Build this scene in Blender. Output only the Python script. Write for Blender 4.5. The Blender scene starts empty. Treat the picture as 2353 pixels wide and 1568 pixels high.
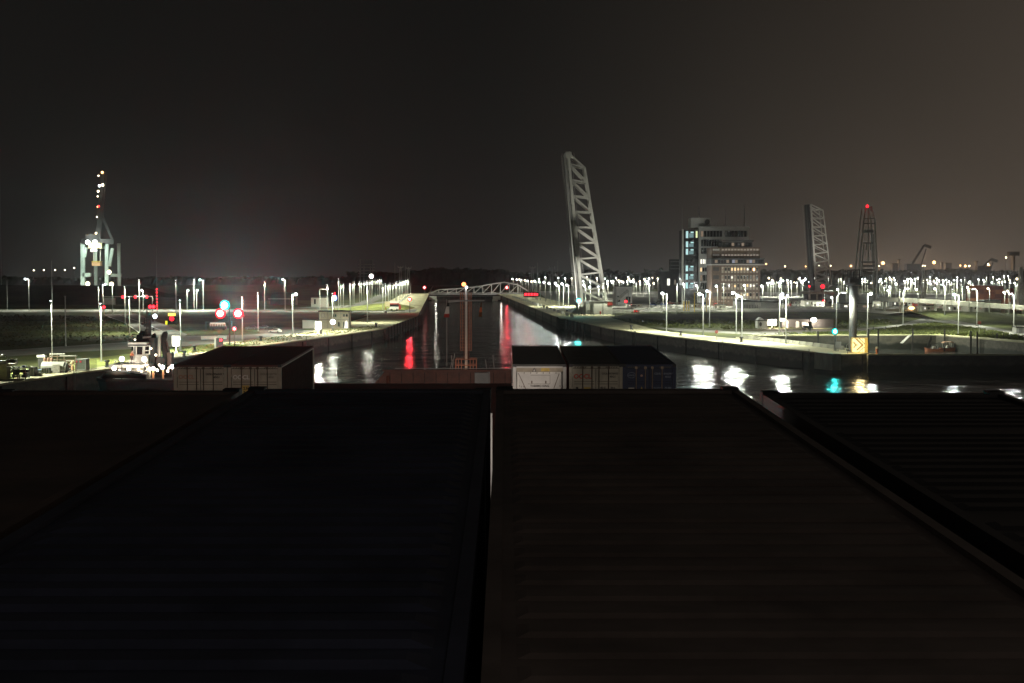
import bpy, math, random
from mathutils import Vector, Matrix
random.seed(7)
R = math.radians
SC = bpy.context.scene
COL = SC.collection

# ------------------------------------------------------------------ camera
F_PX = 3400.0                      # focal length in units of a 2352 px wide picture
PITCH = math.atan((784 - 625) / F_PX)
CAM = Vector((0, 0, 21.0))         # z = 0 is the quay level, water lies at WZ
WZ = -4.8
cd = bpy.data.cameras.new('camera')
cd.sensor_width = 36
cd.lens = F_PX / 2352 * 36
cd.clip_start = 0.3
cd.clip_end = 20000
co = bpy.data.objects.new('camera', cd)
co.location = CAM
co.rotation_euler = (R(90) - PITCH, 0, 0)
COL.objects.link(co)
SC.camera = co
SC.view_settings.view_transform = 'Standard'
SC.view_settings.look = 'None'
SC.view_settings.exposure = 0.0
SC.view_settings.gamma = 1.0
SC.cycles.use_denoising = True
SC.cycles.max_bounces = 5
SC.cycles.diffuse_bounces = 2
SC.cycles.glossy_bounces = 3
SC.cycles.volume_bounces = 0
SC.cycles.transparent_max_bounces = 6
SC.cycles.sample_clamp_indirect = 3.0
SC.cycles.sample_clamp_direct = 0.0
SC.cycles.caustics_reflective = False
SC.cycles.use_light_tree = True

# ------------------------------------------------------------------ night sky
W = bpy.data.worlds.new('World'); SC.world = W; W.use_nodes = True
nt = W.node_tree; nt.nodes.clear()
def wn(t, **k):
    n = nt.nodes.new(t)
    for a, b in k.items(): setattr(n, a, b)
    return n
wo = wn('ShaderNodeOutputWorld'); bg = wn('ShaderNodeBackground')
tc = wn('ShaderNodeTexCoord'); sep = wn('ShaderNodeSeparateXYZ')
nt.links.new(tc.outputs['Generated'], sep.inputs[0])
def wmath(op, a, b=None):
    n = wn('ShaderNodeMath', operation=op)
    for i, x in enumerate((a, b)):
        if x is None: continue
        if isinstance(x, (int, float)): n.inputs[i].default_value = x
        else: nt.links.new(x, n.inputs[i])
    return n.outputs[0]
def wmix(fac, a, b, blend='MIX'):
    n = wn('ShaderNodeMix', data_type='RGBA', blend_type=blend)
    for s, x in ((n.inputs[0], fac), (n.inputs[6], a), (n.inputs[7], b)):
        if isinstance(x, (int, float)): s.default_value = x
        elif isinstance(x, tuple): s.default_value = (*x, 1)
        else: nt.links.new(x, s)
    return n.outputs[2]
zz = wmath('MAXIMUM', sep.outputs[2], 0.0)
glow = wmath('POWER', 2.718, wmath('MULTIPLY', zz, -11.0))
glow2 = wmath('POWER', 2.718, wmath('MULTIPLY', zz, -4.5))
side = wn('ShaderNodeMapRange', interpolation_type='SMOOTHSTEP')
nt.links.new(sep.outputs[0], side.inputs[0]); side.inputs[1].default_value = -0.05; side.inputs[2].default_value = 0.48
nz = wn('ShaderNodeTexNoise'); nz.inputs['Scale'].default_value = 2.2; nz.inputs['Detail'].default_value = 3
nt.links.new(tc.outputs['Generated'], nz.inputs['Vector'])
cl = wn('ShaderNodeMapRange'); nt.links.new(nz.outputs[0], cl.inputs[0])
cl.inputs[1].default_value = .3; cl.inputs[2].default_value = .7; cl.inputs[3].default_value = .85; cl.inputs[4].default_value = 1.15
base = (0.0060, 0.0058, 0.0053)
c1 = wmix(glow, base, (0.0140, 0.0130, 0.0118))
sidef = wmath('MULTIPLY', side.outputs[0], glow2)
c2 = wmix(sidef, c1, (0.095, 0.074, 0.056))
c3 = wmix(1.0, c2, cl.outputs[0], 'MULTIPLY')
sky = wn('ShaderNodeTexSky', sky_type='NISHITA', sun_disc=False)      # the last trace of dusk far below the horizon
sky.sun_elevation = R(-6); sky.sun_rotation = R(60)
c4 = wmix(0.004, c3, sky.outputs[0], 'ADD')
nt.links.new(c4, bg.inputs[0]); bg.inputs[1].default_value = 1.0
nt.links.new(bg.outputs[0], wo.inputs[0])

# ------------------------------------------------------------------ projection: a pixel of the 2352 px picture to a place on the ground
_up = Vector((0, math.sin(PITCH), math.cos(PITCH))); _fw = Vector((0, math.cos(PITCH), -math.sin(PITCH)))
def ray(px, py): return _fw + Vector((1, 0, 0)) * ((px - 1176) / F_PX) + _up * ((784 - py) / F_PX)
def at(px, py, D):
    d = ray(px, py); return CAM + d * (D / d.y)
def gp(px, py, z=0.0):
    d = ray(px, py); return CAM + d * ((z - CAM.z) / d.z)
def dist(py, z=0.0): return gp(1176, py, z).y

# ------------------------------------------------------------------ materials
MATS = {}
def mat(name, col, rough=.6, metal=0.0, var=.25, scale=3.0, stretch=(1, 1, 1), bump=0.0, dirt=None, coord='Object', spec=.5, detail=5):
    if name in MATS: return MATS[name]
    m = bpy.data.materials.new(name); m.use_nodes = True
    t = m.node_tree; b = t.nodes['Principled BSDF']
    b.inputs['Roughness'].default_value = rough; b.inputs['Metallic'].default_value = metal
    b.inputs['Specular IOR Level'].default_value = spec
    tcn = t.nodes.new('ShaderNodeTexCoord'); mp = t.nodes.new('ShaderNodeMapping')
    mp.inputs['Scale'].default_value = stretch
    t.links.new(tcn.outputs[coord], mp.inputs[0])
    n = t.nodes.new('ShaderNodeTexNoise'); n.inputs['Scale'].default_value = scale; n.inputs['Detail'].default_value = detail
    n.inputs['Roughness'].default_value = .62
    t.links.new(mp.outputs[0], n.inputs['Vector'])
    rp = t.nodes.new('ShaderNodeValToRGB')
    lo = dirt if dirt else tuple(c * (1 - var) for c in col)
    hi = tuple(min(1, c * (1 + var)) for c in col)
    rp.color_ramp.elements[0].position = .3; rp.color_ramp.elements[0].color = (*lo, 1)
    rp.color_ramp.elements[1].position = .7; rp.color_ramp.elements[1].color = (*hi, 1)
    t.links.new(n.outputs[0], rp.inputs[0]); t.links.new(rp.outputs[0], b.inputs['Base Color'])
    if bump:
        bp = t.nodes.new('ShaderNodeBump'); bp.inputs['Strength'].default_value = bump; bp.inputs['Distance'].default_value = .1
        t.links.new(n.outputs[0], bp.inputs['Height']); t.links.new(bp.outputs[0], b.inputs['Normal'])
    MATS[name] = m
    return m
def glowm(name, col, strength, sample=False):
    if name in MATS: return MATS[name]
    m = bpy.data.materials.new(name); m.use_nodes = True
    t = m.node_tree; t.nodes.clear()
    o = t.nodes.new('ShaderNodeOutputMaterial'); e = t.nodes.new('ShaderNodeEmission')
    e.inputs[0].default_value = (*col, 1); e.inputs[1].default_value = strength
    t.links.new(e.outputs[0], o.inputs[0])
    m.cycles.emission_sampling = 'AUTO' if sample else 'NONE'
    MATS[name] = m
    return m

concrete = mat('concrete', (.36, .35, .28), .85, var=.3, scale=.35, bump=.1, spec=.08)
pave = mat('quay_paving', (.52, .49, .33), .85, var=.36, scale=.10, detail=8, spec=.08)
asphalt = mat('asphalt', (.10, .10, .095), .8, var=.35, scale=.15, detail=8, spec=.08)
roadm = mat('road_surface', (.22, .215, .20), .85, var=.25, scale=.10, detail=8, spec=.08)
grass = mat('grass_ground', (.060, .068, .028), .95, var=.75, scale=.05, detail=12, stretch=(1, .5, 1), bump=.25, spec=.08)
grass2 = mat('mown_grass', (.20, .225, .07), .95, var=.45, scale=.22, detail=12, bump=.2, spec=.08)
wallm = mat('wet_concrete', (.095, .088, .068), .75, var=.45, scale=.55, stretch=(1, 1, 2.2), bump=.15, detail=8)
wallpale = mat('dry_concrete', (.34, .33, .27), .85, var=.35, scale=.5, stretch=(1, 1, .35), bump=.1)
def tide(m):                                # dark weed below the tide line of a quay wall
    t = m.node_tree; b = t.nodes['Principled BSDF']; src = b.inputs['Base Color'].links[0].from_socket
    tcn = t.nodes.new('ShaderNodeTexCoord'); sx = t.nodes.new('ShaderNodeSeparateXYZ'); t.links.new(tcn.outputs['Object'], sx.inputs[0])
    n = t.nodes.new('ShaderNodeTexNoise'); n.inputs['Scale'].default_value = .35; n.inputs['Detail'].default_value = 6; t.links.new(tcn.outputs['Object'], n.inputs['Vector'])
    a = t.nodes.new('ShaderNodeMath'); a.operation = 'MULTIPLY_ADD'; a.inputs[1].default_value = 2.4; t.links.new(n.outputs[0], a.inputs[0]); t.links.new(sx.outputs[2], a.inputs[2])
    r = t.nodes.new('ShaderNodeMapRange'); r.inputs[1].default_value = -1.9; r.inputs[2].default_value = -1.2; t.links.new(a.outputs[0], r.inputs[0])
    mx = t.nodes.new('ShaderNodeMix'); mx.data_type = 'RGBA'; mx.inputs[6].default_value = (.016, .019, .013, 1)
    t.links.new(r.outputs[0], mx.inputs[0]); t.links.new(src, mx.inputs[7]); t.links.new(mx.outputs[2], b.inputs['Base Color'])
tide(wallm)
timber = mat('tarred_timber', (.030, .027, .024), .8, var=.5, scale=1.2, stretch=(1, 1, 4))
steel_w = mat('white_steel', (.55, .55, .50), .5, var=.12, scale=.5)
steel_pole = mat('galvanised_pole', (.36, .37, .34), .5, .2, var=.12, scale=1.5)
steel_g = mat('grey_steel', (.24, .24, .23), .55, .2, var=.2, scale=.8)
steel_d = mat('dark_steel', (.045, .045, .047), .6, .2, var=.35, scale=1.0)
black = mat('black_rubber', (.013, .013, .013), .7, var=.3, scale=2)
bridgem = mat('bridge_paint', (.46, .46, .42), .5, var=.16, scale=.25)
bridged = mat('bridge_deck_paint', (.22, .22, .21), .6, var=.25, scale=.3)
brick = mat('brown_brick', (.105, .072, .052), .85, var=.3, scale=.8)
cladding = mat('pale_cladding', (.42, .42, .40), .6, var=.15, scale=.3)
render_w = mat('white_render', (.52, .50, .44), .8, var=.15, scale=.4)
roofm = mat('dark_roof', (.035, .034, .033), .8, var=.3, scale=.5)
glass_d = mat('dark_glass', (.018, .02, .022), .12, var=.4, scale=.3, spec=.8)
red_p = mat('red_paint', (.32, .035, .025), .5, var=.25, scale=1)
orange_p = mat('orange_paint', (.50, .11, .035), .5, var=.25, scale=1)
yellow_p = mat('yellow_paint', (.55, .38, .05), .5, var=.2, scale=1)
white_p = mat('white_paint', (.66, .65, .60), .45, var=.12, scale=1)
blue_p = mat('blue_paint', (.05, .09, .22), .5, var=.25, scale=1)
wood_dark = mat('distant_foliage', (.035, .042, .022), .95, var=.6, scale=.12, spec=.08)
hillm = mat('hill_grass', (.040, .043, .023), .95, var=.5, scale=.05, detail=8, spec=.08)

L_WHITE = glowm('lamp_white', (.95, 1.0, .96), 9)
L_COOL = glowm('lamp_cool', (.82, .9, 1.0), 9)
L_WARM = glowm('lamp_warm', (1.0, .83, .55), 8)
L_SODIUM = glowm('lamp_sodium', (1.0, .50, .18), 7)
L_RED = glowm('lamp_red', (1.0, .020, .03), 6)
L_REDCORE = glowm('lamp_red_core', (1.0, .012, .022), 4)
L_REDHOT = glowm('lamp_red_hot', (1.0, .62, .55), 8)
L_CYANHOT = glowm('lamp_cyan_hot', (.7, 1.0, 1.0), 8)
L_CYAN = glowm('lamp_cyan', (.01, .80, .74), 2.2)
L_GREEN = glowm('lamp_greenish', (.70, 1.0, .82), 8)
L_BLUE = glowm('lamp_blue', (.20, .30, 1.0), 6)
WIN_WARM = glowm('window_warm', (1.0, .70, .36), 1.25)
WIN_AMBER = glowm('window_amber', (1.0, .52, .22), .8)
WIN_SOFT = glowm('window_soft', (1.0, .76, .46), .6)
WIN_DIM = glowm('window_dim', (1.0, .74, .52), .22)
WIN_COOL = glowm('window_cool', (.62, .95, .95), .85)
WIN_COOLD = glowm('window_cool_dim', (.55, .9, .9), .28)
WIN_WHITE = glowm('window_white', (1.0, .97, .85), 1.3)

# ------------------------------------------------------------------ mesh builder
class MB:
    def __init__(s): s.v = []; s.f = []
    def add(s, vs, fs):
        o = len(s.v); s.v += [tuple(v) for v in vs]; s.f += [tuple(i + o for i in f) for f in fs]; return s
    def box(s, x0, x1, y0, y1, z0, z1):
        return s.add([(x0, y0, z0), (x1, y0, z0), (x1, y1, z0), (x0, y1, z0), (x0, y0, z1), (x1, y0, z1), (x1, y1, z1), (x0, y1, z1)],
                     [(0, 3, 2, 1), (4, 5, 6, 7), (0, 1, 5, 4), (1, 2, 6, 5), (2, 3, 7, 6), (3, 0, 4, 7)])
    def cbox(s, c, sx, sy, sz): return s.box(c[0] - sx / 2, c[0] + sx / 2, c[1] - sy / 2, c[1] + sy / 2, c[2] - sz / 2, c[2] + sz / 2)
    def bar(s, a, b, w, h=None, up=(0, 0, 1)):
        a = Vector(a); b = Vector(b); h = h or w; d = (b - a).normalized(); u = Vector(up)
        if abs(d.dot(u)) > .98: u = Vector((0, 1, 0))
        r = d.cross(u).normalized(); u = r.cross(d); vs = []
        for p in (a, b):
            for i, j in ((-1, -1), (1, -1), (1, 1), (-1, 1)): vs.append(p + r * (i * w / 2) + u * (j * h / 2))
        return s.add(vs, [(3, 2, 1, 0), (4, 5, 6, 7), (0, 1, 5, 4), (1, 2, 6, 5), (2, 3, 7, 6), (3, 0, 4, 7)])
    def tube(s, pts, rads, n=8, cap=True):
        pts = [Vector(p) for p in pts]
        if isinstance(rads, (int, float)): rads = [rads] * len(pts)
        vs = []; fs = []
        for i, p in enumerate(pts):
            d = (pts[min(i + 1, len(pts) - 1)] - pts[max(i - 1, 0)]).normalized()
            u = Vector((0, 0, 1)) if abs(d.z) < .9 else Vector((0, 1, 0))
            r = d.cross(u).normalized(); u = r.cross(d)
            for k in range(n):
                a = 2 * math.pi * k / n; vs.append(p + (r * math.cos(a) + u * math.sin(a)) * rads[i])
        for i in range(len(pts) - 1):
            for k in range(n): fs.append((i * n + k, i * n + (k + 1) % n, (i + 1) * n + (k + 1) % n, (i + 1) * n + k))
        if cap: fs.append(tuple(range(n))[::-1]); fs.append(tuple((len(pts) - 1) * n + k for k in range(n)))
        return s.add(vs, fs)
    def ball(s, c, r, n=8, m=5, sq=(1, 1, 1)):
        vs = [(c[0], c[1], c[2] - r * sq[2])]
        for i in range(1, m):
            t = math.pi * i / m
            for k in range(n):
                a = 2 * math.pi * k / n
                vs.append((c[0] + r * sq[0] * math.sin(t) * math.cos(a), c[1] + r * sq[1] * math.sin(t) * math.sin(a), c[2] - r * sq[2] * math.cos(t)))
        vs.append((c[0], c[1], c[2] + r * sq[2])); fs = []
        for k in range(n): fs.append((0, 1 + (k + 1) % n, 1 + k))
        for i in range(m - 2):
            for k in range(n):
                a = 1 + i * n + k; b = 1 + i * n + (k + 1) % n; fs.append((a, b, b + n, a + n))
        l = len(vs) - 1
        for k in range(n): fs.append((l, 1 + (m - 2) * n + k, 1 + (m - 2) * n + (k + 1) % n))
        return s.add(vs, fs)
    def prism(s, poly, z0, z1):
        n = len(poly)
        return s.add([(p[0], p[1], z0) for p in poly] + [(p[0], p[1], z1) for p in poly],
                     [tuple(range(n))[::-1], tuple(range(n, 2 * n))] + [(i, (i + 1) % n, n + (i + 1) % n, n + i) for i in range(n)])
    def xprism(s, prof, x0, x1):           # profile in (y, z) swept along x
        n = len(prof)
        return s.add([(x0, p[0], p[1]) for p in prof] + [(x1, p[0], p[1]) for p in prof],
                     [tuple(range(n)), tuple(range(n, 2 * n))[::-1]] + [(i, n + i, n + (i + 1) % n, (i + 1) % n) for i in range(n)])
    def yprism(s, prof, y0, y1):           # profile in (x, z) swept along y
        n = len(prof)
        return s.add([(p[0], y0, p[1]) for p in prof] + [(p[0], y1, p[1]) for p in prof],
                     [tuple(range(n)), tuple(range(n, 2 * n))[::-1]] + [(i, n + i, n + (i + 1) % n, (i + 1) % n) for i in range(n)])
    def mesh(s, name, m, off=None, smooth=False):
        me = bpy.data.meshes.new(name)
        vs = s.v if off is None else [(v[0] - off[0], v[1] - off[1], v[2] - off[2]) for v in s.v]
        me.from_pydata(vs, [], s.f); me.materials.append(m)
        if smooth:
            for p in me.polygons: p.use_smooth = True
        me.update()
        return me

def link(name, data, parent=None):
    o = bpy.data.objects.new(name, data); COL.objects.link(o)
    if parent is not None: o.parent = parent
    return o
def tag(o, label=None, cat=None, group=None, kind=None):
    if label: o['label'] = label
    if cat: o['category'] = cat
    if group: o['group'] = group
    if kind: o['kind'] = kind
    return o
def thing(name, label, cat, loc=(0, 0, 0), rotz=0.0, group=None, mw=None):
    o = bpy.data.objects.new(name, None); COL.objects.link(o); o.empty_display_size = .5
    if mw is not None: o.matrix_world = mw
    else: o.location = loc; o.rotation_euler = (0, 0, rotz)
    return tag(o, label, cat, group)
def part(name, mb, m, parent, world=False, smooth=False, label=None):
    off = None
    if world:
        q = parent; off = Vector((0, 0, 0))
        while q is not None: off += q.location; q = q.parent
    o = link(name, mb.mesh(name, m, off, smooth), parent)
    if label: o['label'] = label
    return o
def single(name, mb, m, label, cat, group=None, loc=None, smooth=False):
    loc = Vector(loc) if loc is not None else Vector((sum(v[0] for v in mb.v) / len(mb.v), sum(v[1] for v in mb.v) / len(mb.v), min(v[2] for v in mb.v)))
    o = link(name, mb.mesh(name, m, loc, smooth)); o.location = loc
    return tag(o, label, cat, group)
def struct(name, mb, m, kind='structure'):
    return tag(link(name, mb.mesh(name, m)), kind=kind)
LD = {}
def plight(parent, loc, col, power, r=.3, key=None, name='lamp_light'):
    k = (key, col, power, r)
    if k not in LD:
        l = bpy.data.lights.new(name, 'POINT'); l.color = col; l.energy = power; l.shadow_soft_size = r; LD[k] = l
    o = link(name, LD[k], parent); o.location = loc
    return o
def dlight(parent, loc, col, power, r=.3, cone=176, blend=.5, name='lamp_light'):
    k = ('down', col, power, r, cone)
    if k not in LD:
        l = bpy.data.lights.new(name, 'SPOT'); l.color = col; l.energy = power; l.shadow_soft_size = r; l.spot_size = R(cone); l.spot_blend = blend; LD[k] = l
    o = link(name, LD[k], parent); o.location = loc
    return o
def slight(parent, loc, target, col, power, cone=60, blend=.5, r=.3, name='lamp_light'):
    l = bpy.data.lights.new(name, 'SPOT'); l.color = col; l.energy = power; l.shadow_soft_size = r
    l.spot_size = R(cone); l.spot_blend = blend
    o = link(name, l, parent); o.location = loc
    o.rotation_euler = (Vector(target) - Vector(loc)).to_track_quat('-Z', 'Y').to_euler()
    return o
_TX = {}
def text(name, s, size, m, parent, M, ext=.004):
    k = (s, size, m.name)
    if k not in _TX:
        cu = bpy.data.curves.new('lettering', 'FONT'); cu.body = s; cu.size = size; cu.extrude = ext; cu.resolution_u = 3; cu.offset = size * .035
        ob = bpy.data.objects.new('lettering_curve', cu); COL.objects.link(ob)
        dg = bpy.context.evaluated_depsgraph_get()
        me = bpy.data.meshes.new_from_object(ob.evaluated_get(dg)); bpy.data.objects.remove(ob)
        me.materials.clear(); me.materials.append(m); _TX[k] = me
    o = link(name, _TX[k], parent); o.matrix_local = M
    return o

# ------------------------------------------------------------------ water
def water_material():
    m = bpy.data.materials.new('dark_water'); m.use_nodes = True
    t = m.node_tree; b = t.nodes['Principled BSDF']
    b.inputs['Base Color'].default_value = (.030, .032, .028, 1)
    b.inputs['Roughness'].default_value = WATER_ROUGH; b.inputs['IOR'].default_value = 1.33
    b.inputs['Specular IOR Level'].default_value = .5
    tcn = t.nodes.new('ShaderNodeTexCoord')
    acc = None
    for sc, st, amp in ((.085, (1, .7, 1), 3.0), (.34, (1, .8, 1), .8), (1.1, (1, .9, 1), .25)):
        mp = t.nodes.new('ShaderNodeMapping'); mp.inputs['Scale'].default_value = st; mp.inputs['Rotation'].default_value = (0, 0, .25 * sc)
        n = t.nodes.new('ShaderNodeTexNoise'); n.inputs['Scale'].default_value = sc; n.inputs['Detail'].default_value = 3
        t.links.new(tcn.outputs['Object'], mp.inputs[0]); t.links.new(mp.outputs[0], n.inputs['Vector'])
        mm = t.nodes.new('ShaderNodeMath'); mm.operation = 'MULTIPLY'; mm.inputs[1].default_value = amp
        t.links.new(n.outputs[0], mm.inputs[0])
        if acc is None: acc = mm.outputs[0]
        else:
            a = t.nodes.new('ShaderNodeMath'); a.operation = 'ADD'; t.links.new(acc, a.inputs[0]); t.links.new(mm.outputs[0], a.inputs[1]); acc = a.outputs[0]
    bp = t.nodes.new('ShaderNodeBump'); bp.inputs['Strength'].default_value = 1.0; bp.inputs['Distance'].default_value = WATER_BUMP
    t.links.new(acc, bp.inputs['Height']); t.links.new(bp.outputs[0], b.inputs['Normal'])
    return m
WATER_ROUGH = .105
WATER_BUMP = .30
waterm = water_material()
struct('water', MB().add([(-900, -150, WZ), (900, -150, WZ), (900, 2700, WZ), (-900, 2700, WZ)], [(0, 1, 2, 3)]), waterm)

# ------------------------------------------------------------------ land
AX = Vector((-0.0482, 1, 0))                                    # direction of the lock chamber
CL = gp(959, 725); CR = gp(1288, 731)
def along(p, y): return p + AX * (y - p.y)
LEFT_EDGE = [gp(*p) for p in ((0, 882), (195, 854), (256, 847), (400, 821.8), (621, 791.5), (834, 762), (880, 754.6))] + [CL]
LEFT_EDGE.insert(0, LEFT_EDGE[0] + (LEFT_EDGE[0] - LEFT_EDGE[1]) * 3)
RIGHT_EDGE = [CR] + [gp(*p) for p in ((1300, 731.5), (1396.5, 753.6), (1466, 764), (1573, 776.7), (1721, 793.6), (1881, 809.3), (1933, 813.9), (1996, 811))]
BACK_EDGE = [gp(*p) for p in ((1996, 811), (1944, 800), (1904, 796), (1767, 779.5), (1724, 771.3))]
BASIN_EDGE = [gp(*p) for p in ((1724, 771.3), (1840, 770.5), (2000, 769.4), (2150, 769.4), (2240, 776), (2352, 785.6))]
BASIN_EDGE.append(BASIN_EDGE[-1] + (BASIN_EDGE[-1] - BASIN_EDGE[-2]) * 6)
def flat(name, pts, z, m, kind='structure'):
    return struct(name, MB().add([(p[0], p[1], z) for p in pts], [tuple(range(len(pts)))]), m, kind)
LFAR = along(CL, 2300); RFAR = along(CR, 2300)
flat('ground_left', [LEFT_EDGE[0]] + LEFT_EDGE[1:] + [LFAR, (-3500, 2300), (-3500, LEFT_EDGE[0].y)], 0, grass)
b0 = BASIN_EDGE[-1]
flat('ground_right', [RFAR] + RIGHT_EDGE + BACK_EDGE[1:] + BASIN_EDGE[1:] + [(3500, b0.y), (3500, 2300)], 0, grass)
flat('ground_far', [(-3500, 2300), (3500, 2300), (3500, 3400), (-3500, 3400)], 0, grass)

def off(pts, d):                                               # offset a polyline to its left by d
    out = []
    for i, p in enumerate(pts):
        a = pts[max(i - 1, 0)]; b = pts[min(i + 1, len(pts) - 1)]
        t = (Vector((b[0], b[1], 0)) - Vector((a[0], a[1], 0))).normalized(); out.append(Vector((p[0] - t.y * d, p[1] + t.x * d, 0)))
    return out
def sheet(name, px, z, m): return flat(name, [gp(*p) for p in px], z, m)
def ribbon(name, pts, d0, d1, z, m):
    a = off(pts, d0); b = off(pts, d1); return flat(name, a + b[::-1], z, m)

L2 = LEFT_EDGE
ribbon('quay_strip_left', L2, .9, 5.0, .03, pave)
ribbon('grass_verge_left', L2[:8], 5.0, 19.0, .02, grass2)
ribbon('quay_path_left', L2[5:], 4.9, 22.0, .034, pave)
ribbon('lock_apron_left', [CL, along(CL, 1480)], .9, 26, .04, pave)
ribbon('lock_apron_right', [along(CR, 1480), CR], .9, 30, .04, pave)
ribbon('lock_road_left', [along(CL, 735), along(CL, 1480)], 36, 46, .05, asphalt)
ribbon('quay_strip_right', RIGHT_EDGE, .9, 9.0, .034, pave)
sheet('quay_wedge_right', ((1306, 731), (1396, 752.6), (1466, 763), (1530, 769.5), (1690, 789), (1690, 777), (1600, 769), (1520, 760), (1450, 742), (1400, 729), (1340, 722), (1300, 722)), .026, pave)
sheet('tongue_paving', ((1690, 789), (1881, 808.6), (1936, 813), (1994, 810.6), (1944, 800.6), (1904, 796.6), (1767, 780), (1724, 772), (1690, 774)), .038, pave)
ribbon('basin_strip', [p for p in BASIN_EDGE], .7, 5.0, .03, pave)
ribbon('grass_verge_right', BASIN_EDGE[1:], 5.0, 26.0, .02, grass2)
# roads
sheet('road_left', ((-60, 811), (0, 805), (157, 794.5), (300, 785), (420, 772), (560, 769), (680, 760), (720, 757), (720, 761), (640, 771), (560, 782), (450, 793), (300, 802), (157, 809), (0, 820), (-60, 826)), .05, roadm)
sheet('access_road_left', ((236, 722), (247.6, 726), (285, 739), (321, 763), (312, 780), (330, 786), (420, 776), (430, 768), (410, 759), (380, 746), (356, 737), (330, 727), (312, 720)), .055, roadm)
sheet('cross_road_left', ((-300, 710.5), (960, 710.5), (952, 716.5), (-300, 717)), .05, roadm)
sheet('parking_lot', ((596, 752), (690, 752), (700, 757), (690, 766), (640, 768), (596, 764)), .06, asphalt)
sheet('cross_road_right', ((1300, 709.5), (2010, 709.5), (2010, 715), (1300, 716)), .05, roadm)
sheet('road_right', ((1967, 709.5), (2058, 715.5), (2139, 728), (2240, 744), (2352, 766), (2500, 792), (2500, 800), (2352, 774.5), (2240, 755), (2142, 742), (2079, 750), (1968, 763.5), (1750, 769), (1690, 766.5), (1560, 760), (1500, 752), (1560, 754), (1700, 762), (1968, 756), (2066, 745), (2110, 733), (2052, 722), (1967, 715)), .055, roadm)
sheet('yard_right', ((1290, 708.5), (2900, 708.5), (2900, 680), (1400, 668), (1230, 668)), .02, roadm)
sheet('terminal_yard', ((1500, 661), (3600, 661), (3600, 640), (1500, 640)), .02, asphalt)
sheet('yard_left', ((640, 708), (930, 708), (948, 690), (900, 690), (820, 700)), .02, roadm)
# painted edge lines on the roads
def line(name, px, w, z, m=white_p): return ribbon(name, [gp(*p) for p in px], -w / 2, w / 2, z, m)
line('road_marking_left', ((247.6, 727), (285, 740), (320, 764)), .5, .08, white_p)
line('road_marking_left_far', ((276, 724), (330, 742), (372, 760)), .5, .08, white_p)
line('road_marking_cross_left', ((-300, 715.8), (940, 715.8)), .5, .08, white_p)
line('road_marking_cross_right', ((1440, 714.6), (2005, 714.4)), .5, .08, white_p)
line('road_marking_verge_left', ((0, 806.5), (157, 796), (300, 786.5)), .45, .08, white_p)

# ------------------------------------------------------------------ quay walls
def wall(name, pts, label, top=.12, bottom=-12, thick=.9, m=wallm, side=1, fenders=0, copew=1.3):
    t = thing(name, label, 'wall', (pts[0][0], pts[0][1], 0))
    a = [Vector((p[0], p[1], 0)) for p in pts]; b = off(pts, thick * side)
    poly = a + b[::-1]
    mb = MB(); n = len(a)
    for i in range(n - 1):
        q = [a[i], a[i + 1], b[i + 1], b[i]]
        mb.prism([(p.x, p.y) for p in q], bottom, top - .35)
    part('wall_face', mb, m, t, True)
    f = off(pts, -.08 * side); g = off(pts, copew * side); mb = MB()
    for i in range(n - 1): mb.prism([(p.x, p.y) for p in (f[i], f[i + 1], g[i + 1], g[i])], top - .35, top)
    part('coping', mb, pave, t, True)
    if fenders:
        acc = 0
        for i in range(n - 1):
            d = (a[i + 1] - a[i]); L = d.length; d.normalize(); nn = Vector((d.y, -d.x, 0)) * side
            k = acc
            while k < L:
                p = a[i] + d * k
                if p.y > 250 and int(k / fenders) % 3 == 1: part('ladder', MB().bar(p + d * 3.0 + nn * .2 + Vector((0, 0, -6)), p + d * 3.0 + nn * .2 + Vector((0, 0, .6)), .12).bar(p + d * 3.6 + nn * .2 + Vector((0, 0, -6)), p + d * 3.6 + nn * .2 + Vector((0, 0, .6)), .12), steel_g, t, True)
                if p.y > 250: part('fender_bar', MB().bar(p + nn * .12 + Vector((0, 0, -8)), p + nn * .12 + Vector((0, 0, -.4)), .35), black, t, True)
                k += fenders
            acc = k - L
    return t
wall('quay_wall', LEFT_EDGE, 'long dark concrete quay wall curving in to the lock on the left bank', fenders=26)
wall('lock_wall', [CL, along(CL, 2290)], 'dark lock chamber wall running from the left pier head to the far bridge', fenders=60)
wall('lock_wall', [along(CR, 2290), CR], 'dark lock chamber wall below the raised bascule bridge', fenders=60)
wall('quay_wall', RIGHT_EDGE, 'long grey concrete quay wall leading to the yellow chevron sign', fenders=26)
wall('basin_wall', BACK_EDGE, 'low wall along the back of the narrow quay tongue')
wall('basin_wall', BASIN_EDGE, 'dark basin wall behind the two orange boats')
JW = [gp(1994, 813.2), gp(2600, 813.6)]
wall('jetty_wall', JW, 'long dark jetty wall running from the yellow sign past the orange boats', top=.0, thick=1.3, m=wallm, fenders=0, copew=1.35)
# pale abutment at the end of the right quay
t = thing('concrete_abutment', 'pale stained concrete block projecting from the quay beside the green signal', 'abutment', gp(1903, 812))
p0, p1 = gp(1883, 810.4), gp(1933, 814.4)
d = (p1 - p0).normalized(); nn = Vector((d.y, -d.x, 0))
mb = MB(); q = [p0 + nn * .1, p0 + nn * 2.2 + d * .6, p1 + nn * 2.2 - d * .9, p1 + nn * .1]
part('block', MB().prism([(v.x, v.y) for v in q], -4.2, .25), wallpale, t, True)
part('base', MB().prism([(v.x, v.y) for v in [q[0] - d * .3, q[1] - d * .3 + nn * .2, q[2] + d * .3 + nn * .2, q[3] + d * .3]], -12, -4.0), wallm, t, True)
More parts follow.
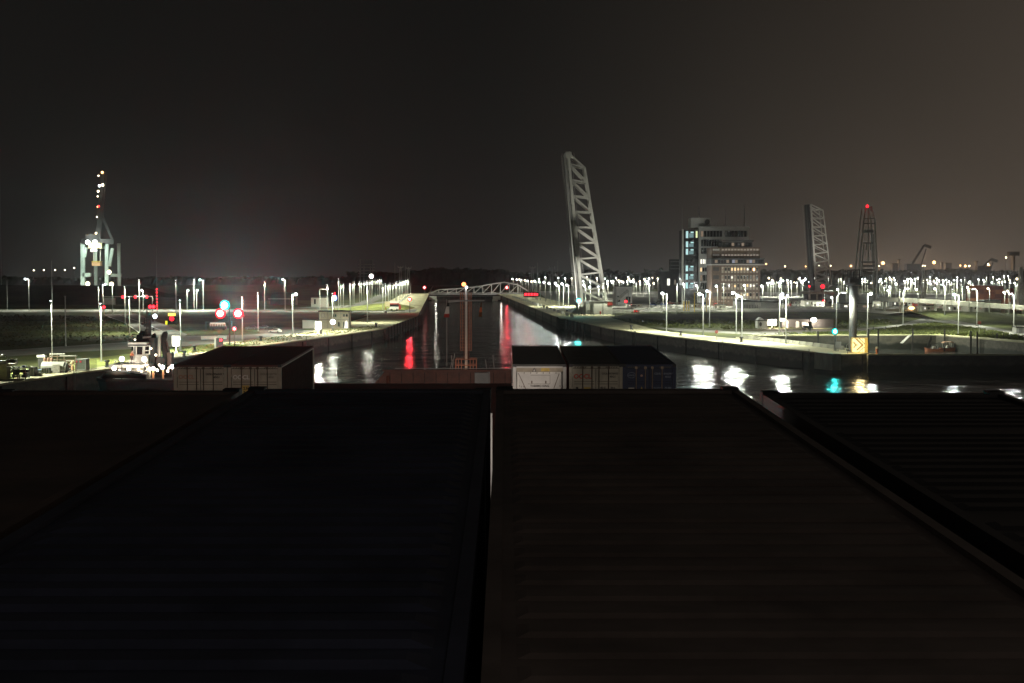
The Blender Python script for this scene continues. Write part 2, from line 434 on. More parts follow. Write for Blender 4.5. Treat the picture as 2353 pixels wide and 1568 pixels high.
# timber fendering on the two pier heads at the lock mouth
def fendering(pts, label):
    t = thing('timber_fender', label, 'fender', (pts[0].x, pts[0].y, WZ))
    for i in range(len(pts) - 1):
        a, b = pts[i], pts[i + 1]; d = (b - a).normalized(); n = Vector((d.y, -d.x, 0)) * .35
        for z in (-3.9, -3.0, -2.1, -1.2, -.3):
            part('beam', MB().bar(a + n + Vector((0, 0, z)), b + n + Vector((0, 0, z)), .5, .55), timber, t, True)
        L = (b - a).length; k = 0
        while k <= L:
            p = a + d * k + n * 1.9
            part('pile', MB().tube([p + Vector((0, 0, -9)), p + Vector((0, 0, .25))], .3, 8), timber, t, True); k += max(3.5, L / 6)
    return t
fendering([gp(880, 755.5), gp(921, 740), gp(957, 726.4), CL + Vector((0.6, 14, 0))], 'black timber fender cladding the pier head where the left quay meets the lock')
fendering([CR + Vector((-.6, 14, 0)), gp(1288, 733), gp(1301, 733.5), gp(1345, 743.5)], 'black timber fender cladding the pier head below the raised bridge')
# lock gate under the far bridge
gy = 1330
t = thing('lock_gate', 'dark steel lock gate closing the far end of the chamber under the low bridge', 'gate', along(CL, gy))
ga, gb = along(CL, gy) + Vector((.3, 0, 0)), along(CR, gy) - Vector((.3, 0, 0))
part('gate_leaf', MB().bar(ga + Vector((0, 0, -5.3)), gb + Vector((0, 0, -5.3)), 6, 9.4), steel_d, t, True)
for k in range(12):
    p = ga.lerp(gb, (k + 1.5) / 14)
    part('gate_panel', MB().cbox((p.x, p.y - 3.15, -2.2), 3.4, .3, 2.6), black, t, True)
part('walkway', MB().bar(ga + Vector((0, -2.5, -.35)), gb + Vector((0, -2.5, -.35)), .9, .3), steel_g, t, True)
for p in (ga + Vector((4, -3.6, -2.0)), gb + Vector((-4, -3.6, -2.0))):
    part('gate_buffer', MB().cbox(p, 7.0, 1.2, 3.2).cbox(p + Vector((1.5 if p.x < -40 else -1.5, 0, -2.0)), 5, 1.0, 1.6), white_p, t, True)

# bollards
def bollard(px, py, label):
    t = thing('bollard', label, 'bollard', gp(px, py), 0, 'black bollards along the quay edge')
    part('post', MB().tube([(0, 0, 0), (0, 0, .25), (0, 0, .3), (0, 0, 1.1)], [.55, .55, .36, .32], 10), steel_d, t)
    part('cap', MB().tube([(0, 0, 1.1), (0, 0, 1.2), (0, 0, 1.5), (0, 0, 1.6)], [.35, .62, .6, .4], 10), steel_d, t)
    return t
for px, py, l in ((447, 806.5, 'black bollard on the quay grass just ahead of the reddish brown container'), (599, 783.5, 'black bollard on the grass verge behind the brown container roofs'),
                  (737, 766.5, 'black bollard below the glaring white lit sign'), (423, 820, 'black bollard at the quay edge beside the crane arm of the tug'),
                  (864, 751, 'black bollard nearest the left pier head'), (1450, 756.5, 'black bollard nearest the raised bridge on the right quay'),
                  (1563, 770.5, 'black bollard between two lamp posts on the right quay'), (1703, 785, 'black bollard at the foot of the tall lamp post by the concrete barriers'),
                  (246, 843, 'black bollard on the grass just behind the tug bow')):
    bollard(px, py, l)
# concrete barriers along the tongue
bk = [gp(1700, 777), gp(1767, 783.4), gp(1904, 799.6), gp(1938, 803.4)]
def poly_at(pts, s):
    for i in range(len(pts) - 1):
        L = (pts[i + 1] - pts[i]).length
        if s <= L: return pts[i].lerp(pts[i + 1], s / L), math.atan2(pts[i + 1].y - pts[i].y, pts[i + 1].x - pts[i].x)
        s -= L
    return pts[-1], 0
tot = sum((bk[i + 1] - bk[i]).length for i in range(3)); nb = 15
bm = MB().xprism([(-.4, 0), (.4, 0), (.4, .15), (.14, 1.05), (-.14, 1.05), (-.4, .15)], -tot / nb / 2 + .18, tot / nb / 2 - .18)
bme = bm.mesh('concrete_barrier', wallpale)
for i in range(nb):
    p, a = poly_at(bk, (i + .5) * tot / nb)
    o = link('concrete_barrier', bme); o.location = p + Vector((0, 0, .05)); o.rotation_euler = (0, 0, a)
    tag(o, 'pale concrete barrier in the line along the back of the quay tongue', 'barrier', 'concrete barriers on the quay tongue')
# white blocks along the right lock apron
wb = MB().xprism([(-.7, 0), (.7, 0), (.55, 1.4), (-.55, 1.4)], -2.2, 2.2)
wbm = wb.mesh('kerb_block', white_p)
for i in range(22):
    p = along(CR, 690 + 27 * i) + Vector((6.5, 0, .06))
    o = link('kerb_block', wbm); o.location = p; o.rotation_euler = (0, 0, R(92.7))
    tag(o, 'white concrete kerb block in the line along the right lock edge', 'kerb block', 'white kerb blocks along the lock')
for i in range(16):
    p = along(CL, 760 + 42 * i) + Vector((-17, 0, .06))
    o = link('kerb_block', wbm); o.location = p; o.rotation_euler = (0, 0, R(92.7))
    tag(o, 'white concrete kerb block in the line along the left lock apron', 'kerb block', 'white kerb blocks along the left apron')

# ------------------------------------------------------------------ street lamps
LCOL = (.96, 1.0, .76)
LAMP_W = 27000.0
GLOBE_W = 5000.0
_LM = {}
def lamp_meshes(kind, h, dx, w, far=False):
    k = (kind, round(h, 1), round(dx, 1), round(w, 2), far)
    if k in _LM: return _LM[k]
    h = k[1]; dx = k[2]
    n = 8; pole = MB(); head = MB(); gl = MB()
    s = 1 if dx >= 0 else -1
    if kind == 'curved':
        pts = [(0, 0, 0), (0, 0, h * .55), (0, 0, h - 2.0)]; rr = [.19 * w, .15 * w, .12 * w]
        for a in range(1, 6):
            t = a / 5 * math.pi / 2; pts.append((dx * (1 - math.cos(t)), 0, h - 2.0 + 1.9 * math.sin(t))); rr.append(.10 * w)
        pole.tube(pts, rr, n)
        hx = dx
        head.cbox((hx + s * .4, 0, h - .02), 1.5, .6, .22); gl.cbox((hx + s * .45, 0, h - .18), 1.1, .5, .12)
        lz = h - .8; lx = hx * .5
    elif kind == 'globe':                        # floodlight turned to the camera: the glass shows
        pole.tube([(0, 0, 0), (0, 0, .3), (0, 0, .3), (0, 0, h)], [.32 * w, .32 * w, .2 * w, .11 * w], n)
        pole.bar((0, 0, h - .15), (dx, 0, h + .1), .12 * w)
        head.box(dx - .4, dx + .4, .05, .45, h - .25, h + .45)
        rb = .66 if far else .52; gl.ball((dx, -.12, h + .1), rb, 10, 6, (1, .6, .95))
        lz = h + .1; lx = dx
    else:                                         # shielded lantern, glass underneath
        pole.tube([(0, 0, 0), (0, 0, .3), (0, 0, .3), (0, 0, h)], [.32 * w, .32 * w, .2 * w, .11 * w], n)
        head.box(-.16, .16, -.8, .25, h, h + .16)
        gl.cbox((0, -.42, h - .05), .26, .7, .1)
        lz = h - .75; lx = dx * .3
    _LM[k] = (pole.mesh('pole', steel_pole), head.mesh('lamp_head', steel_g), gl.mesh('lamp_glass', L_WHITE), lx, lz)
    return _LM[k]
def lamp_at(base, h, kind, label, group, dx=1.0, power=1.0, glow=None, w=1.0, col=None, unlit=False, name='street_lamp'):
    t = thing(name, label, 'street lamp', base, 0, group)
    pm, hm, gm, lx, lz = lamp_meshes(kind, h, dx, w, base[1] > 870)
    link('pole', pm, t); link('lamp_head', hm, t)
    g = link('lamp_glass', gm, t)
    if unlit:
        g.material_slots[0].link = 'OBJECT'; g.material_slots[0].material = glass_d
        return t
    if glow is not None:
        g.material_slots[0].link = 'OBJECT'; g.material_slots[0].material = glow
    if power > .01 and kind in ('globe', 'curved'): plight(t, (lx, -1.2, lz), (.93, 1.0, .93), round(GLOBE_W * power, 1), .25)
    if power > 0: dlight(t, (lx, -1.5, lz), col or LCOL, round(LAMP_W * power, 1), .25)
    return t
def lamp(px, ytop, ybase, kind, label, group=None, **k):
    b = gp(px, ybase); h = at(px, ytop, b.y).z
    return lamp_at(b, h, kind, label, group, **k)
GN = 'lamp posts standing near the water'
NEAR = [
 # px, ytop, ybase, kind, dx, power, label
 (67, 641, 713, 'globe', -2.0, 1.0, 'lamp post with a bright bulb on a left arm beside the dark hill'),
 (17, 645, 711, 'shield', .8, 0, 'thin unlit lamp post nearest the left edge of the picture'),
 (120, 598, 711, 'shield', .6, 0, 'very tall thin unlit mast in front of the dark hill'),
 (151, 681, 794.5, 'shield', .8, 0, 'thin unlit post standing at the foot of the dark grass slope'),
 (233, 697, 830.5, 'shield', .9, .9, 'tall lamp post on the bright grass between the tug and the quayside gear'),
 (227, 659, 712, 'shield', .8, .4, 'pale lamp post just behind the end of the traffic light gantry'),
 (237, 653, 712, 'globe', 1.3, 1.0, 'lamp post with the glaring floodlight under the container crane'),
 (259, 652, 720, 'shield', .8, .4, 'thin lamp post rising through the gantry beam near its left leg'),
 (287.6, 658, 746, 'shield', .8, .8, 'lamp post at the left kerb of the access road beside the first red light'),
 (298, 681, 766, 'shield', .7, .8, 'shorter lamp post on the access road kerb between two gantry lights'),
 (321, 642, 763, 'shield', .8, .8, 'tallest lamp post on the left kerb of the access road'),
 (329, 667, 713, 'globe', -.7, .8, 'lamp post with small bulb behind the gantry between its second and third lights'),
 (404.6, 643, 718, 'shield', .8, .3, 'thin dim lamp post behind the yellow and red road sign'),
 (446, 641, 712, 'shield', .8, .8, 'tall lamp post standing between the road sign and the signal mast'),
 (467, 643, 712, 'globe', -1.8, 1.0, 'lamp post with a big bulb on a left arm just left of the signal mast'),
 (430, 667, 714, 'globe', .6, .7, 'short lamp post with a bluish bulb right of the road sign'),
 (452, 667, 712, 'globe', .4, .7, 'short lamp post with bulb between two taller lamp posts left of the signal mast'),
 (415, 689, 806, 'shield', .8, 1.0, 'tall lamp post beside the glaring lit panel behind the tug'),
 (557, 682, 788, 'shield', .8, .9, 'tall lamp post right of the two red signals'),
 (593, 672, 760, 'shield', .8, .8, 'lamp post in the car park left of the white car'),
 (608, 647, 713, 'shield', .8, .8, 'lamp post carrying a small orange lamp beyond the car park'),
 (655, 642, 714, 'globe', -1.2, 1.1, 'lamp post with the brightest bulb above the dark shed'),
 (672, 676, 768, 'globe', 1.2, 1.0, 'lamp post with a bulb on a right arm beside the white car'),
 (752, 653, 713, 'shield', .8, .8, 'lamp post right of the white barn with one door'),
 (764, 673, 760, 'shield', .8, .9, 'lamp post standing in front of the two storey site office'),
 (778, 640, 713, 'shield', .6, .3, 'thin mast beside the blue and red beacon'),
 (805, 651, 714, 'shield', .8, .8, 'lamp post with a pale sleeve at its foot, behind the site office roof'),
 (844, 659, 741, 'shield', .8, 1.0, 'lamp post alone on the grass between the site office and the truck'),
 # right bank
 (1531, 674, 761, 'globe', -1.6, 1.0, 'quay lamp post nearest the raised bridge with a bulb on a left arm'),
 (1555, 652, 719, 'shield', .8, .9, 'lamp post just left of the glass stair tower'),
 (1492, 651, 714, 'globe', -1.3, 1.0, 'thick bright lamp post beyond the grass right of the red car'),
 (1385, 650, 722, 'shield', .6, .9, 'lamp post in front of the white machine house'),
 (1615, 676, 770, 'globe', -1.3, 1.0, 'quay lamp post in front of the grey tower with a bulb on a left arm'),
 (1629.7, 669, 750, 'globe', -1.0, 1.0, 'lamp post in front of the seam between the two office towers'),
 (1662, 650, 713, 'shield', .8, .9, 'lamp post in front of the brown office tower windows'),
 (1691, 673, 765, 'globe', -1.3, 1.0, 'left post of the close pair in front of the brown office tower'),
 (1704, 680, 783, 'globe', -1.4, 1.0, 'right post of the close pair before the brown office tower, by the first barrier'),
 (1790, 676, 768, 'globe', .9, 1.0, 'left post of the close pair beside the dark shed'),
 (1805, 684, 789.5, 'globe', -1.4, 1.0, 'tall lamp post on the quay tongue among the concrete barriers'),
 (1920, 671, 806, 'curved', 1.5, .12, 'lamp post with a curved top standing over the green signal'),
 (1992, 675, 771, 'globe', 1.0, 1.0, 'lamp post just right of the thick radar column on the basin edge'),
 (2074, 662, 748, 'curved', 1.3, .9, 'curved lamp post beside the road fork'),
 (2169.5, 653, 733, 'curved', -1.0, .9, 'curved lamp post at the middle of the bright road'),
 (2201, 677, 768, 'globe', -1.7, 1.0, 'lamp post above the two orange boats with a bulb on a left arm'),
 (2209.6, 658, 714, 'shield', .6, .8, 'red tinted lamp post beyond the bright road'),
 (2243.5, 663, 749, 'curved', -1.0, .9, 'curved lamp post on the road right of the two orange boats'),
 (2328, 674, 764, 'curved', -1.0, .9, 'curved lamp post nearest the right edge of the picture'),
]
for px, yt, yb, kind, dx, pw, lab in NEAR:
    lamp(px, yt, yb, kind, lab, None, dx=dx, power=pw, unlit=(pw == 0), w=1.0 if yb > 730 else .9, glow=random.choice((L_WHITE, L_WHITE, L_COOL, L_GREEN)) if pw else None)
# the rows along both sides of the lock
def row(p0, y0, y1, n, h, label, group, kind='shield', dx=.6, pw=.8):
    for i in range(n):
        y = y0 + (y1 - y0) * (i / (n - 1)) + random.uniform(-4, 4)
        lamp_at(along(p0, y) + Vector((random.uniform(-.8, .8), 0, 0)), round(h + random.choice((-.3, 0, 0, .3)), 1), kind, label, group, dx=dx,
                power=pw, glow=random.choice((L_WHITE, L_WHITE, L_GREEN, L_WARM, L_COOL)))
row(CL + Vector((-19.6, 0, 0)), 800, 1430, 17, 14.2, 'shielded lamp post in the row along the left lock apron', 'lamp row beside the left lock wall')
row(CL + Vector((-46.4, 0, 0)), 850, 1450, 17, 14.2, 'shielded lamp post in the row along the lock road behind the left apron', 'lamp row on the lock road')
row(CR + Vector((20, 0, 0)), 905, 1500, 13, 13.8, 'lamp post in the row along the right lock apron', 'lamp row beside the right lock wall', 'globe', -1.0, .2)
for px, y in ((1306, 655), (1284, 656), (1345, 655)):
    lamp(px, y, 704, 'globe', 'lamp post with a bulb left of the raised bridge foot', 'lamp posts left of the raised bridge', dx=-1.2, power=.9)
# far bulbs over the yards on the right bank: (px, y, tint)
C = lambda cx, cy: ((cx / 2.703 + 1900) / 1.705, (cy / 2.703 + 950) / 1.705)
D6 = lambda cx, cy: ((cx / 2.613 + 3000) / 1.705, (cy / 2.613 + 750) / 1.705)
DR = lambda cx, cy: ((cx / 2.852 + 3450) / 1.705, (cy / 2.852 + 850) / 1.705)
FAR = [C(*p) + (k,) for p, k in (((1040, 405), 'c'), ((1115, 405), 'c'), ((1240, 410), 'w'), ((1300, 405), 'w'), ((1300, 432), 'y'), ((1360, 405), 'c'), ((1420, 405), 'w'), ((1446, 408), 'w'), ((1508, 410), 'w'), ((1520, 362), 'w'),
        ((1575, 408), 'w'), ((1640, 408), 'y'), ((1705, 408), 'c'), ((1728, 408), 'c'), ((1775, 370), 'y'), ((1830, 378), 'y'), ((780, 372), 'w'), ((850, 378), 'c'), ((920, 377), 'y'), ((575, 385), 'y'), ((640, 365), 'w'), ((1388, 372), 'w'),
        ((1080, 362), 'y'), ((1185, 372), 'y'), ((1115, 470), 'c'), ((1205, 470), 'c'), ((1600, 420), 's'), ((1680, 422), 's'), ((1885, 535), 'w'))]
FAR += [D6(*p) + (k,) for p, k in (((20, 935), 'w'), ((50, 932), 'c'), ((78, 932), 'w'), ((100, 915), 's'), ((135, 932), 'c'), ((155, 932), 'w'), ((228, 932), 'y'), ((262, 932), 'c'), ((318, 932), 'w'), ((358, 908), 'w'), ((376, 932), 'w'), ((640, 876), 'w'),
        ((745, 885), 's'), ((770, 885), 's'), ((795, 912), 's'), ((828, 960), 's'), ((985, 918), 'w'), ((1018, 893), 'w'), ((1040, 905), 's'), ((1138, 880), 'w'), ((1168, 905), 'w'), ((1186, 915), 's'), ((1212, 958), 's'), ((1235, 890), 'y'), ((1268, 878), 'w'),
        ((1288, 898), 'y'), ((1310, 882), 'w'), ((1345, 912), 's'), ((1272, 976), 'w'), ((1332, 940), 'w'), ((1425, 917), 'w'), ((1452, 895), 'w'), ((1480, 890), 'w'), ((1496, 908), 'c'), ((1527, 892), 'w'), ((1555, 880), 'w'), ((228, 1065), 'c'), ((680, 1112), 'w'), ((740, 1000), 'w'))]
FAR += [DR(*p) + (k,) for p, k in (((270, 715), 'y'), ((300, 697), 'w'), ((335, 690), 'c'), ((350, 705), 'c'), ((385, 690), 'w'), ((415, 676), 'w'), ((270, 765), 's'), ((520, 700), 'y'), ((550, 668), 'w'), ((552, 714), 'w'), ((570, 720), 's'), ((625, 682), 'w'),
        ((627, 735), 'w'), ((650, 703), 'w'), ((595, 710), 'y'), ((695, 705), 'y'), ((735, 700), 'w'), ((765, 718), 'w'), ((785, 720), 's'), ((818, 704), 'w'), ((855, 672), 'w'), ((850, 704), 'w'), ((935, 670), 's'), ((898, 704), 'c'), ((1000, 720), 'w'), ((1025, 735), 's'), ((975, 784), 'w'),
        ((1093, 693), 'w'), ((1148, 700), 'c'), ((1160, 716), 'w'), ((1178, 668), 's'), ((1185, 760), 's'), ((1245, 730), 'w'), ((1266, 738), 's'), ((1255, 666), 'w'), ((1300, 702), 'w'), ((1325, 726), 'y'), ((1377, 661), 'w'), ((1425, 657), 'w'), ((1390, 720), 'w'),
        ((1383, 838), 'w'), ((1440, 702), 'y'), ((1358, 722), 'y'), ((1500, 735), 'w'), ((1520, 742), 's'), ((1560, 670), 's'), ((1582, 720), 'w'), ((1545, 716), 'y'), ((850, 752), 's'), ((830, 865), 's'), ((475, 708), 'y'), ((105, 780), 'w'), ((88, 820), 'c'))]
random.seed(3)
for px, y, k in FAR:
    if y > 638: D = min(1650, max(880, 9.0 * F_PX / (y - 625)))
    else: D = random.uniform(1700, 2000)
    top = at(px, y, D); h = max(6.0, min(26.0, top.z)); sc = D / 900
    b = Vector((top.x, D, 0))
    kind = 'shield' if k == 's' else 'globe'
    glow = {'s': L_WHITE, 'w': L_WHITE, 'c': L_COOL, 'y': L_WARM}[k]
    word = {'s': 'shielded lamp post without visible bulb', 'w': 'lamp post with white bulb', 'c': 'lamp post with bluish white bulb', 'y': 'lamp post with yellowish bulb'}[k]
    where = 'in the lit port yard beyond the right lock' if px > 1760 else 'in the yard around the grey office tower'
    lamp_at(b, round(h - .1, 1), kind, '%s %s' % (word, where), '%s %s' % (word, where), dx=-.5, power=.55, glow=glow, w=.75 * sc,
            col=(1, .9, .7) if k == 'y' else None)
# sodium lamps on the far shore
for i, (px, y, r) in enumerate([D6(0, 740) + (1.6,), D6(193, 765) + (1.4,), D6(440, 735) + (2.4,), D6(405, 765) + (1.3,), D6(540, 757) + (1.2,), D6(660, 758) + (1.2,), D6(868, 760) + (2.0,), D6(1095, 757) + (1.5,), D6(1155, 760) + (1.1,), D6(1195, 730) + (3.2,),
        D6(1320, 758) + (1.7,), D6(1555, 758) + (2.0,)] + [DR(413, 541) + (2.0,), DR(468, 545) + (1.8,), DR(490, 543) + (1.3,), DR(592, 505) + (3.2,), DR(1200, 540) + (2.4,), DR(1195, 520) + (1.6,), DR(1465, 542) + (2.4,), DR(1395, 450) + (1.6,), DR(715, 545) + (1.8,),
        DR(885, 540) + (1.4,), DR(940, 545) + (2.2,), DR(985, 545) + (1.6,), DR(870, 585) + (1.8,)]):
    D = 3000; p = at(px, y, D)
    t = thing('mast_lamp', ('large orange lamp glowing on the far shore' if r > 2.9 else 'small warm lamp on the far shore skyline'), 'mast lamp', (p.x, D, 0), 0, 'large orange lamps on the far shore' if r > 2.9 else 'warm lamps on the far shore skyline')
    part('mast', MB().tube([(0, 0, 0), (0, 0, p.z)], [.6, .3], 6), steel_d, t)
    part('lamp_glass', MB().ball((0, -1, p.z), r, 8, 6), L_SODIUM if r > 1.9 or i % 3 == 0 else L_WARM, t)
    plight(t, (0, -5, p.z), (1, .6, .3), 60000 if r > 2.9 else 15000, 1.0)
for px, y in ((78, 620.5), (101, 620), (127, 620), (149.5, 620), (171, 615), (1252, 625)):
    D = 2600; p = at(px, y, D)
    t = thing('mast_lamp', 'tiny white lamp on the dark skyline beside the container crane', 'mast lamp', (p.x, D, 0), 0, 'tiny skyline lamps on the left')
    part('mast', MB().tube([(0, 0, 0), (0, 0, p.z)], [.5, .3], 6), steel_d, t)
    part('lamp_glass', MB().ball((0, -1, p.z), 1.2, 8, 6), L_WARM, t)

# ------------------------------------------------------------------ signals
def signal(px, py, ybase, col, mm, r, label, power, name='signal_light', hood=True, core=None, D=None):
    b = gp(px, ybase) if D is None else Vector((at(px, py, D).x, D, 0))
    z = at(px, py, b.y).z
    t = thing(name, label, 'signal light', b)
    part('post', MB().tube([(0, .4, 0), (0, .4, z + r)], [.14, .1], 8), steel_g, t)
    part('housing', MB().tube([(0, .1, z), (0, .5, z)], r * 1.18, 14), steel_d, t)
    part('lens', MB().ball((0, 0, z), r, 12, 8, (1, .5, 1)), mm, t, smooth=True)
    part('bulb', MB().ball((0, -.28 * r, z), r * .6, 12, 8, (1, .5, 1)), L_CYANHOT if mm is L_CYAN else L_REDHOT, t, smooth=True)
    if hood: part('hood', MB().bar((-r, -.4, z + r * 1.1), (r, -.4, z + r * 1.1), .9, .06), steel_d, t)
    slight(t, (0, -.8, z), CAM - b + Vector((0, 0, -12)), col, power, 70, .8, .3)
    return t
RED = (1, .03, .04); CYAN = (.03, .85, .8)
# mast with three signals by the left bank
b = gp(527, 792); zc = at(517, 700.5, b.y).z; zr = at(507, 719.5, b.y).z
t = thing('signal_mast', 'dark signal mast with one green light above two glaring red lights', 'signal mast', b)
k = b.y / F_PX
part('post', MB().tube([(0, .5, 0), (0, .5, zc + 1)], [.2, .12], 8), steel_d, t)
part('crossarm', MB().bar((-21 * k, .5, zr - 1), (22 * k, .5, zr - 1), .18).bar((-11 * k, .5, zc - 1), (0, .5, zc - 1), .16), steel_d, t)
for x, z, m_, c_, kk in ((-20 * k, zr, L_REDCORE, RED, 'red'), (21 * k, zr, L_REDCORE, RED, 'red'), (-10 * k, zc, L_CYAN, CYAN, 'green')):
    e = part('signal_lamp', MB().tube([(x, .2, z), (x, .55, z)], 1.6, 16), steel_d, t)
    e['label'] = kk + ' signal lamp'
    part('lens', MB().ball((x, 0, z), 1.45, 12, 8, (1, .5, 1)), m_, e, smooth=True)
    part('bulb', MB().ball((x, -.5, z), .95, 12, 8, (1, .5, 1)), L_REDHOT if kk == 'red' else L_CYANHOT, e, smooth=True)
    slight(t, (x, -.9, z), CAM - b, c_, 600000 if kk == 'red' else 800000, 40, 1, .3)
signal(538.5, 755, 793, RED, L_RED, .55, 'small red light on a short white post below the signal mast', 1200)
signal(975, 660, 688, RED, L_REDCORE, 1.5, 'red signal light at the far left corner of the lock beside the low bridge', 4200, D=1400)
signal(941, 687, 718, RED, L_REDCORE, .95, 'red signal light on a post above the left pier head', 6000)
signal(1164, 660, 688, RED, L_REDCORE, 1.4, 'red signal light in front of the low bridge truss above the far right corner', 4200, D=1330)
signal(1329.5, 690, 724, CYAN, L_CYAN, 1.25, 'green signal light at the foot of the raised bridge', 6000)
signal(1917, 761, 806, CYAN, L_CYAN, .8, 'green signal light on a thin post beside the yellow chevron sign', 3000)
# red aviation lamp on a tall thin mast at the frame edge
D = 1500; p = at(-1, 343, D)
t = thing('radio_mast', 'very tall thin mast with a red light cut by the left edge of the picture', 'mast', (p.x - 1, D, 0))
part('mast', MB().tube([(0, 2, 0), (0, 2, p.z)], [.5, .25], 8), steel_g, t)
part('beacon', MB().ball((0, 0, p.z), 1.1, 8, 6), L_RED, t)

# traffic-light gantry over the left access road
b = gp(296, 713); k = b.y / F_PX; zg = at(296, 681.6, b.y).z
t = thing('traffic_gantry', 'pale traffic light gantry over the access road carrying three red lights', 'gantry', b)
x0, x1 = (238.5 - 296) * k, (350.5 - 296) * k
part('beam', MB().bar((x0, 0, zg + .2), (x1, 0, zg + .2), .5), steel_pole, t)
for x in (x0, x1): part('leg', MB().bar((x, 0, 0), (x, 0, zg + .4), .45), steel_pole, t)
for px in (283, 312, 338):
    x = (px - 296) * k
    e = part('traffic_light', MB().cbox((x, -.4, zg), 1.5, .4, 2.4), black, t)
    part('lens', MB().ball((x, -.7, zg), .75, 10, 6, (1, .5, 1)), L_RED, e)
    slight(t, (x, -1.5, zg), (x, -60, -5), RED, 700, 150, .8)
part('road_sign', MB().cbox((-43 * k, -.3, zg - 2.4), 6.2, .15, 3.6), steel_g, t)
def roadlight(px, py, ybase, r, label, m_=L_RED, col=RED, double=False):
    b = gp(px, ybase); z = at(px, py, b.y).z
    t = thing('traffic_light', label, 'traffic light', b)
    part('post', MB().tube([(0, .2, 0), (0, .2, z)], .11, 8), yellow_p, t)
    part('housing', MB().cbox((0, .1, z), r * (4.6 if double else 2.2), .4, r * 3), black, t)
    for x in ((-r, r) if double else (0,)):
        part('lens', MB().ball((x, -.15, z), r, 10, 6, (1, .5, 1)), m_, t)
    slight(t, (0, -1, z), (0, -60, -5), col, 700, 150, .8)
roadlight(239, 705, 722, .75, 'red traffic light on a short yellow post under the left end of the gantry')
roadlight(349, 704, 724, .85, 'double red traffic light on a post behind the tug mast', double=True)
roadlight(1437.6, 692, 705, .8, 'red traffic light on the road behind the white machine house')
# slim mast ringed with red lamps
b = gp(361, 717); k = b.y / F_PX; z = at(361, 664, b.y).z
t = thing('beacon_mast', 'thin mast ringed with small red lamps right of the gantry', 'mast', b)
part('pole', MB().tube([(0, 0, 0), (0, 0, z + 22)], [.2, .07], 6), steel_g, t)
for i in range(7): part('lamp_glass', MB().ball((0, -.25, z - i * 1.7), .38, 8, 5), L_RED, t)
# illuminated yellow and red sign
b = gp(395, 746); z = at(395, 722, b.y).z
t = thing('warning_trailer', 'road warning trailer with a yellow lit panel above a round red light', 'trailer', b)
k = b.y / F_PX
part('chassis', MB().box(-1.6, 1.6, -.6, 1.2, .5, .9), steel_d, t)
for s in (-1, 1): part('wheel', MB().tube([(s * 1.5, .2, .45), (s * 1.75, .2, .45)], .45, 10), black, t)
part('mast', MB().bar((0, 0, .9), (0, 0, z + .5), .3), steel_g, t)
part('yellow_panel', MB().cbox((0, -.2, z), 2.9, .2, 1.1), glowm('panel_yellow', (1, .78, .12), 2.2), t)
part('red_panel', MB().cbox((0, -.1, (731.5 - 746) * -k), 2.6, .2, 2.2), steel_d, t)
part('red_lamp', MB().ball((0, -.35, (731.5 - 746) * -k), .95, 10, 6, (1, .4, 1)), L_REDCORE, t)
part('side_lamp', MB().cbox((-2.2, -.1, .9), .8, .3, 1.5), glowm('panel_lime', (.9, .9, .05), 1.2), t)
slight(t, (0, -1.5, z - 2), (0, -60, -5), RED, 600, 150, .8)
# small lit lamps and panels on the left quay
def panel(px, py, ybase, w, h, label, power, tilt=0):
    b = gp(px, ybase); z = at(px, py, b.y).z
    t = thing('lit_sign', label, 'lit sign', b)
    part('post', MB().tube([(0, .3, 0), (0, .3, z)], .16, 8), steel_w, t)
    part('frame', MB().cbox((0, .22, z), w + .3, .2, h + .3), steel_w, t)
    part('panel', MB().cbox((0, 0, z), w, .2, h), glowm('panel_white', (1, .93, .80), 6), t)
    plight(t, (0, -1.2, z), (1, .95, .80), power, .4)
    return t
panel(404, 783, 810, 1.7, 2.5, 'glaring upright white lit panel on a post behind the tug', 9000)
t = panel(731, 747, 766, 1.9, 2.6, 'glaring white lit panel on a post in front of the site office', 7000)
part('lamp', MB().ball((5.0, 0, (766 - 740) * .155), .9, 10, 6), L_WHITE, t)
def tinylamp(px, py, ybase, mm, r, label, power=2500, col=(.85, .9, 1)):
    b = gp(px, ybase); z = at(px, py, b.y).z
    t = thing('path_lamp', label, 'lamp', b)
    part('post', MB().tube([(0, .2, 0), (0, .2, z)], .1, 8), steel_g, t)
    part('lamp_glass', MB().ball((0, -.1, z), r, 10, 6), mm, t)
    plight(t, (0, -1, z), col, power, .3)
tinylamp(356, 726, 745, L_COOL, .9, 'small bluish white lamp on the right kerb of the access road')
tinylamp(412, 776, 805, L_COOL, .55, 'small white lamp between the lit panel and its lamp post')
tinylamp(853, 634, 700, glowm('lamp_pink', (1, .85, .85), 12), 1.35, 'large pinkish white floodlight beside the lattice rig', 40000, (1, .85, .8))
# blue and red beacon
b = gp(769, 713); k = b.y / F_PX
t = thing('beacon', 'blue lamp under a red lamp on a thin pole above the site office', 'beacon', b)
part('pole', MB().tube([(0, .2, 0), (0, .2, 42 * k)], .12, 6), steel_g, t)
part('red_lamp', MB().tube([(0, 0, 33 * k), (0, 0, 42 * k)], [.5, .25], 8), L_RED, t)
part('blue_lamp', MB().ball((0, 0, 29 * k), 1.2, 8, 6, (1, 1, 1.3)), L_BLUE, t)
# small display board with red figures
b = gp(504, 800); k = b.y / F_PX
t = thing('display_board', 'dark display board with two small red digits on the grass behind the brown roofs', 'display board', b)
part('post', MB().box(-1.35, -.95, -.1, .3, 0, 25 * k), steel_w, t)
part('board', MB().box(-.9, 1.0, -.15, .25, 3.2 * k, 24 * k), steel_d, t)
text('digits', '18', .85, glowm('digit_red', (1, .04, .06), 6), t, Matrix.Translation((-.05, -.17, 17 * k)) @ Matrix.Rotation(R(90), 4, 'X'))
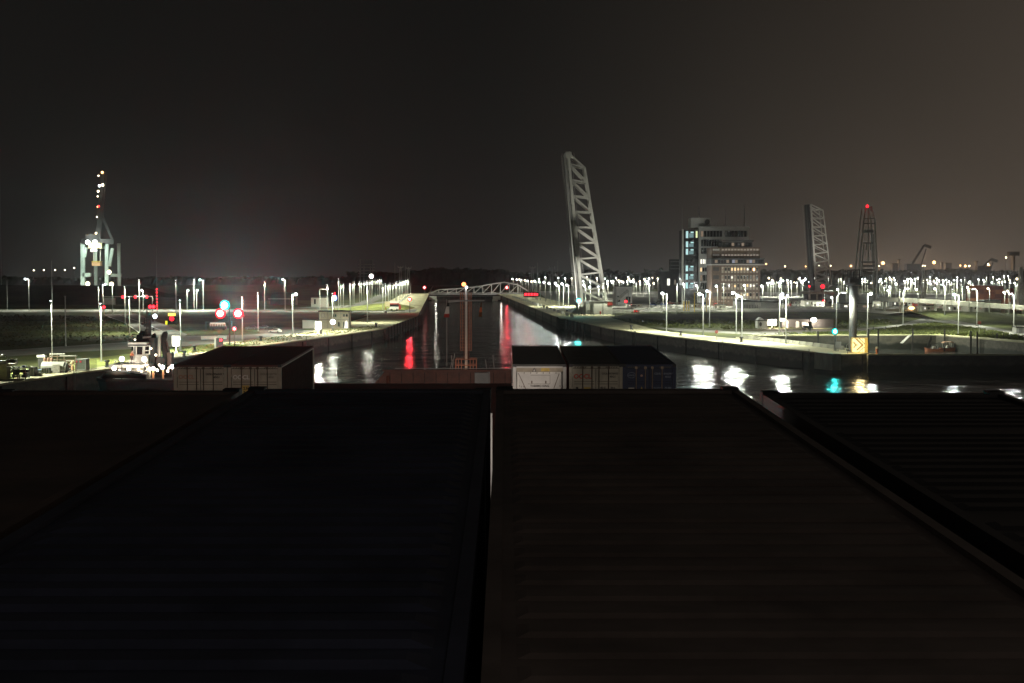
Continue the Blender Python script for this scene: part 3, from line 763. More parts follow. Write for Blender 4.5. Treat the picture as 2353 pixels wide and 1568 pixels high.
# red lettering display beyond the lock
b = gp(1220, 690); k = b.y / F_PX
t = thing('display_board', 'wide display board with a row of red lit letters beyond the right lock apron', 'display board', b)
for s in (-1, 1): part('post', MB().tube([(s * 4.5, .4, 0), (s * 4.5, .4, 5)], .15, 6), steel_g, t)
part('board', MB().cbox((0, 0, 4.6), 11.5, .3, 4.0), steel_d, t)
part('lettering', MB().cbox((-4, -.2, 4.6), 1.5, .12, 1.8).cbox((-1.8, -.2, 4.6), 1.3, .12, 1.8).cbox((.4, -.2, 4.6), 1.4, .12, 1.8).cbox((2.6, -.2, 4.6), 1.2, .12, 1.8).cbox((4.4, -.2, 4.6), .9, .12, 1.6), L_RED, t)

# ------------------------------------------------------------------ bascule bridges
def raised_leaf(name, label, A0, A1, B0, B1, D, depth, n, wA, wB, wm, deckm_=None):
    """a raised truss leaf: A is the deck chord, B the top chord, both from foot to tip (pixels), trusses at D and D+depth"""
    a0, a1, b0, b1 = at(*A0, D), at(*A1, D), at(*B0, D), at(*B1, D)
    t = thing(name, label, 'bascule bridge', (a0.x, D, 0))
    back = Vector((0, depth, 0))
    for j, o in enumerate((Vector((0, 0, 0)), back)):
        e = part('truss', MB().bar(a0 + o, a1 + o, wA), bridgem, t, True)
        part('top_chord', MB().bar(b0 + o, b1 + o, wB), bridgem, e, True)
        # tip: A runs past the last panel
        for i in range(n + 1):
            s = i / n; pb = b0.lerp(b1, s); pa = a0.lerp(a1, s * TIP)
            part('strut', MB().bar(pa + o, pb + o, wm * .85), bridgem, e, True)
            if i < n:
                s2 = (i + 1) / n; pa2 = a0.lerp(a1, s2 * TIP)
                part('diagonal', MB().bar(pa2 + o, pb + o, wm), bridgem, e, True)
        part('diagonal', MB().bar(a1 + o, b1 + o, wm), bridgem, e, True)
    # deck seen on edge, on the outer side of the A chords, with stringers
    u = (a1 - a0).normalized(); nrm = (a0 - b0); nrm -= u * nrm.dot(u); nrm.normalize()
    q0 = a0 + nrm * (wA * .5 + .9); q1 = a1 + nrm * (wA * .5 + .9)
    mb = MB(); vs = []
    for p in (q0, q1):
        for dn, dy in ((0.45, -1.0), (.45, depth + 1), (-.45, depth + 1), (-.45, -1.0)): vs.append(p + nrm * dn + Vector((0, dy, 0)))
    mb.add(vs, [(0, 1, 2, 3), (7, 6, 5, 4), (0, 4, 5, 1), (1, 5, 6, 2), (2, 6, 7, 3), (3, 7, 4, 0)])
    part('deck', mb, deckm_ or bridged, t, True)
    for i in range(n + 1):
        p = a0.lerp(a1, i / n)
        part('cross_beam', MB().bar(p + nrm * .3, p + back + nrm * .3, wA * .7), bridged, t, True)
        p = b0.lerp(b1, i / n)
        part('wind_brace', MB().bar(p, p + back, wB * .5), bridgem, t, True)
    r0, r1 = q0 + nrm * 1.6, q1 + nrm * 1.6
    part('railing', MB().bar(r0, r1, .18).bar(r0 + back, r1 + back, .18), steel_g, t, True)
    return t
TIP = .93
Db = 752
bt = raised_leaf('bascule_bridge', 'tall raised bascule bridge leaf standing over the right lock wall', (1338, 703), (1305.5, 351), (1393, 694), (1342.5, 384), Db, 12, 9, 1.5, 1.2, .85)
# heel of the bridge: foot, counterweight
b = at(1338, 703, Db)
part('heel', MB().yprism([(p.x, p.z) for p in (at(1330, 690, Db), at(1352, 690, Db), at(1352, 718, Db), at(1312, 718, Db), at(1326, 704, Db))], Db - 1.2, Db + 13), bridgem, bt, True)
part('tip_post', MB().bar(at(1305, 352, Db), at(1305, 352, Db) + Vector((0, 12, 0)), 2.2).bar(at(1305.5, 349, Db), at(1306.5, 362, Db), 3.0), bridgem, bt, True)
part('guide_rail', MB().bar(at(1318, 350, Db), at(1320, 364, Db), .3), steel_g, bt, True)
for px in (1344, 1347.5): part('cable', MB().bar(at(px, 704, Db - 1.5), at(px - 34, 372, Db - 1.5), .18), steel_g, bt, True)
# floodlights shining up the leaf
for x, y in ((1300, 716), (1333, 723)):
    p = gp(x, y) + Vector((0, -14, 1.2))
    e = thing('bridge_floodlight', 'low floodlight on the ground shining up the raised bridge leaf', 'floodlight', p - Vector((0, 0, 1.2)), 0, 'floodlights under the raised bridge')
    part('stand', MB().tube([(0, 0, 0), (0, 0, 1.0)], .1, 6), steel_d, e); part('housing', MB().cbox((0, 0, 1.1), .8, .5, .5), steel_d, e)
    slight(e, (0, .6, 1.5), at(1345, 520, Db) - e.location, (1, .97, .85), 300000 if x < 1320 else 100000, 80, .8, .4)
# second raised bridge, far right
P6 = lambda cx, cy: ((cx / 2.613 + 3000) / 1.705, (cy / 2.613 + 750) / 1.705)
D2 = 980
TIP = .95
b2 = raised_leaf('bascule_bridge', 'dim raised bascule bridge leaf between the brown office tower and the radar column', P6(515, 1010), P6(458, 128), P6(672, 960), P6(583, 190), D2, 12, 9, 1.1, .7, .6, deckm_=steel_d)  # dark deck colour stands in for the unlit side of the leaf
part('heel', MB().yprism([(p.x, p.z) for p in (at(*P6(505, 930), D2), at(*P6(545, 930), D2), at(*P6(560, 1040), D2), at(*P6(480, 1040), D2))], D2 - 1, D2 + 13), bridgem, b2, True)
for px, py in (P6(590, 980), P6(560, 900)):
    p = at(px, py, D2 - 25)
    slight(b2, p - b2.location, at(*P6(540, 430), D2) - b2.location, (1, .97, .88), 15000, 60, .9, .4)
t = thing('bridge_abutment', 'pale machine platform under the second raised bridge', 'platform', at(*P6(540, 1140), D2 - 8))
t.location.z = 0
zz = at(*P6(540, 1025), D2 - 8).z
xa, xb = at(*P6(412, 1000), D2 - 8).x, at(*P6(672, 1000), D2 - 8).x
part('slab', MB().box(xa, xb, D2 - 16, D2 + 16, zz - 1.4, zz), wallpale, t, True)
for k in range(3):
    x = xa + (xb - xa) * (.05, .35, .95)[k]; part('pillar', MB().box(x - .5, x + .5, D2 - 15, D2 - 13.6, 0, zz - 1.4), wallpale, t, True)
part('back_wall', MB().box(xa + 3, xb - 2, D2 + 6, D2 + 14, 0, zz - 1.4), roofm, t, True)
# red lamps on bridge 2
for px, py, r in ((P6(580, 970) + (2.2,)), (P6(444, 968) + (1.1,)), (P6(588, 1122) + (1.6,))):
    D = D2 - 30; p = at(px, py, D)
    e = thing('red_lamp', 'red lamp glowing at the foot of the second raised bridge', 'lamp', (p.x, D, 0), 0, 'red lamps at the second bridge')
    part('post', MB().tube([(0, .3, 0), (0, .3, p.z)], .15, 6), steel_g, e); part('lamp_glass', MB().ball((0, 0, p.z), r * .6, 8, 6), L_REDCORE, e)
    plight(e, (0, -2, p.z), RED, 160, .4)

# low bridge closing the far end of the lock
D = 1425
def B(px, py): return at(px, py, D)
t = thing('truss_bridge', 'low pale truss bridge lying closed across the far end of the lock', 'bridge', B(1100, 675))
t.location.z = 0
top = [(1007, 665), (1050, 663), (1098, 658), (1130, 652), (1158, 648), (1190, 654), (1213, 668)]
bot = [(988, 673.5)] + [(x, 673.5) for x in (1024, 1048, 1072, 1098, 1130, 1158, 1190, 1222)]
def ytop(x):
    for (x0, y0), (x1, y1) in zip(top, top[1:]):
        if x0 <= x <= x1: return y0 + (y1 - y0) * (x - x0) / (x1 - x0)
    return 673
for j, o in enumerate((Vector((0, 0, 0)), Vector((0, 11, 0)))):
    mb = MB()
    for p, q in zip([(990, 673)] + top, top + [(1218, 673)]): mb.bar(B(*p) + o, B(*q) + o, .95)
    e = part('truss', mb, bridgem, t, True)
    xs = [1007 + i * (1190 - 1007) / 9 for i in range(10)]
    for i, x in enumerate(xs):
        part('strut', MB().bar(B(x, ytop(x)) + o, B(x, 673.5) + o, .6), bridgem, e, True)
        if i: part('diagonal', MB().bar(B(x, ytop(x)) + o, B(xs[i - 1], 673.5) + o, .6), bridgem, e, True)
part('deck', MB().bar(B(984, 675) + Vector((0, 5.5, 0)), B(1236, 675) + Vector((0, 5.5, 0)), 13, 1.5), bridged, t, True)
part('railing', MB().bar(B(984, 671.5) + Vector((0, -1.2, 0)), B(1236, 671.5) + Vector((0, -1.2, 0)), .25), steel_w, t, True)
for px in (1005, 1152, 1215):  # added floodlights, put in to brighten the low truss
    e = thing('bridge_floodlight', 'added ground floodlight brightening the low far bridge', 'floodlight', (B(px, 680).x, D - 30, 0.05), 0, 'added floodlights under the low far bridge')
    part('stand', MB().tube([(0, 0, 0), (0, 0, 1.2)], .12, 6), steel_d, e); part('housing', MB().cbox((0, 0, 1.3), .9, .5, .5), steel_d, e)
    plight(e, (0, -1, 3.0), (1, .97, .85), 1200, .4); slight(e, (0, 0, 1.8), (40 if px < 1100 else -30, 33, 7), (1, .94, .84), 17000, 95, .6, .3)

# machine house below the raised bridge
P4 = lambda cx, cy: ((cx / 2.703 + 1900) / 1.705, (cy / 2.703 + 950) / 1.705)
Dm = 737
xa, xb = at(*P4(1048, 700), Dm).x, at(*P4(1345, 700), Dm).x; zt = at(*P4(1100, 622), Dm).z
t = thing('machine_house', 'long white machine house with a red panel at the foot of the raised bridge', 'building', ((xa + xb) / 2, Dm, 0))
part('wall', MB().box(xa, xb, Dm, Dm + 9, 0, zt), white_p, t, True)
part('roof', MB().box(xa - .2, xb + .2, Dm - .2, Dm + 9.2, zt + .003, zt + .35), steel_g, t, True)
x0, x1 = at(*P4(1293, 640), Dm).x, at(*P4(1345, 640), Dm).x
part('red_panel', MB().box(x0, x1 + .1, Dm - .12, Dm - .003, at(*P4(1293, 664), Dm).z, zt - .1), red_p, t, True)
for cx in (1065, 1132, 1146, 1250):
    x = at(*P4(cx, 700), Dm).x; part('drain_pipe', MB().box(x - .12, x + .12, Dm - .25, Dm - .003, 0, zt - .2), steel_g, t, True)
x = at(*P4(1100, 700), Dm).x
part('door', MB().box(x - .8, x + .8, Dm - .06, Dm - .003, 0, 2.3), steel_g, t, True)
t2 = thing('hydrant', 'small red hydrant standing at the right corner of the white machine house', 'hydrant', gp(1379, 722))
part('barrel', MB().tube([(0, 0, 0), (0, 0, 1.2)], .35, 8), red_p, t2); part('bonnet', MB().ball((0, 0, 1.3), .42, 8, 6), red_p, t2)

# dark sloping building behind
Dq = 960
def boxb(name, label, cat, px0, px1, py0, D, depth, wm_, roof_m=None, pitch=0, group=None):
    x0, x1 = at(px0, 650, D).x, at(px1, 650, D).x; z = at(1176, py0, D).z
    t = thing(name, label, cat, ((x0 + x1) / 2, D + depth / 2, 0), 0, group); l = [(-(x1 - x0) / 2), (x1 - x0) / 2, -depth / 2, depth / 2]
    part('wall', MB().box(l[0], l[1], l[2], l[3], 0, z), wm_, t)
    if pitch:
        part('roof', MB().yprism([(l[0] - .3, z), (l[1] + .3, z), (l[1] - (l[1] - l[0]) * .12, z + pitch), (l[0] + (l[1] - l[0]) * .12, z + pitch)], l[2] - .3, l[3] + .3), roof_m or roofm, t)
    else: part('roof', MB().box(l[0] - .25, l[1] + .25, l[2] - .25, l[3] + .25, z + .003, z + .4), roof_m or roofm, t)
    return t, l, z
def windows(t, l, z, spec, m):                 # spec: list of (u0,u1,v0,v1) fractions on the front wall
    for s in spec:
        a, b_, c, d_ = s[:4]; mm = s[4] if len(s) > 4 else m
        w = l[1] - l[0]
        e = part('window', MB().box(l[0] + a * w, l[0] + b_ * w, l[2] - .06, l[2] - .003, c * z, d_ * z), steel_g, t)
        part('pane', MB().box(l[0] + a * w + .12, l[0] + b_ * w - .12, l[2] - .10, l[2] - .063, c * z + .1, d_ * z - .1), mm, e)
t, l, z = boxb('warehouse', 'grey flat warehouse behind the raised bridge foot', 'building', 1416, 1452, 658, Dq, 30, cladding)
windows(t, l, z, [(.05, .25, .15, .5), (.6, .9, .1, .45)], glass_d)
t = thing('conveyor_boom', 'slanting grey boom rising in front of the flat warehouse', 'conveyor', gp(1418, 700))
pa, pb = at(1418, 688, 940), at(1443, 666, 940)
part('boom', MB().bar(pa, pb, 1.2, 2.0), steel_g, t, True); part('leg', MB().bar((pa.x, 940, 0), pa, .6).bar((pb.x, 940, 0), pb, .5), steel_g, t, True)

# ------------------------------------------------------------------ the two office towers
P5 = lambda cx, cy: ((cx / 2.613 + 2500) / 1.705, (cy / 2.613 + 750) / 1.705)
DA = 960
def XA(cx, D=DA): return at(*P5(cx, 700), D).x
def ZA(cy, D=DA): return at(*P5(700, cy), D).z
t = thing('office_tower', 'tall pale grey office tower with a turquoise lit glass stair and roof masts', 'building', (XA(800), DA + 12, 0))
x0, xs, x1 = XA(455), XA(618), XA(1128)
part('wall', MB().box(xs, x1, DA, DA + 26, 0, ZA(362)), cladding, t, True)
part('stair_tower', MB().box(x0, xs - .003, DA + 1.2, DA + 22, 0, ZA(392)), glass_d, t, True)
part('corner_post', MB().box(x0 - .6, x0 + .5, DA + .4, DA + 1.15, 0, ZA(385)), steel_w, t, True)
part('roof_slab', MB().box(xs - .6, x1 + .4, DA - .5, DA + 26.5, ZA(372), ZA(355)), cladding, t, True)
part('roof_block', MB().box(XA(540), XA(742), DA + 2, DA + 18, ZA(366), ZA(266)), cladding, t, True)
part('roof_block_vent', MB().tube([(XA(706), DA + 1.8, ZA(308)), (XA(706), DA + 1.99, ZA(308))], 1.7, 12), black, t, True)
for cx, c0, c1, r in ((460, 400, 160, .35), (632, 270, 120, .55), (908, 360, 165, .3), (1102, 356, 120, .55), (810, 356, 300, .25)):
    part('roof_mast', MB().tube([(XA(cx), DA + 8, ZA(c0)), (XA(cx), DA + 8, ZA(c1))], [r, r * .4], 6), steel_g, t, True)
part('satellite_dish', MB().ball((XA(985), DA + 3, ZA(462)), 1.3, 8, 6, (1, .5, 1)), steel_w, t, True)
# lit stair windows
for c0, c1 in ((400, 478), (505, 572), (580, 648), (752, 818), (838, 905), (925, 995)):
    e = part('window', MB().box(XA(484), XA(568), DA + .95, DA + 1.19, ZA(c1), ZA(c0)), steel_d, t, True)
    part('pane', MB().box(XA(487), XA(510), DA + .7, DA + .93, ZA(c1 - 4), ZA(c0 + 4)), WIN_COOL, e, True)
    part('pane', MB().box(XA(520), XA(565), DA + .7, DA + .93, ZA(c1 - 8), ZA(c0 + 26)), WIN_COOLD, e, True)
    part('pane', MB().box(XA(535), XA(565), DA + .7, DA + .93, ZA(c0 + 22), ZA(c0 + 8)), WIN_COOL, e, True)
e = part('window', MB().box(XA(588), XA(606), DA + .9, DA + 1.19, ZA(470), ZA(402)), glowm('window_lime', (.9, 1, .5), 1.0), t, True)
# facade grid: floors of dark glass between pale bands
def grid(c0, c1, r0, r1, n, m=glass_d, lit=()):
    for i in range(n):
        a = c0 + (c1 - c0) * i / n; b_ = c0 + (c1 - c0) * (i + .86) / n
        e = part('window', MB().box(XA(a), XA(b_), DA - .16, DA - .003, ZA(r1), ZA(r0)), steel_d, t, True)
        part('pane', MB().box(XA(a) + .12, XA(b_) - .12, DA - .24, DA - .163, ZA(r1) + .12, ZA(r0) - .12), dict(lit).get(i, m), e, True)
grid(636, 860, 400, 462, 7, lit=((0, WIN_DIM),)); grid(884, 1110, 400, 462, 7)
grid(640, 858, 490, 560, 8); grid(640, 750, 575, 636, 4)
grid(632, 735, 690, 740, 4, lit=((0, WIN_WHITE), (1, WIN_WHITE), (2, WIN_WHITE))); grid(632, 752, 775, 820, 5, lit=((0, WIN_WARM), (4, WIN_COOL)))
grid(632, 745, 850, 915, 4, lit=((0, WIN_DIM),)); grid(632, 748, 930, 998, 5, lit=((4, WIN_COOL),)); grid(632, 745, 1030, 1085, 4, lit=((2, WIN_COOL),))

DB = 925
def XB(cx): return at(*P5(cx, 700), DB).x
def ZB(cy): return at(*P5(700, cy), DB).z
t = thing('office_tower', 'brown brick office tower with a projecting glazed control room and small lit windows', 'building', (XB(1000), DB + 10, 0))
part('wall', MB().box(XB(750), XB(1245), DB, DB + 24, 0, ZB(570)), brick, t, True)
part('penthouse', MB().box(XB(860), XB(1170), DB + 2, DB + 20, ZB(569), ZB(512)), roofm, t, True)
part('penthouse_roof', MB().box(XB(845), XB(1182), DB + 1, DB + 21, ZB(511), ZB(494)), roofm, t, True)
for i in range(8):
    a = 890 + i * 34
    part('penthouse_window', MB().box(XB(a), XB(a + 26), DB + 1.8, DB + 1.99, ZB(556), ZB(522)), WIN_DIM if i in (2, 5) else glass_d, t, True)
part('control_room', MB().box(XB(738), XB(1280), DB - 3, DB + 22, ZB(742), ZB(690)), steel_d, t, True)
part('control_room_roof', MB().box(XB(733), XB(1286), DB - 3.6, DB + 22.6, ZB(689), ZB(682)), roofm, t, True)
part('control_room_sill', MB().box(XB(736), XB(1283), DB - 3.3, DB + 22, ZB(752), ZB(743)), cladding, t, True)
random.seed(11)
for i in range(18):
    a = 748 + i * 29.3
    m_ = glass_d
    if i in (1, 5, 8, 12, 14): m_ = WIN_DIM
    if i in (7, 13): m_ = glowm('window_screen', (.75, .8, 1), .35)
    part('control_room_window', MB().box(XB(a), XB(a + 25), DB - 3.15, DB - 3.003, ZB(730), ZB(698)), m_, t, True)
for r0, r1 in ((584, 602), (640, 657)):
    for i in range(12):
        a = 852 + i * 32.2; part('window', MB().box(XB(a), XB(a + 22), DB - .12, DB - .003, ZB(r1), ZB(r0)), glowm('window_blind', (1, .85, .66), .24), t, True)
    part('window_band', MB().box(XB(760), XB(828), DB - .12, DB - .003, ZB(r1), ZB(r0)), cladding, t, True)
blind = mat('window_blind_cloth', (.34, .30, .24), .8, var=.15)
lit = {(0, 3): 'w', (0, 4): 'w', (0, 5): 'w', (0, 6): 'w', (0, 7): 'w', (0, 8): 'W', (0, 10): 's', (0, 0): 'd', (1, 3): 'W', (1, 4): 'd', (2, 3): 'd', (2, 4): 'w', (2, 8): 'w', (2, 9): 'W', (2, 10): 'W', (2, 6): 'd', (3, 6): 'w', (3, 7): 'W', (3, 8): 'w', (3, 10): 'd', (1, 0): 'd', (1, 10): 'd'}
for r, c0 in enumerate((768, 852, 938, 1030)):
    for i in range(12):
        a = 852 + i * 32
        k = lit.get((r, i))
        m_ = {'w': random.choice((WIN_WARM, WIN_WARM, WIN_AMBER, WIN_SOFT)), 'W': WIN_WHITE, 's': L_SODIUM, 'd': WIN_DIM}.get(k, glass_d)
        e = part('window', MB().box(XB(a), XB(a + 21), DB - .10, DB - .003, ZB(c0 + 64), ZB(c0)), blind, t, True)
        part('pane', MB().box(XB(a + 2), XB(a + 19), DB - .18, DB - .103, ZB(c0 + 42 - (random.uniform(0, 10) if k else 0)), ZB(c0 + 6 + (random.uniform(0, 12) if k else 0))), m_, e, True)
    part('window_band', MB().box(XB(766), XB(826), DB - .1, DB - .003, ZB(c0 + 42), ZB(c0 + 4)), roofm, t, True)
for i in range(6):
    a = 752 + i * 32; part('window', MB().box(XB(a), XB(a + 20), DB - .1, DB - .003, ZB(1128), ZB(1112)), WIN_DIM, t, True)
# added lamps at the foot of the towers, put in to brighten the facades
for px, D, h in ((1572, 935, 13.5), (1602, 925, 12.5), (1648, 900, 12.5), (1712, 895, 13.0), (1752, 905, 12.5)):
    p = at(px, 690, D)
    e = lamp_at(Vector((p.x, D, 0)), h, 'globe', 'added lamp post brightening the two office towers from their foot', 'added lamps before the office towers', dx=-.8, power=.7, w=.8)
    plight(e, (-.8, 1.2, h - .3), (1, .98, .88), 3200, .3)
# low blocks to the left of the towers
t, l, z = boxb('office_block', 'dark low block with two lit windows left of the grey tower', 'building', 1518, 1568, 624, 1040, 20, roofm)
windows(t, l, z, [(.28, .42, .55, .78, WIN_WHITE), (.62, .68, .58, .74, WIN_DIM)], glass_d)
xa, xb = at(1543, 600, 1040).x, at(1566, 600, 1040).x
part('upper_block', MB().box(xa - t.location.x, xb - t.location.x, -6, 8, z + .403, at(1176, 595, 1040).z), roofm, t)
for k in range(3): part('roof_rail', MB().box(xa - t.location.x - 1, xb - t.location.x + 1, -6.6, -6.3, z + 2 + k * 2.5, z + 2.3 + k * 2.5), steel_g, t)

# curved-roof grey hall in front of the brown tower
t, l, z = boxb('grey_hall', 'long grey hall with a dark sagging roof in front of the brown office tower', 'building', 1702, 1795, 693, 850, 30, cladding)
t_, x_, l_, = t, None, l
part('canopy', MB().yprism([(l[0], z + .42), (l[0] + 5, z + .5), (l[1] + 1, z - .6), (l[1] + 1, z - .2), (l[0] + 6, z + 1.3), (l[0], z + 1.2)], l[2] - 2, l[3]), roofm, t)
for i in range(9): part('fin', MB().box(l[0] + 2 + i * .9, l[0] + 2.3 + i * .9, l[2] - .3, l[2] - .003, 0.4, z * .6), steel_d, t)
part('gate_panel', MB().box(l[0] + 8, l[0] + 11.5, l[2] - .2, l[2] - .003, z * .35, z * .9), white_p, t)
t, l, z = boxb('white_kiosk', 'small white kiosk in front of the brown office tower', 'kiosk', 1721, 1736, 697, 860, 4, white_p)
windows(t, l, z, [(.2, .8, .4, .7)], glass_d)
# low dark shed on the right bank, two glaring wall lamps
P7 = lambda cx, cy: ((cx / 2.614 + 2500) / 1.705, (cy / 2.614 + 1200) / 1.705)
Ds = dist(753)
t, l, z = boxb('boat_shed', 'long low dark shed with two glaring wall lamps on the right bank', 'shed', 1798, 1916, 735.5, Ds, 9, roofm)
for i, u in enumerate((.06, .27, .33, .62)):
    part('door', MB().box(l[0] + u * (l[1] - l[0]), l[0] + (u + .05) * (l[1] - l[0]), l[2] - .08, l[2] - .003, 0, 2.6), black if i in (2, 3) else cladding, t)
part('plinth_panel', MB().box(l[0] + 5, l[0] + 9, l[2] - .05, l[2] - .003, .2, 2.2), cladding, t)
for px, r in ((1868, 1.15), (1797, .55)):
    x = at(px, 733, Ds).x - t.location.x
    e = part('wall_lamp', MB().box(x - .9, x + .9, l[2] - .8, l[2] - .1, z - .3, z + .9), steel_g, t)
    part('lamp_glass', MB().ball((x, l[2] - .9, z + .25), r, 10, 6, (1, .4, .75)), glowm('lamp_flood', (1, .95, .86), 12), e)
    plight(t, (x, l[2] - 2.4, z - .2), (1, .80, .62), 6000, .3)
t2, l, z = boxb('garden_hut', 'small grey gabled hut with an oval opening on the right bank', 'hut', 1741, 1763, 737, dist(753.5), 5, cladding)
part('gable', MB().yprism([(l[0], z + .401), (l[0] + 2.4, z + .401), (l[0] + 1.2, z + 1.4)], l[2], l[3]), cladding, t2)
part('opening', MB().ball((l[0] + 1.1, l[2], 1.5), .75, 10, 6, (.7, .1, 1.1)), black, t2)
b = gp(1767, 752); t = thing('flood_mast', 'short mast with a glaring oblong floodlight beside the small grey hut', 'floodlight', gp(1773, 753))
k = t.location.y / F_PX; z = (753 - 740) * k
part('post', MB().tube([(0, .3, 0), (0, .3, z + .5)], .15, 6), steel_g, t); part('housing', MB().cbox((0, .2, z), 3.6, .4, 2.4), steel_g, t)
part('lamp_glass', MB().ball((0, -.1, z), 1.55, 10, 6, (1, .35, .7)), glowm('lamp_flood', (1, .95, .86), 12), t)
plight(t, (0, -1.8, z), (1, .80, .62), 7000, .3)

# ------------------------------------------------------------------ radar column and the chevron sign
b = gp(1958.5, 806); k = b.y / F_PX
t = thing('radar_column', 'thick pale column with a dark caged platform on top beside the yellow sign', 'tower', b)
zt = at(1958, 655, b.y).z
part('column', MB().tube([(0, 0, 0), (0, 0, zt)], 1.02, 24), mat('column_paint', (.74, .74, .72), .6, var=.12, scale=.6), t, smooth=True)
part('base_plate', MB().tube([(0, 0, 0), (0, 0, .3)], 1.5, 24), steel_g, t)
e = thing('column_fill_light', 'small added floodlight brightening the thick radar column from its foot', 'floodlight', gp(1944, 811.5) + Vector((0, -1.2, 0)))  # added lamp, put in to lift the dark front of the column
part('stand', MB().tube([(0, 0, 0), (0, 0, .8)], .08, 6), steel_d, e); part('housing', MB().cbox((0, -.1, .95), .6, .4, .4), steel_d, e)
slight(e, (0, .3, 1.3), b + Vector((0, 0, 11)) - e.location, (.95, .98, 1), 900, 110, .7, .3)
part('platform', MB().tube([(0, 0, zt), (0, 0, zt + .7)], [2.1, 2.3], 20), steel_d, t)
mb = MB(); zc = at(1958, 617, b.y).z
for i in range(12):
    a = i * math.pi / 6; c, s = math.cos(a) * 2.15, math.sin(a) * 2.15; c2, s2 = math.cos(a + math.pi / 6) * 2.15, math.sin(a + math.pi / 6) * 2.15
    mb.bar((c, s, zt + .7), (c, s, zc - .3), .14)
    for z in (zt + 1.1, zt + 1.6, zt + 2.1, zt + 2.8, zc - .3): mb.bar((c, s, z), (c2, s2, z), .14)
part('cage', mb, steel_d, t)
part('equipment', MB().box(-1.2, 1.2, -1, 1, zt + .7, zt + 1.9).box(-.3, .3, -.3, .3, zt + 1.9, zc - .6), steel_d, t)
part('scanner', MB().bar((-1.6, 0, zc - .4), (1.7, 0, zc - .25), .3), steel_d, t)
part('ladder_hoop', MB().tube([(-1.2 - .6 * math.sin(a), -.5, .1 + 1.9 * (1 - math.cos(a)) / 2) for a in [i * math.pi / 6 for i in range(7)]], .06, 6), steel_w, t)
b = gp(1971, 810.5); k = b.y / F_PX
t = thing('chevron_sign', 'large yellow lit box sign with dark chevron arrows pointing right at the quay end', 'sign', b)
h = 33 * k; w = 27.5 * k; x0, x1 = -13 * k, -13 * k + w
part('box', MB().box(x0 - .25, x1 + .9, .05, 1.9, 0.05, h + .25), mat('sign_box', (.33, .25, .08), .6), t)
sgm = glowm('sign_yellow', (1, .80, .36), 1.7, sample=True)
part('lit_face', MB().box(x0, x1, -.05, .045, .25, h + .05), sgm, t)
S8 = lambda cx, cy: (x0 + (cx - 395) / 150 * w, .25 + (525 - cy) / 160 * (h - .2))
dk = mat('sign_arrow', (.10, .07, .015), .7)
def poly(pts, y0, y1): return MB().yprism([S8(*p) for p in pts], y0, y1)
part('chevron', poly([(425, 368), (452, 368), (534, 441), (455, 507), (440, 500), (505, 441)], -.12, -.053), dk, t)
part('inner_arrow', poly([(404, 402), (418, 408), (440, 432), (470, 441), (440, 450), (412, 480), (402, 474), (425, 443), (402, 415)], -.12, -.053), dk, t)
part('fine_line', poly([(470, 366), (485, 366), (545, 425), (545, 434)], -.12, -.053), dk, t)
part('fine_line', poly([(465, 522), (475, 522), (545, 470), (545, 462)], -.12, -.053), dk, t)
part('mullion', poly([(519, 366), (524, 366), (524, 524), (519, 524)], -.12, -.056), mat('sign_mullion', (.5, .38, .12), .6), t)
plight(t, ((x0 + x1) / 2, -2.5, h * .55), (1, .78, .36), 1500, 1.0)
t = thing('control_box', 'small grey control box on legs at the foot of the curved lamp post', 'box', gp(1925, 806))
part('cabinet', MB().box(-.75, .75, -.3, .3, .9, 2.5), steel_w, t); part('leg', MB().box(-.1, .1, -.1, .1, 0, .9), steel_g, t)
t = thing('marker_post', 'short pale marker post on the jetty behind the yellow sign', 'post', gp(2014, 812.6))
part('post', MB().tube([(0, 0, 0), (0, 0, 1.4)], .28, 8), orange_p, t); part('band', MB().tube([(0, 0, 1.4), (0, 0, 1.9)], .28, 8), white_p, t)

# timber mooring piles in the basin
P8 = lambda cx, cy: ((cx / 2.905 + 3200) / 1.705, (cy / 2.905 + 1200) / 1.705)
for cx, c0 in ((585, 262), (697, 258), (1088, 256), (1452, 268), (1750, 285), (1822, 290), (2048, 308), (2245, 390), (12, 285)):
    px, py = P8(cx, c0); D = 488 if cx < 1700 else 470
    p = at(px, py, D)
    o = thing('mooring_pile', 'dark mooring pile standing in front of the basin wall', 'pile', (p.x, D, WZ), 0, 'mooring piles in the basin')
    part('pile', MB().tube([(0, 0, -4), (0, 0, p.z - WZ)], [.36, .28], 8), timber, o)
    part('pile_cap', MB().tube([(0, 0, p.z - WZ), (0, 0, p.z - WZ + .2)], .34, 8), black, o)
t = thing('gangway', 'pale gangway ramp sloping down the basin wall', 'gangway', (at(*P8(1020, 370), 491).x, 491, WZ))
part('ramp', MB().bar(at(*P8(1060, 322), 491), at(*P8(960, 415), 489), 1.2, .25), steel_w, t, True)
part('handrail', MB().bar(at(*P8(1055, 316), 491), at(*P8(958, 406), 489), .1), steel_w, t, True)
t = thing('work_frame', 'black triangular frame on the basin wall behind the orange boats', 'frame', (at(*P8(1285, 400), 490).x, 490, WZ))
part('frame', MB().yprism([(p.x, p.z) for p in (at(*P8(1292, 325), 490), at(*P8(1305, 372), 490), at(*P8(1262, 452), 490), at(*P8(1248, 452), 490))], 489.6, 490), black, t, True)
for i, (cx, cy) in enumerate(((640, 265), (780, 262), (905, 250), (1900, 300), (2000, 330), (2120, 345), (2205, 355), (2295, 360))):
    b = gp(*P8(cx, cy + 14)); o = single('fence_post', MB().tube([b, b + Vector((0, 0, 1.6))], .12, 6), timber, 'short dark fence post on the grass verge along the basin', 'fence post', 'fence posts along the basin verge', loc=b)
b = gp(2270, 776)
t = thing('round_sign', 'small red round sign on a post above the basin wall', 'sign', gp(*P8(1845, 318)))
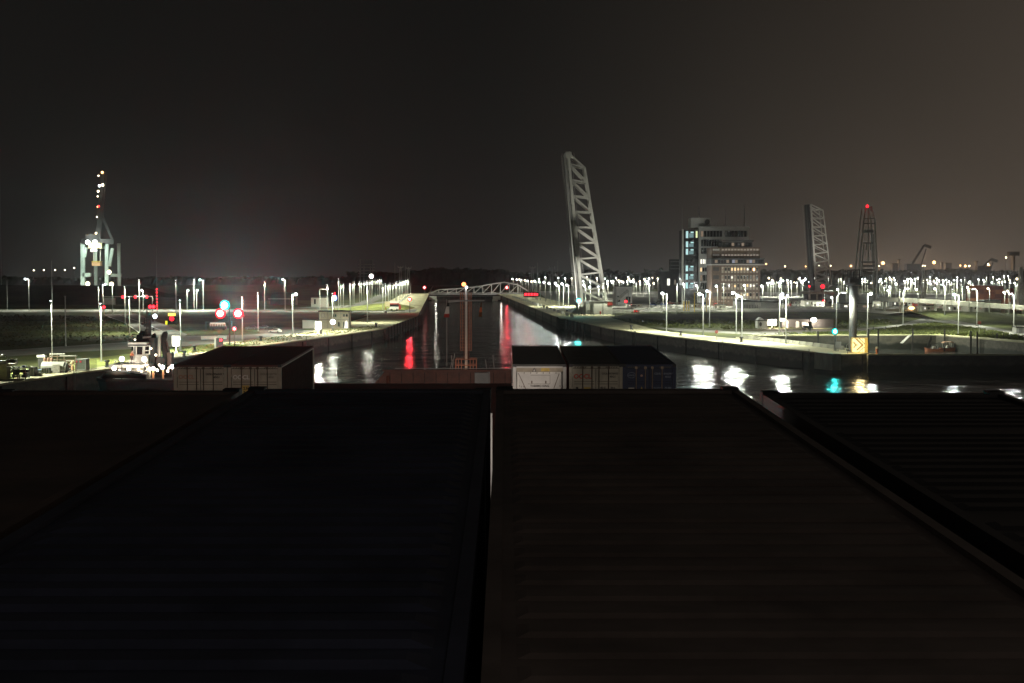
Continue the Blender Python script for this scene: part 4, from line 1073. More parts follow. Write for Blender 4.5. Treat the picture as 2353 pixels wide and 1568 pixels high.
part('post', MB().tube([(0, .1, 0), (0, .1, 4)], .07, 6), steel_g, t); part('disc', MB().tube([(0, -.02, 4), (0, .06, 4)], .6, 14), mat('sign_dark_red', (.16, .03, .02), .6), t)
t = thing('round_sign', 'red round sign on a short post at the start of the concrete barriers', 'sign', gp(*P7(800, 345)))
part('post', MB().tube([(0, .1, 0), (0, .1, 2.2)], .07, 6), steel_g, t); part('disc', MB().tube([(0, -.02, 2.6), (0, .06, 2.6)], .55, 14), mat('sign_dark_red', (.16, .03, .02), .6), t)
t, l, z = boxb('pump_cabinet', 'grey pump cabinet on the grass at the right edge of the picture', 'cabinet', 2336, 2362, 752, dist(766), 4, cladding)
part('door', MB().box(-1, .2, l[2] - .06, l[2] - .003, .1, z - .2), steel_g, t)

# ------------------------------------------------------------------ cranes, towers, rigs
# container gantry crane far left
D = 2000
PC = lambda cx, cy: at((cx / 2.85 + 250) / 1.705, (cy / 2.85 + 600) / 1.705, D)
green = mat('crane_paint', (.42, .50, .46), .5, var=.15, scale=.2)
t = thing('container_crane', 'tall pale green container crane with a raised dark boom behind the dark hill', 'crane', (PC(390, 1480).x, D, 0))
for cx0, cx1, dy, w in ((212, 214, 0, 5.0), (282, 292, 30, 4.2), (482, 480, 0, 4.6), (548, 556, 30, 4)):
    a, b_ = PC(cx0, 1000), PC(cx1, 1480); a.y += dy; b_.y += dy; b_.z = 0
    part('leg', MB().bar(b_, a, w), green, t, True)
part('sill_beam', MB().bar(PC(214, 1355), PC(300, 1355), 5), green, t, True)
part('sill_beam', MB().bar(PC(480, 1360) + Vector((0, 20, 0)), PC(600, 1360) + Vector((0, 20, 0)), 4), green, t, True)
part('portal_beam', MB().bar(PC(200, 985), PC(560, 985), 5, 7), steel_d, t, True)
part('portal_tie', MB().bar(PC(400, 1050), PC(490, 1050), 3), green, t, True)
part('diagonal', MB().bar(PC(510, 1260), PC(545, 1060), 4).bar(PC(235, 1160), PC(250, 1050), 3), green, t, True)
part('boom', MB().bar(PC(388, 960), PC(410, 560), 5, 5).bar(PC(410, 560), PC(445, 205), 5, 5).bar(PC(400, 960), PC(478, 240), 2), steel_d, t, True)
part('apex_frame', MB().bar(PC(330, 960), PC(430, 700), 3).bar(PC(540, 960), PC(430, 700), 3), steel_d, t, True)
part('machinery_house', MB().box(PC(250, 900).x, PC(380, 900).x, D - 4, D + 20, PC(300, 960).z, PC(300, 900).z), steel_d, t, True)
part('trolley', MB().box(PC(290, 1000).x, PC(440, 1000).x, D - 8, D + 8, PC(300, 1060).z, PC(300, 1000).z), mat('trolley_steel', (.45, .42, .22), .5), t, True)
for cx, cy, r, m_ in ((452, 218, 3.4, L_SODIUM), (410, 255, 2, L_WARM), (420, 366, 3.4, L_WHITE), (456, 358, 3.6, L_WARM), (406, 427, 3.0, L_WARM), (401, 484, 1.9, L_WARM), (412, 594, 2.6, L_RED), (398, 600, 1.6, L_SODIUM), (392, 712, 1.8, L_WARM),
                      (290, 993, 4.2, L_WHITE), (370, 994, 4.6, L_WHITE), (338, 1082, 2.6, L_WHITE), (378, 1082, 2.4, L_WHITE), (528, 1325, 4.0, L_WARM), (290, 1455, 4.0, L_WARM), (555, 1460, 4.0, L_WARM), (383, 893, 1.8, L_WARM),
                      (345, 1030, 3, L_WARM), (385, 1035, 4, L_WARM), (320, 1030, 2.6, L_WARM), (410, 1020, 2.6, L_WARM), (362, 1055, 4, L_WARM)):
    p = PC(cx, cy); p.y -= 10
    part('crane_lamp', MB().ball(p, r * (.5 if p.z > 75 else .72), 8, 6), m_, t, True)
for cx in (272, 342): part('house_window', MB().box(PC(cx - 12, 900).x, PC(cx + (14 if cx < 300 else 20), 900).x, D - 4.4, D - 4.05, PC(300, 914).z, PC(300, 900).z), WIN_DIM, t, True)
for cx, cy, pw in ((370, 1010, 45000), (250, 1440, 18000), (520, 1440, 18000), (340, 1090, 24000)):
    p = PC(cx, cy) - t.location; p.y -= 22; plight(t, p, (.85, 1, .86), pw, 2)
e = part('spreader_frame', MB().box(PC(322, 1205).x, PC(418, 1205).x, D - 6, D + 6, PC(370, 1212).z, PC(370, 1203).z), yellow_p, t, True)
for cx in (335, 408): part('hoist_rope', MB().bar(PC(cx, 1080), PC(cx, 1205), 1.0), steel_w, t, True)
part('hoist_rope', MB().bar(PC(362, 1080), PC(362, 1205), 1.6), green, t, True)
c = single('shipping_container', MB().box(PC(324, 1215).x, PC(416, 1215).x, D - 5, D + 5, PC(370, 1256).z, PC(370, 1214).z), mat('orange_crate', (.62, .36, .2), .6), 'orange lit container hanging from the far crane', 'container')
# lattice helper
def lattice(name, label, cat, x0, x1, xt0, xt1, D, z1, n, w, m=steel_g, z0=0, depth=None):
    depth = depth or (x1 - x0)
    t = thing(name, label, cat, ((x0 + x1) / 2, D, 0))
    legs = MB(); br = MB()
    def c(s, i):
        xa = x0 + (xt0 - x0) * s; xb = x1 + (xt1 - x1) * s; dd = depth * (xb - xa) / (x1 - x0); z = z0 + (z1 - z0) * s
        return [Vector((xa, D - dd / 2, z)), Vector((xb, D - dd / 2, z)), Vector((xb, D + dd / 2, z)), Vector((xa, D + dd / 2, z))][i]
    for i in range(4): legs.bar(c(0, i), c(1, i), w)
    for k in range(n):
        for i in range(4):
            j = (i + 1) % 4
            br.bar(c(k / n, i), c((k + 1) / n, j), w * .55).bar(c((k + 1) / n, i), c((k + 1) / n, j), w * .55)
            if n < 9: br.bar(c(k / n, j), c((k + 1) / n, i), w * .55)
    part('leg_frame', legs, m, t, True); part('bracing', br, m, t, True)
    return t
# tall A-frame crane on the right with red top light
D = 1150
def Q(cx, cy): return at(*P6(cx, cy), D)
t = thing('sheerleg_crane', 'tall dim A-frame crane with a red light at its top behind the radar column', 'crane', (Q(1040, 900).x, D, 0))
for o in (0, 12):
    oo = Vector((0, o, 0))
    part('leg', MB().bar(Q(945, 860) + oo, Q(1000, 290) + oo, 1.0).bar(Q(1000, 290) + oo, Q(1020, 165) + oo, .8), steel_w, t, True)
    part('leg', MB().bar(Q(1138, 860) + oo, Q(1112, 290) + oo, 1.0).bar(Q(1112, 290) + oo, Q(1082, 165) + oo, .8), steel_w, t, True)
    part('lower_leg', MB().bar(Q(945, 860) + oo, (Q(938, 900).x, D + o, 0), 1.3).bar(Q(1138, 860) + oo, (Q(1145, 900).x, D + o, 0), 1.3), steel_w, t, True)
for cy, a, b_, w in ((275, 1000, 1115, 1.3), (325, 1000, 1108, 1.6), (525, 995, 1100, 1.6), (720, 970, 1112, 1.8), (760, 985, 1110, 2.2), (800, 985, 1110, 2.2), (830, 985, 1110, 1.6), (165, 1018, 1084, 1.4)):
    part('cross_beam', MB().bar(Q(a, cy), Q(b_, cy), w * .6), steel_g, t, True)
part('cab', MB().box(Q(1012, 400).x, Q(1092, 400).x, D - 3, D + 6, Q(1000, 420).z, Q(1000, 388).z), steel_g, t, True)
part('top_mast', MB().bar(Q(1075, 200), Q(1077, 150), 1.2), steel_g, t, True)
part('strut', MB().bar(Q(1045, 190), Q(1045, 720), .8).bar(Q(1028, 530), Q(1026, 600), .8).bar(Q(1068, 530), Q(1066, 600), .8), steel_w, t, True)
part('boom', MB().bar(Q(975, 860), Q(1000, 540), 1).bar(Q(1105, 860), Q(1100, 430), 1), steel_w, t, True)
part('beacon', MB().ball(Q(1030, 150) + Vector((0, -2, 0)), 1.15, 10, 6), L_REDCORE, t, True)
plight(t, Q(1030, 150) - t.location + Vector((0, -5, 0)), RED, 90, .5)
# multi-level rig on the left
D = 1500
def U(px, py): return at(px, py, D)
t = thing('lattice_rig', 'grey rig of stacked horizontal bars on two posts beside the pinkish floodlight', 'rig', (U(841, 650).x, D, 0))
for px in (827, 856): part('post', MB().bar((U(px, 600).x, D, 0), U(px, 596), 1.0), steel_g, t, True)
for i, y in enumerate((596, 607, 613.5, 621, 628, 634)): part('cross_bar', MB().bar(U(823 if i else 827, y), U(860 if i else 856, y), .9), steel_g, t, True)
part('back_post', MB().bar((U(834, 600).x, D + 8, 0), U(834, 610) + Vector((0, 8, 0)), .8).bar((U(849, 600).x, D + 8, 0), U(849, 610) + Vector((0, 8, 0)), .8), steel_g, t, True)
# twin pylons by the lock
def pylon(px, y0, label, D):
    a = at(px - 2.5, 668, D); b_ = at(px + 2.5, 668, D); z = at(px, y0, D).z; k = D / F_PX
    t = thing('signal_pylon', label, 'pylon', ((a.x + b_.x) / 2, D, 0))
    part('leg', MB().bar((a.x - 1, D, 0), (a.x + .6, D, z), .7).bar((b_.x + 1, D, 0), (b_.x - .6, D, z), .7), steel_g, t, True)
    part('head', MB().bar((a.x - 3 * k, D, z), (b_.x + 3 * k, D, z), .8).bar((a.x - 3 * k, D, z), (a.x - 3.4 * k, D, z + 4 * k), .6).bar((b_.x + 3 * k, D, z), (b_.x + 3.4 * k, D, z + 4 * k), .6).bar((px * 0 + (a.x + b_.x) / 2, D, z), ((a.x + b_.x) / 2, D, z + 3 * k), .8), steel_g, t, True)
    part('brace', MB().bar((a.x, D, z * .2), (b_.x, D, z * .75), .35).bar((b_.x, D, z * .2), (a.x, D, z * .75), .35), steel_g, t, True)
for px, y, l in ((920, 614, 'left of the twin dim pylons behind the left lamp row'), (938.5, 616, 'right of the twin dim pylons behind the left lamp row'),
                 (1223, 615, 'dim forked pylon nearest the low truss bridge'), (1267.5, 615, 'dim forked pylon left of the raised bridge leaf')):
    pylon(px, y, l, 1450)
for px, y0 in ((907, 602), (1234.5, 603), (1281, 598), (931, 608)):
    p = at(px, y0, 1460); single('antenna_mast', MB().tube([(p.x, 1460, 0), p], [.35, .15], 6), steel_g, 'thin faint antenna mast beside a forked pylon', 'mast', 'antenna masts beside the pylons')
# lattice towers in the right-hand yard
DRp = lambda cx, cy, D: at(*DR(cx, cy), D)
D = 800
lattice('lattice_tower', 'slim lattice tower in the yard left of the elevated walkway middle', 'tower', DRp(448, 900, D).x, DRp(496, 900, D).x, DRp(470, 560, D).x, DRp(484, 560, D).x, D, DRp(470, 545, D).z, 9, .35, steel_pole)
lattice('lattice_tower', 'white lattice tower nearest the right edge of the picture', 'tower', DRp(1530, 1000, D).x, DRp(1600, 1000, D).x, DRp(1550, 560, D).x, DRp(1572, 560, D).x, D, DRp(1560, 560, D).z, 8, .5, steel_w)
# elevated walkway
t = thing('elevated_walkway', 'long pale elevated pipe bridge crossing the right-hand yard', 'walkway', DRp(700, 1000, 760))
t.location.z = 0
pts = [(DR(0, 912), 800), (DR(400, 932), 770), (DR(750, 952), 750), (DR(1180, 985), 720), (DR(1560, 1006), 700), (DR(1900, 1030), 680)]
wp = [at(*p, D) for p, D in pts]
mb = MB()
for a, b_ in zip(wp, wp[1:]): mb.bar(a, b_, 3.0, 2.2)
part('girder', mb, mat('girder_paint', (.50, .49, .42), .6), t, True)
for i, (a, b_) in enumerate(zip(wp, wp[1:])):
    for s in (.1, .6):
        p = a.lerp(b_, s); part('pier', MB().box(p.x - .5, p.x + .5, p.y - 1, p.y + 1, 0, p.z - 1.1), wallpale, t, True)
for i, (p, D) in enumerate(pts[:5]):  # added lamps that brighten the dark walkway girder
    for q in (.15, .65):
        a = wp[i].lerp(wp[i + 1], q)
        lamp_at(Vector((a.x + 3, a.y - 16, 0)), 12.0 + (i % 3) * .5, 'globe' if (i + int(q * 2)) % 2 else 'shield', 'added lamp post brightening the elevated walkway in the right-hand yard', 'added lamp posts before the elevated walkway', dx=-.8, power=.22, w=.8, glow=random.choice((L_WHITE, L_COOL, L_WARM)))
# red containers stacked at the back right
random.seed(5)
cr = [mat('container_rust', (.16, .05, .03), .7, var=.35), mat('container_orange', (.30, .10, .04), .7, var=.3), mat('container_maroon', (.11, .035, .03), .7, var=.3)]
Dc = 900
cb = MB().box(-6.1, 6.1, -1.2, 1.2, 0, 2.59)
rid = MB()
for i in range(20): rid.box(-5.8 + i * .6, -5.5 + i * .6, -1.26, -1.203, .15, 2.45)
cme = [cb.mesh('shell', m) for m in cr]; rme = [rid.mesh('side_ribs', m) for m in cr]
for col in range(4):
    for lev in range(5 if col < 3 else 3):
        k = (col * 2 + lev) % 3
        x = DRp(1085 + col * 92, 800, Dc).x
        e = thing('stacked_container', 'rust red container in the stack behind the right-hand lamps', 'container', (x + random.uniform(-.2, .2), Dc + 3, lev * 2.6), 0, 'red containers stacked in the right-hand yard')
        link('shell', cme[k], e); link('side_ribs', rme[k], e)
p = DRp(1462, 790, 780)
e = thing('hanging_panel', 'red square panel on a frame beside the white lattice tower', 'panel', (p.x, 780, 0))
part('panel', MB().box(DRp(1440, 800, 780).x, DRp(1482, 800, 780).x, 779.6, 780, DRp(1450, 876, 780).z, DRp(1450, 792, 780).z), red_p, e, True)
part('post', MB().bar((p.x, 780.4, 0), (p.x, 780.4, p.z), .4), steel_g, e, True)
# grey plant and sheds in the yard
boxes = [(1930, 2004, 697, 830, 16, cladding, 'low pale shed just right of the radar column'), (2050, 2085, 690, 880, 12, roofm, 'dark low shed left of the lattice tower'), (2224, 2262, 693, 760, 10, render_w, 'flat pale shelter under the red container stack'),
         (2262, 2300, 690, 790, 10, wallpale, 'grey block building right of the flat pale shelter'), (2175, 2215, 700, 770, 7, render_w, 'low white equipment house in the middle of the yard'), (1848, 1888, 690, 900, 12, render_w, 'pale service building left of the second bridge platform'),
         (2120, 2150, 702, 790, 6, wallpale, 'small grey cabin beneath the elevated walkway'), (1440, 1475, 698, 880, 8, render_w, 'small pale cabin beside the raised bridge road'), (1585, 1612, 697, 850, 6, render_w, 'small pale cabin below the glass stair tower'),
         (1645, 1668, 700, 830, 6, wallpale, 'grey site cabin in front of the seam of the two towers')]
for px0, px1, y, D, dp, m_, lab in boxes:
    t, l, z = boxb('yard_building', lab, 'building', px0, px1, y, D, dp, m_)
    windows(t, l, z, [(.12, .24, .4, .75, WIN_WHITE), (.4, .55, .35, .75), (.7, .85, .35, .75, WIN_DIM)], glass_d)
# parked vehicles and pallets glinting in the yards are built with the vehicles below
# slanting booms on the skyline
for p0, p1, D, lab in ((DR(325, 560), DR(480, 312), 2600, 'long slanting crane jib on the right skyline'), (DR(1115, 580), DR(1225, 468), 2700, 'short slanting crane jib near the right edge of the skyline')):
    a, b_ = at(*p0, D), at(*p1, D); a.z = max(a.z, 4)
    t = thing('harbour_crane', lab, 'crane', (a.x, D, 0)); n = (b_ - a).normalized()
    part('jib', MB().bar(a, b_, 5, 3), steel_d, t, True); part('jib_head', MB().bar(b_, b_ + Vector((12, 0, -4)), 5), steel_d, t, True)
    part('tie', MB().bar(a + Vector((18, 0, 0)), b_ + Vector((4, 0, -6)), 1.5), steel_d, t, True)
    part('tower', MB().box(a.x - 8, a.x + 16, D - 8, D + 8, 0, a.z + 6), steel_d, t, True)
for i, (cx0, cx1, cy, lab) in enumerate(((128, 190, 525, 'dark block with a lamp on the right skyline'), (724, 788, 520, 'dark square tank tower on the right skyline'), (1068, 1080, 500, 'thin dark chimney on the right skyline'), (676, 690, 515, 'thin dark stack beside the square tank tower'),
                                           (1478, 1500, 430, 'dark floodlight mast with a broad head on the right skyline'), (200, 212, 480, 'thin dark post on the right skyline'))):
    D = 2900; x0, x1 = at(*DR(cx0, cy), D).x, at(*DR(cx1, cy), D).x; z = at(*DR(cx0, cy), D).z
    t = thing('skyline_plant', lab, 'industrial tower', ((x0 + x1) / 2, D, 0))
    part('shaft', MB().box(x0, x1, D, D + 12, 0, z), steel_d, t, True)
    part('cap', MB().box(x0 - (8 if i == 4 else 1), x1 + (8 if i == 4 else 1), D - 1, D + 13, z, z + (8 if i == 4 else 2)), roofm, t, True)

# ------------------------------------------------------------------ dike, woods
random.seed(21)
def mound(name, pts, D0, D1, m, kind='structure'):      # pts: (px, py) of the crest; foot at D0
    mb = MB(); vs = []; fs = []
    Dm_ = (D0 + D1) / 2
    for px, py in pts:
        c = at(px, py, Dm_); z = max(c.z, 0.05); x = c.x
        vs += [(x, D0, -.2), (x, D0 + (Dm_ - D0) * .55, z * .72), (x, Dm_, z), (x, D1, -.2)]
    for i in range(len(pts) - 1):
        for j in range(3): a = i * 4 + j; fs.append((a, a + 4, a + 5, a + 1))
    o = struct(name, mb.add(vs, fs), m, kind)
    for p in o.data.polygons: p.use_smooth = True
mound('dike_hill', [(-500, 650), (-200, 652), (60, 654.5), (190, 655), (240, 655), (300, 657), (335, 660), (355, 668), (372, 682)], 960, 1180, hillm)
mound('dike_hill_far', [(330, 684), (400, 672), (470, 668), (520, 668), (620, 672), (720, 678), (830, 682)], 1100, 1300, hillm)
mound('grass_bank_left', [(760, 712), (800, 706), (850, 698), (900, 694), (930, 700), (945, 706)], 815, 900, grass2)
mound('grass_bank_right', [(1400, 727), (1450, 720), (1560, 719), (1700, 719), (1820, 719), (1950, 721), (2030, 724), (2090, 735)], 640, 760, grass)
mound('grass_bank_far_right', [(2090, 716), (2140, 713), (2250, 716), (2350, 722), (2500, 727)], 640, 740, grass)

def wood(name, px0, px1, ytop, D, jag, label=None, m=wood_dark, step=7, dens=1.0):
    """a far wood as one mass: a ridge with a ragged top, thickly set with leaf clumps"""
    mb = MB(); x0, x1 = at(px0, 620, D).x, at(px1, 620, D).x
    x = x0; prev = None; vs = []
    def H(x):
        px = px0 + (px1 - px0) * (x - x0) / (x1 - x0); yt = ytop(px) if callable(ytop) else ytop
        return max(5, at(1176, yt, D).z)
    n = 0; j = 0
    while x < x1:
        j = .7 * j + random.uniform(-jag, jag); h = H(x) * (.9 + j * .25)
        vs += [(x, D - 22, 0), (x, D - 14 + random.uniform(-3, 3), h * .7), (x, D + random.uniform(-3, 3), h), (x, D + 22, 0)]; n += 1
        for k in range(3):
            r = random.uniform(1.6, 4.2); c = (x + random.uniform(-3, 3), D - random.uniform(-2, 16), h * random.uniform(.55, 1.04) - r * .3)
            for q in range(2):
                a = random.uniform(0, math.pi); b_ = random.uniform(-.7, .7); pv = []
                for jn in range(6):
                    t = 2 * math.pi * jn / 6; rr = r * random.uniform(.55, 1.2)
                    pv.append((c[0] + math.cos(a) * rr * math.cos(t), c[1] + math.sin(a) * rr * math.cos(t) + math.sin(t) * rr * b_, c[2] + rr * .8 * math.sin(t)))
                mb.add(pv, [tuple(range(6))])
        x += step * random.uniform(.6, 1.3)
    fs = []
    for i in range(n - 1):
        for q in range(3): a = i * 4 + q; fs.append((a, a + 4, a + 5, a + 1))
    mb.add(vs, fs)
    tag(link(name, mb.mesh(name, m)), label, 'wood', kind='stuff')
wood('distant_wood', -200, 800, 634, 2500, .3, step=5)
def mid(px): return 622 - 11 * math.exp(-((px - 1020) / 70) ** 2) - 5 * math.exp(-((px - 1110) / 60) ** 2) - 6 * math.exp(-((px - 1380) / 90) ** 2)
wood('distant_wood', 800, 1500, mid, 2450, .3, step=4)
wood('distant_wood', 1480, 2500, 616, 2500, .2, step=4.5)
# faint house and barn left of the lock
t, l, z = boxb('barn', 'white barn with one dark door opening behind the left lamp posts', 'barn', 714, 748.5, 683.5, 900, 12, mat('barn_paint', (.58, .56, .50), .8), roofm)
part('door', MB().box(l[0] + .2 * (l[1] - l[0]), l[0] + .32 * (l[1] - l[0]), l[2] - .08, l[2] - .003, z * .3, z * .85), black, t)
t, l, z = boxb('dark_house', 'dark house with a shallow roof left of the white barn', 'house', 620, 676, 684, 950, 14, roofm, roofm, pitch=3.5)
part('eaves', MB().box(l[0] - 1, l[1] + 1, l[2] - 1, l[2] - .35, z - .9, z - .1), steel_g, t)
# two-storey site office
P2 = lambda cx, cy: ((cx / 2.704 + 600) / 1.705, (cy / 2.704 + 950) / 1.705)
Ds = dist(754)
t, l, z = boxb('site_office', 'pale two storey site office of stacked cabins by the left bank', 'building', 732, 801.5, 715.5, Ds, 6, mat('cabin_beige', (.48, .45, .36), .7))
w_ = l[1] - l[0]
for u in (0, .29, .42, .72, .98): part('cabin_joint', MB().box(l[0] + u * w_, l[0] + u * w_ + .16, l[2] - .1, l[2] - .003, .05, z), steel_g, t)
part('floor_joint', MB().box(l[0], l[1], l[2] - .14, l[2] - .103, z * .5, z * .54), steel_g, t)
windows(t, l, z, [(.44, .50, .68, .86), (.52, .58, .68, .86), (.80, .86, .70, .86), (.89, .96, .70, .86), (.08, .2, .66, .88, render_w), (.62, .70, .1, .4), (.8, .85, .0, .4)], glass_d)
part('doorway_arch', MB().yprism([(l[1] - 1.9, 0), (l[1] - .5, 0), (l[1] - .5, z * .38), (l[1] - 1.0, z * .48), (l[1] - 1.5, z * .40)], l[2] - .2, l[2] - .003), WIN_WHITE, t)
t2, l2, z2 = boxb('annex', 'grey lean-to annex at the left end of the site office', 'annex', 694, 724, 735, Ds, 5, cladding)
part('tank', MB().tube([(l2[1] + 1.2, 0, 0), (l2[1] + 1.2, 0, 3.2)], .9, 12), steel_g, t2)
# fence line in front of the dike
fm = MB().bar((0, 0, 0), (0, 0, 3.2), .35)
fme = fm.mesh('fence_post', wallpale)
for px in (13, 79, 110, 142, 175, 205, 245, 278, 315, 353):
    o = link('fence_post', fme); o.location = gp(px, 690.5); tag(o, 'pale concrete fence post in front of the dark hill', 'fence post', 'fence posts before the hill')
# white railing by the machine house
t = thing('railing', 'white picket railing right of the machine house', 'railing', gp(1428, 719))
a, b_ = gp(1401, 719.5), gp(1449, 719.5); mb = MB()
for i in range(17): p = a.lerp(b_, i / 16); mb.bar(p, p + Vector((0, 0, 2.0)), .16)
part('pickets', mb, white_p, t, True); part('rail', MB().bar(a + Vector((0, 0, 1.9)), b_ + Vector((0, 0, 1.9)), .15).bar(a + Vector((0, 0, .5)), b_ + Vector((0, 0, .5)), .12), white_p, t, True)
# guard rails along the cross road
for p0, p1, lab in (((1455, 712.3), (1935, 712.2), 'long pale guard rail along the cross road on the right bank'), ((560, 716.8), (930, 716.6), 'long pale guard rail along the cross road on the left bank')):
    a, b_ = gp(*p0), gp(*p1); t = thing('guard_rail', lab, 'guard rail', a)
    part('rail', MB().bar(a + Vector((0, 0, .75)), b_ + Vector((0, 0, .75)), .12, .45), steel_w, t, True)
    mb = MB(); n = 40
    for i in range(n + 1): p = a.lerp(b_, i / n); mb.bar(p, p + Vector((0, .15, .7)), .14)
    part('rail_posts', mb, steel_g, t, True)
# yellow portal beside the cross road
b = gp(1595, 716); k = b.y / F_PX
t = thing('height_gauge', 'yellow height gauge portal over the cross road below the glass stair tower', 'gantry', b)
h = (716 - 671) * k
part('post', MB().bar((0, 0, 0), (0, 0, h), .45).bar((29 * k, 2, 0), (29 * k, 2, h), .35), yellow_p, t); part('beam', MB().bar((0, 0, h), (30 * k, 0, h), .5), steel_w, t)
for px in (1580, 1594, 1598):
    pass
for px, lab in ((1571, 'leftmost of three short yellow posts by the cross road'), (1577, 'middle of three short yellow posts by the cross road'), (1582, 'rightmost of three short yellow posts by the cross road')):
    o = thing('yellow_post', lab, 'post', gp(px, 714)); part('post', MB().tube([(0, 0, 0), (0, 0, 5.5)], .3, 8), yellow_p, o); part('cap', MB().ball((0, 0, 5.5), .32, 8, 5), white_p, o)

# ------------------------------------------------------------------ the ship under the camera
SD = ray(1160, 540).normalized()                       # the ship's own forward axis, trimmed bow-up
SR = SD.cross(Vector((0, 0, 1))).normalized(); SN = SR.cross(SD)
def ship_m(u=0, v=0, w=0):
    o = CAM + SR * u + SD * v + SN * w
    return Matrix(((SR.x, SD.x, SN.x, o.x), (SR.y, SD.y, SN.y, o.y), (SR.z, SD.z, SN.z, o.z), (0, 0, 0, 1)))
def SP(u, v, w): return ship_m(u, v, w).translation
hullm = mat('hull_paint', (.030, .035, .05), .5, var=.3, scale=.3)
deckm = mat('red_oxide_deck', (.10, .028, .020), .7, var=.4, scale=.8)
bulkm = mat('red_oxide_bulwark', (.125, .040, .023), .6, var=.35, scale=1.2)
ship = thing('container_ship', 'dark container ship in the foreground with a red brown breakwater and foremast', 'ship', mw=ship_m())
cu = -2.95                                             # centre line
def hull_ring(w, k):
    pts = []
    for v, hw in ((-40, 15.8), (70, 15.8), (92, 14.2), (108, 10.5), (122, 5.5), (132, .8)): pts.append((cu - hw * k, v + (1 - k) * -4, w))
    return pts + [(2 * cu - x, v, w) for x, v, w in pts[::-1]]
ra, rb = hull_ring(-13.6, 1.0), hull_ring(-36, .82); n = len(ra)
part('hull', MB().add(rb + ra, [(i, (i + 1) % n, n + (i + 1) % n, n + i) for i in range(n)]), hullm, ship)
part('deck', MB().add(hull_ring(-13.55, .995), [tuple(range(n))]), deckm, ship)
part('hatch_cover', MB().box(-16.5, 10.5, -30, 15.2, -13.5, -4.75), deckm, ship)
part('hatch_cover', MB().box(-15.6, 9.0, 60, 88, -13.5, -8.82), deckm, ship)
# breakwater
bw0, bw1, bv = -8.25, 2.35, 100
zt, zb = -9.2, -13.5
part('breakwater', MB().yprism([(-9.55, zb), (-9.35, -10.6), (-8.15, zt), (2.3, zt), (3.5, -10.6), (3.7, zb)], bv, bv + .25), bulkm, ship)
seam = MB()
for i in range(14):
    u = -8.6 + i * .78; seam.box(u, u + .045, bv - .09, bv - .003, zb, zt - (.08 if u > -8 else .5))
part('stiffeners', seam, mat('stiffener_paint', (.045, .018, .013), .7), ship)
part('ledge', MB().box(-8.2, 2.3, bv - .22, bv - .003, zt - .98, zt - .9), bulkm, ship)
part('top_rail', MB().box(-8.3, 2.4, bv - .1, bv + .3, zt + .003, zt + .1), bulkm, ship)
part('vent_pipe', MB().tube([(-7.9, bv - .35, zt - 1.4), (-7.9, bv - .35, zt - .25)], .12, 8).tube([(-8.1, bv - .35, zt - .9), (-7.3, bv - .35, zt - .9)], .08, 8), bulkm, ship)
part('junction_box', MB().box(-2.05, -1.1, bv - .5, bv - .1, zt - .95, zt - .06), steel_g, ship)
part('pipes', MB().bar((-1.15, bv - .3, zt - 1.8), (-1.15, bv - .3, zt), .06).bar((-1.05, bv - .3, zt - 1.8), (-1.05, bv - .3, zt), .06), steel_g, ship)
# foremast and its cage, ladder and yard
mv = 104
k = mv / F_PX
def mu(px): return (px - 1160) * k
def mw_(py): return -(py - 540) * k
mast = part('foremast', MB().tube([(mu(1070.5), mv, mw_(870)), (mu(1070.5), mv, mw_(700)), (mu(1070.5), mv, mw_(661))], [.10, .095, .075], 14), white_p, ship, smooth=True)
lad = mat('ladder_paint', (.30, .125, .075), .6)
for px in (1057.5, 1062.5, 1077, 1082): part('ladder_rail', MB().bar((mu(px), mv + .12, mw_(806)), (mu(px), mv + .12, mw_(672)), .075), lad, mast)
mb = MB()
for i in range(20):
    z = mw_(805) + (mw_(672) - mw_(805)) * i / 19; mb.bar((mu(1057.5), mv + .16, z), (mu(1082), mv + .16, z), .035)
part('rungs', mb, lad, mast)
part('back_plate', MB().box(mu(1064), mu(1078), mv + .3, mv + .34, mw_(825), mw_(700)), mat('mast_plate', (.07, .022, .014), .7), mast)
part('yard', MB().bar((mu(1030), mv - .1, mw_(690.5)), (mu(1113), mv - .1, mw_(689.5)), .09).bar((mu(1030), mv - .1, mw_(692)), (mu(1055), mv - .1, mw_(690)), .14), steel_g, mast)
cage = MB()
for px in (1046.5, 1053, 1060, 1080, 1087, 1094): cage.bar((mu(px), mv - .45, mw_(850)), (mu(px), mv - .45, mw_(824)), .05)
for py in (824, 838, 851): cage.bar((mu(1046), mv - .45, mw_(py)), (mu(1095), mv - .45, mw_(py)), .05).bar((mu(1046), mv + .6, mw_(py)), (mu(1095), mv + .6, mw_(py)), .05)
for px in (1046.5, 1094): cage.bar((mu(px), mv + .6, mw_(850)), (mu(px), mv + .6, mw_(824)), .05).bar((mu(px), mv - .45, mw_(824)), (mu(px), mv + .6, mw_(824)), .05)
part('cage', cage, lad, mast)
e = part('mast_lamp', MB().tube([(mu(1066.5), mv - .2, mw_(656)), (mu(1066.5), mv - .2, mw_(647))], .1, 8).box(mu(1063), mu(1075), mv - .1, mv + .1, mw_(648), mw_(646)), steel_d, mast)
part('orange_glass', MB().ball((mu(1065.5), mv - .25, mw_(652)), .15, 10, 6), glowm('lamp_orange', (1, .25, .08), 5), e)
part('white_glass', MB().ball((mu(1071.5), mv - .22, mw_(659)), .09, 10, 6), L_COOL, e)
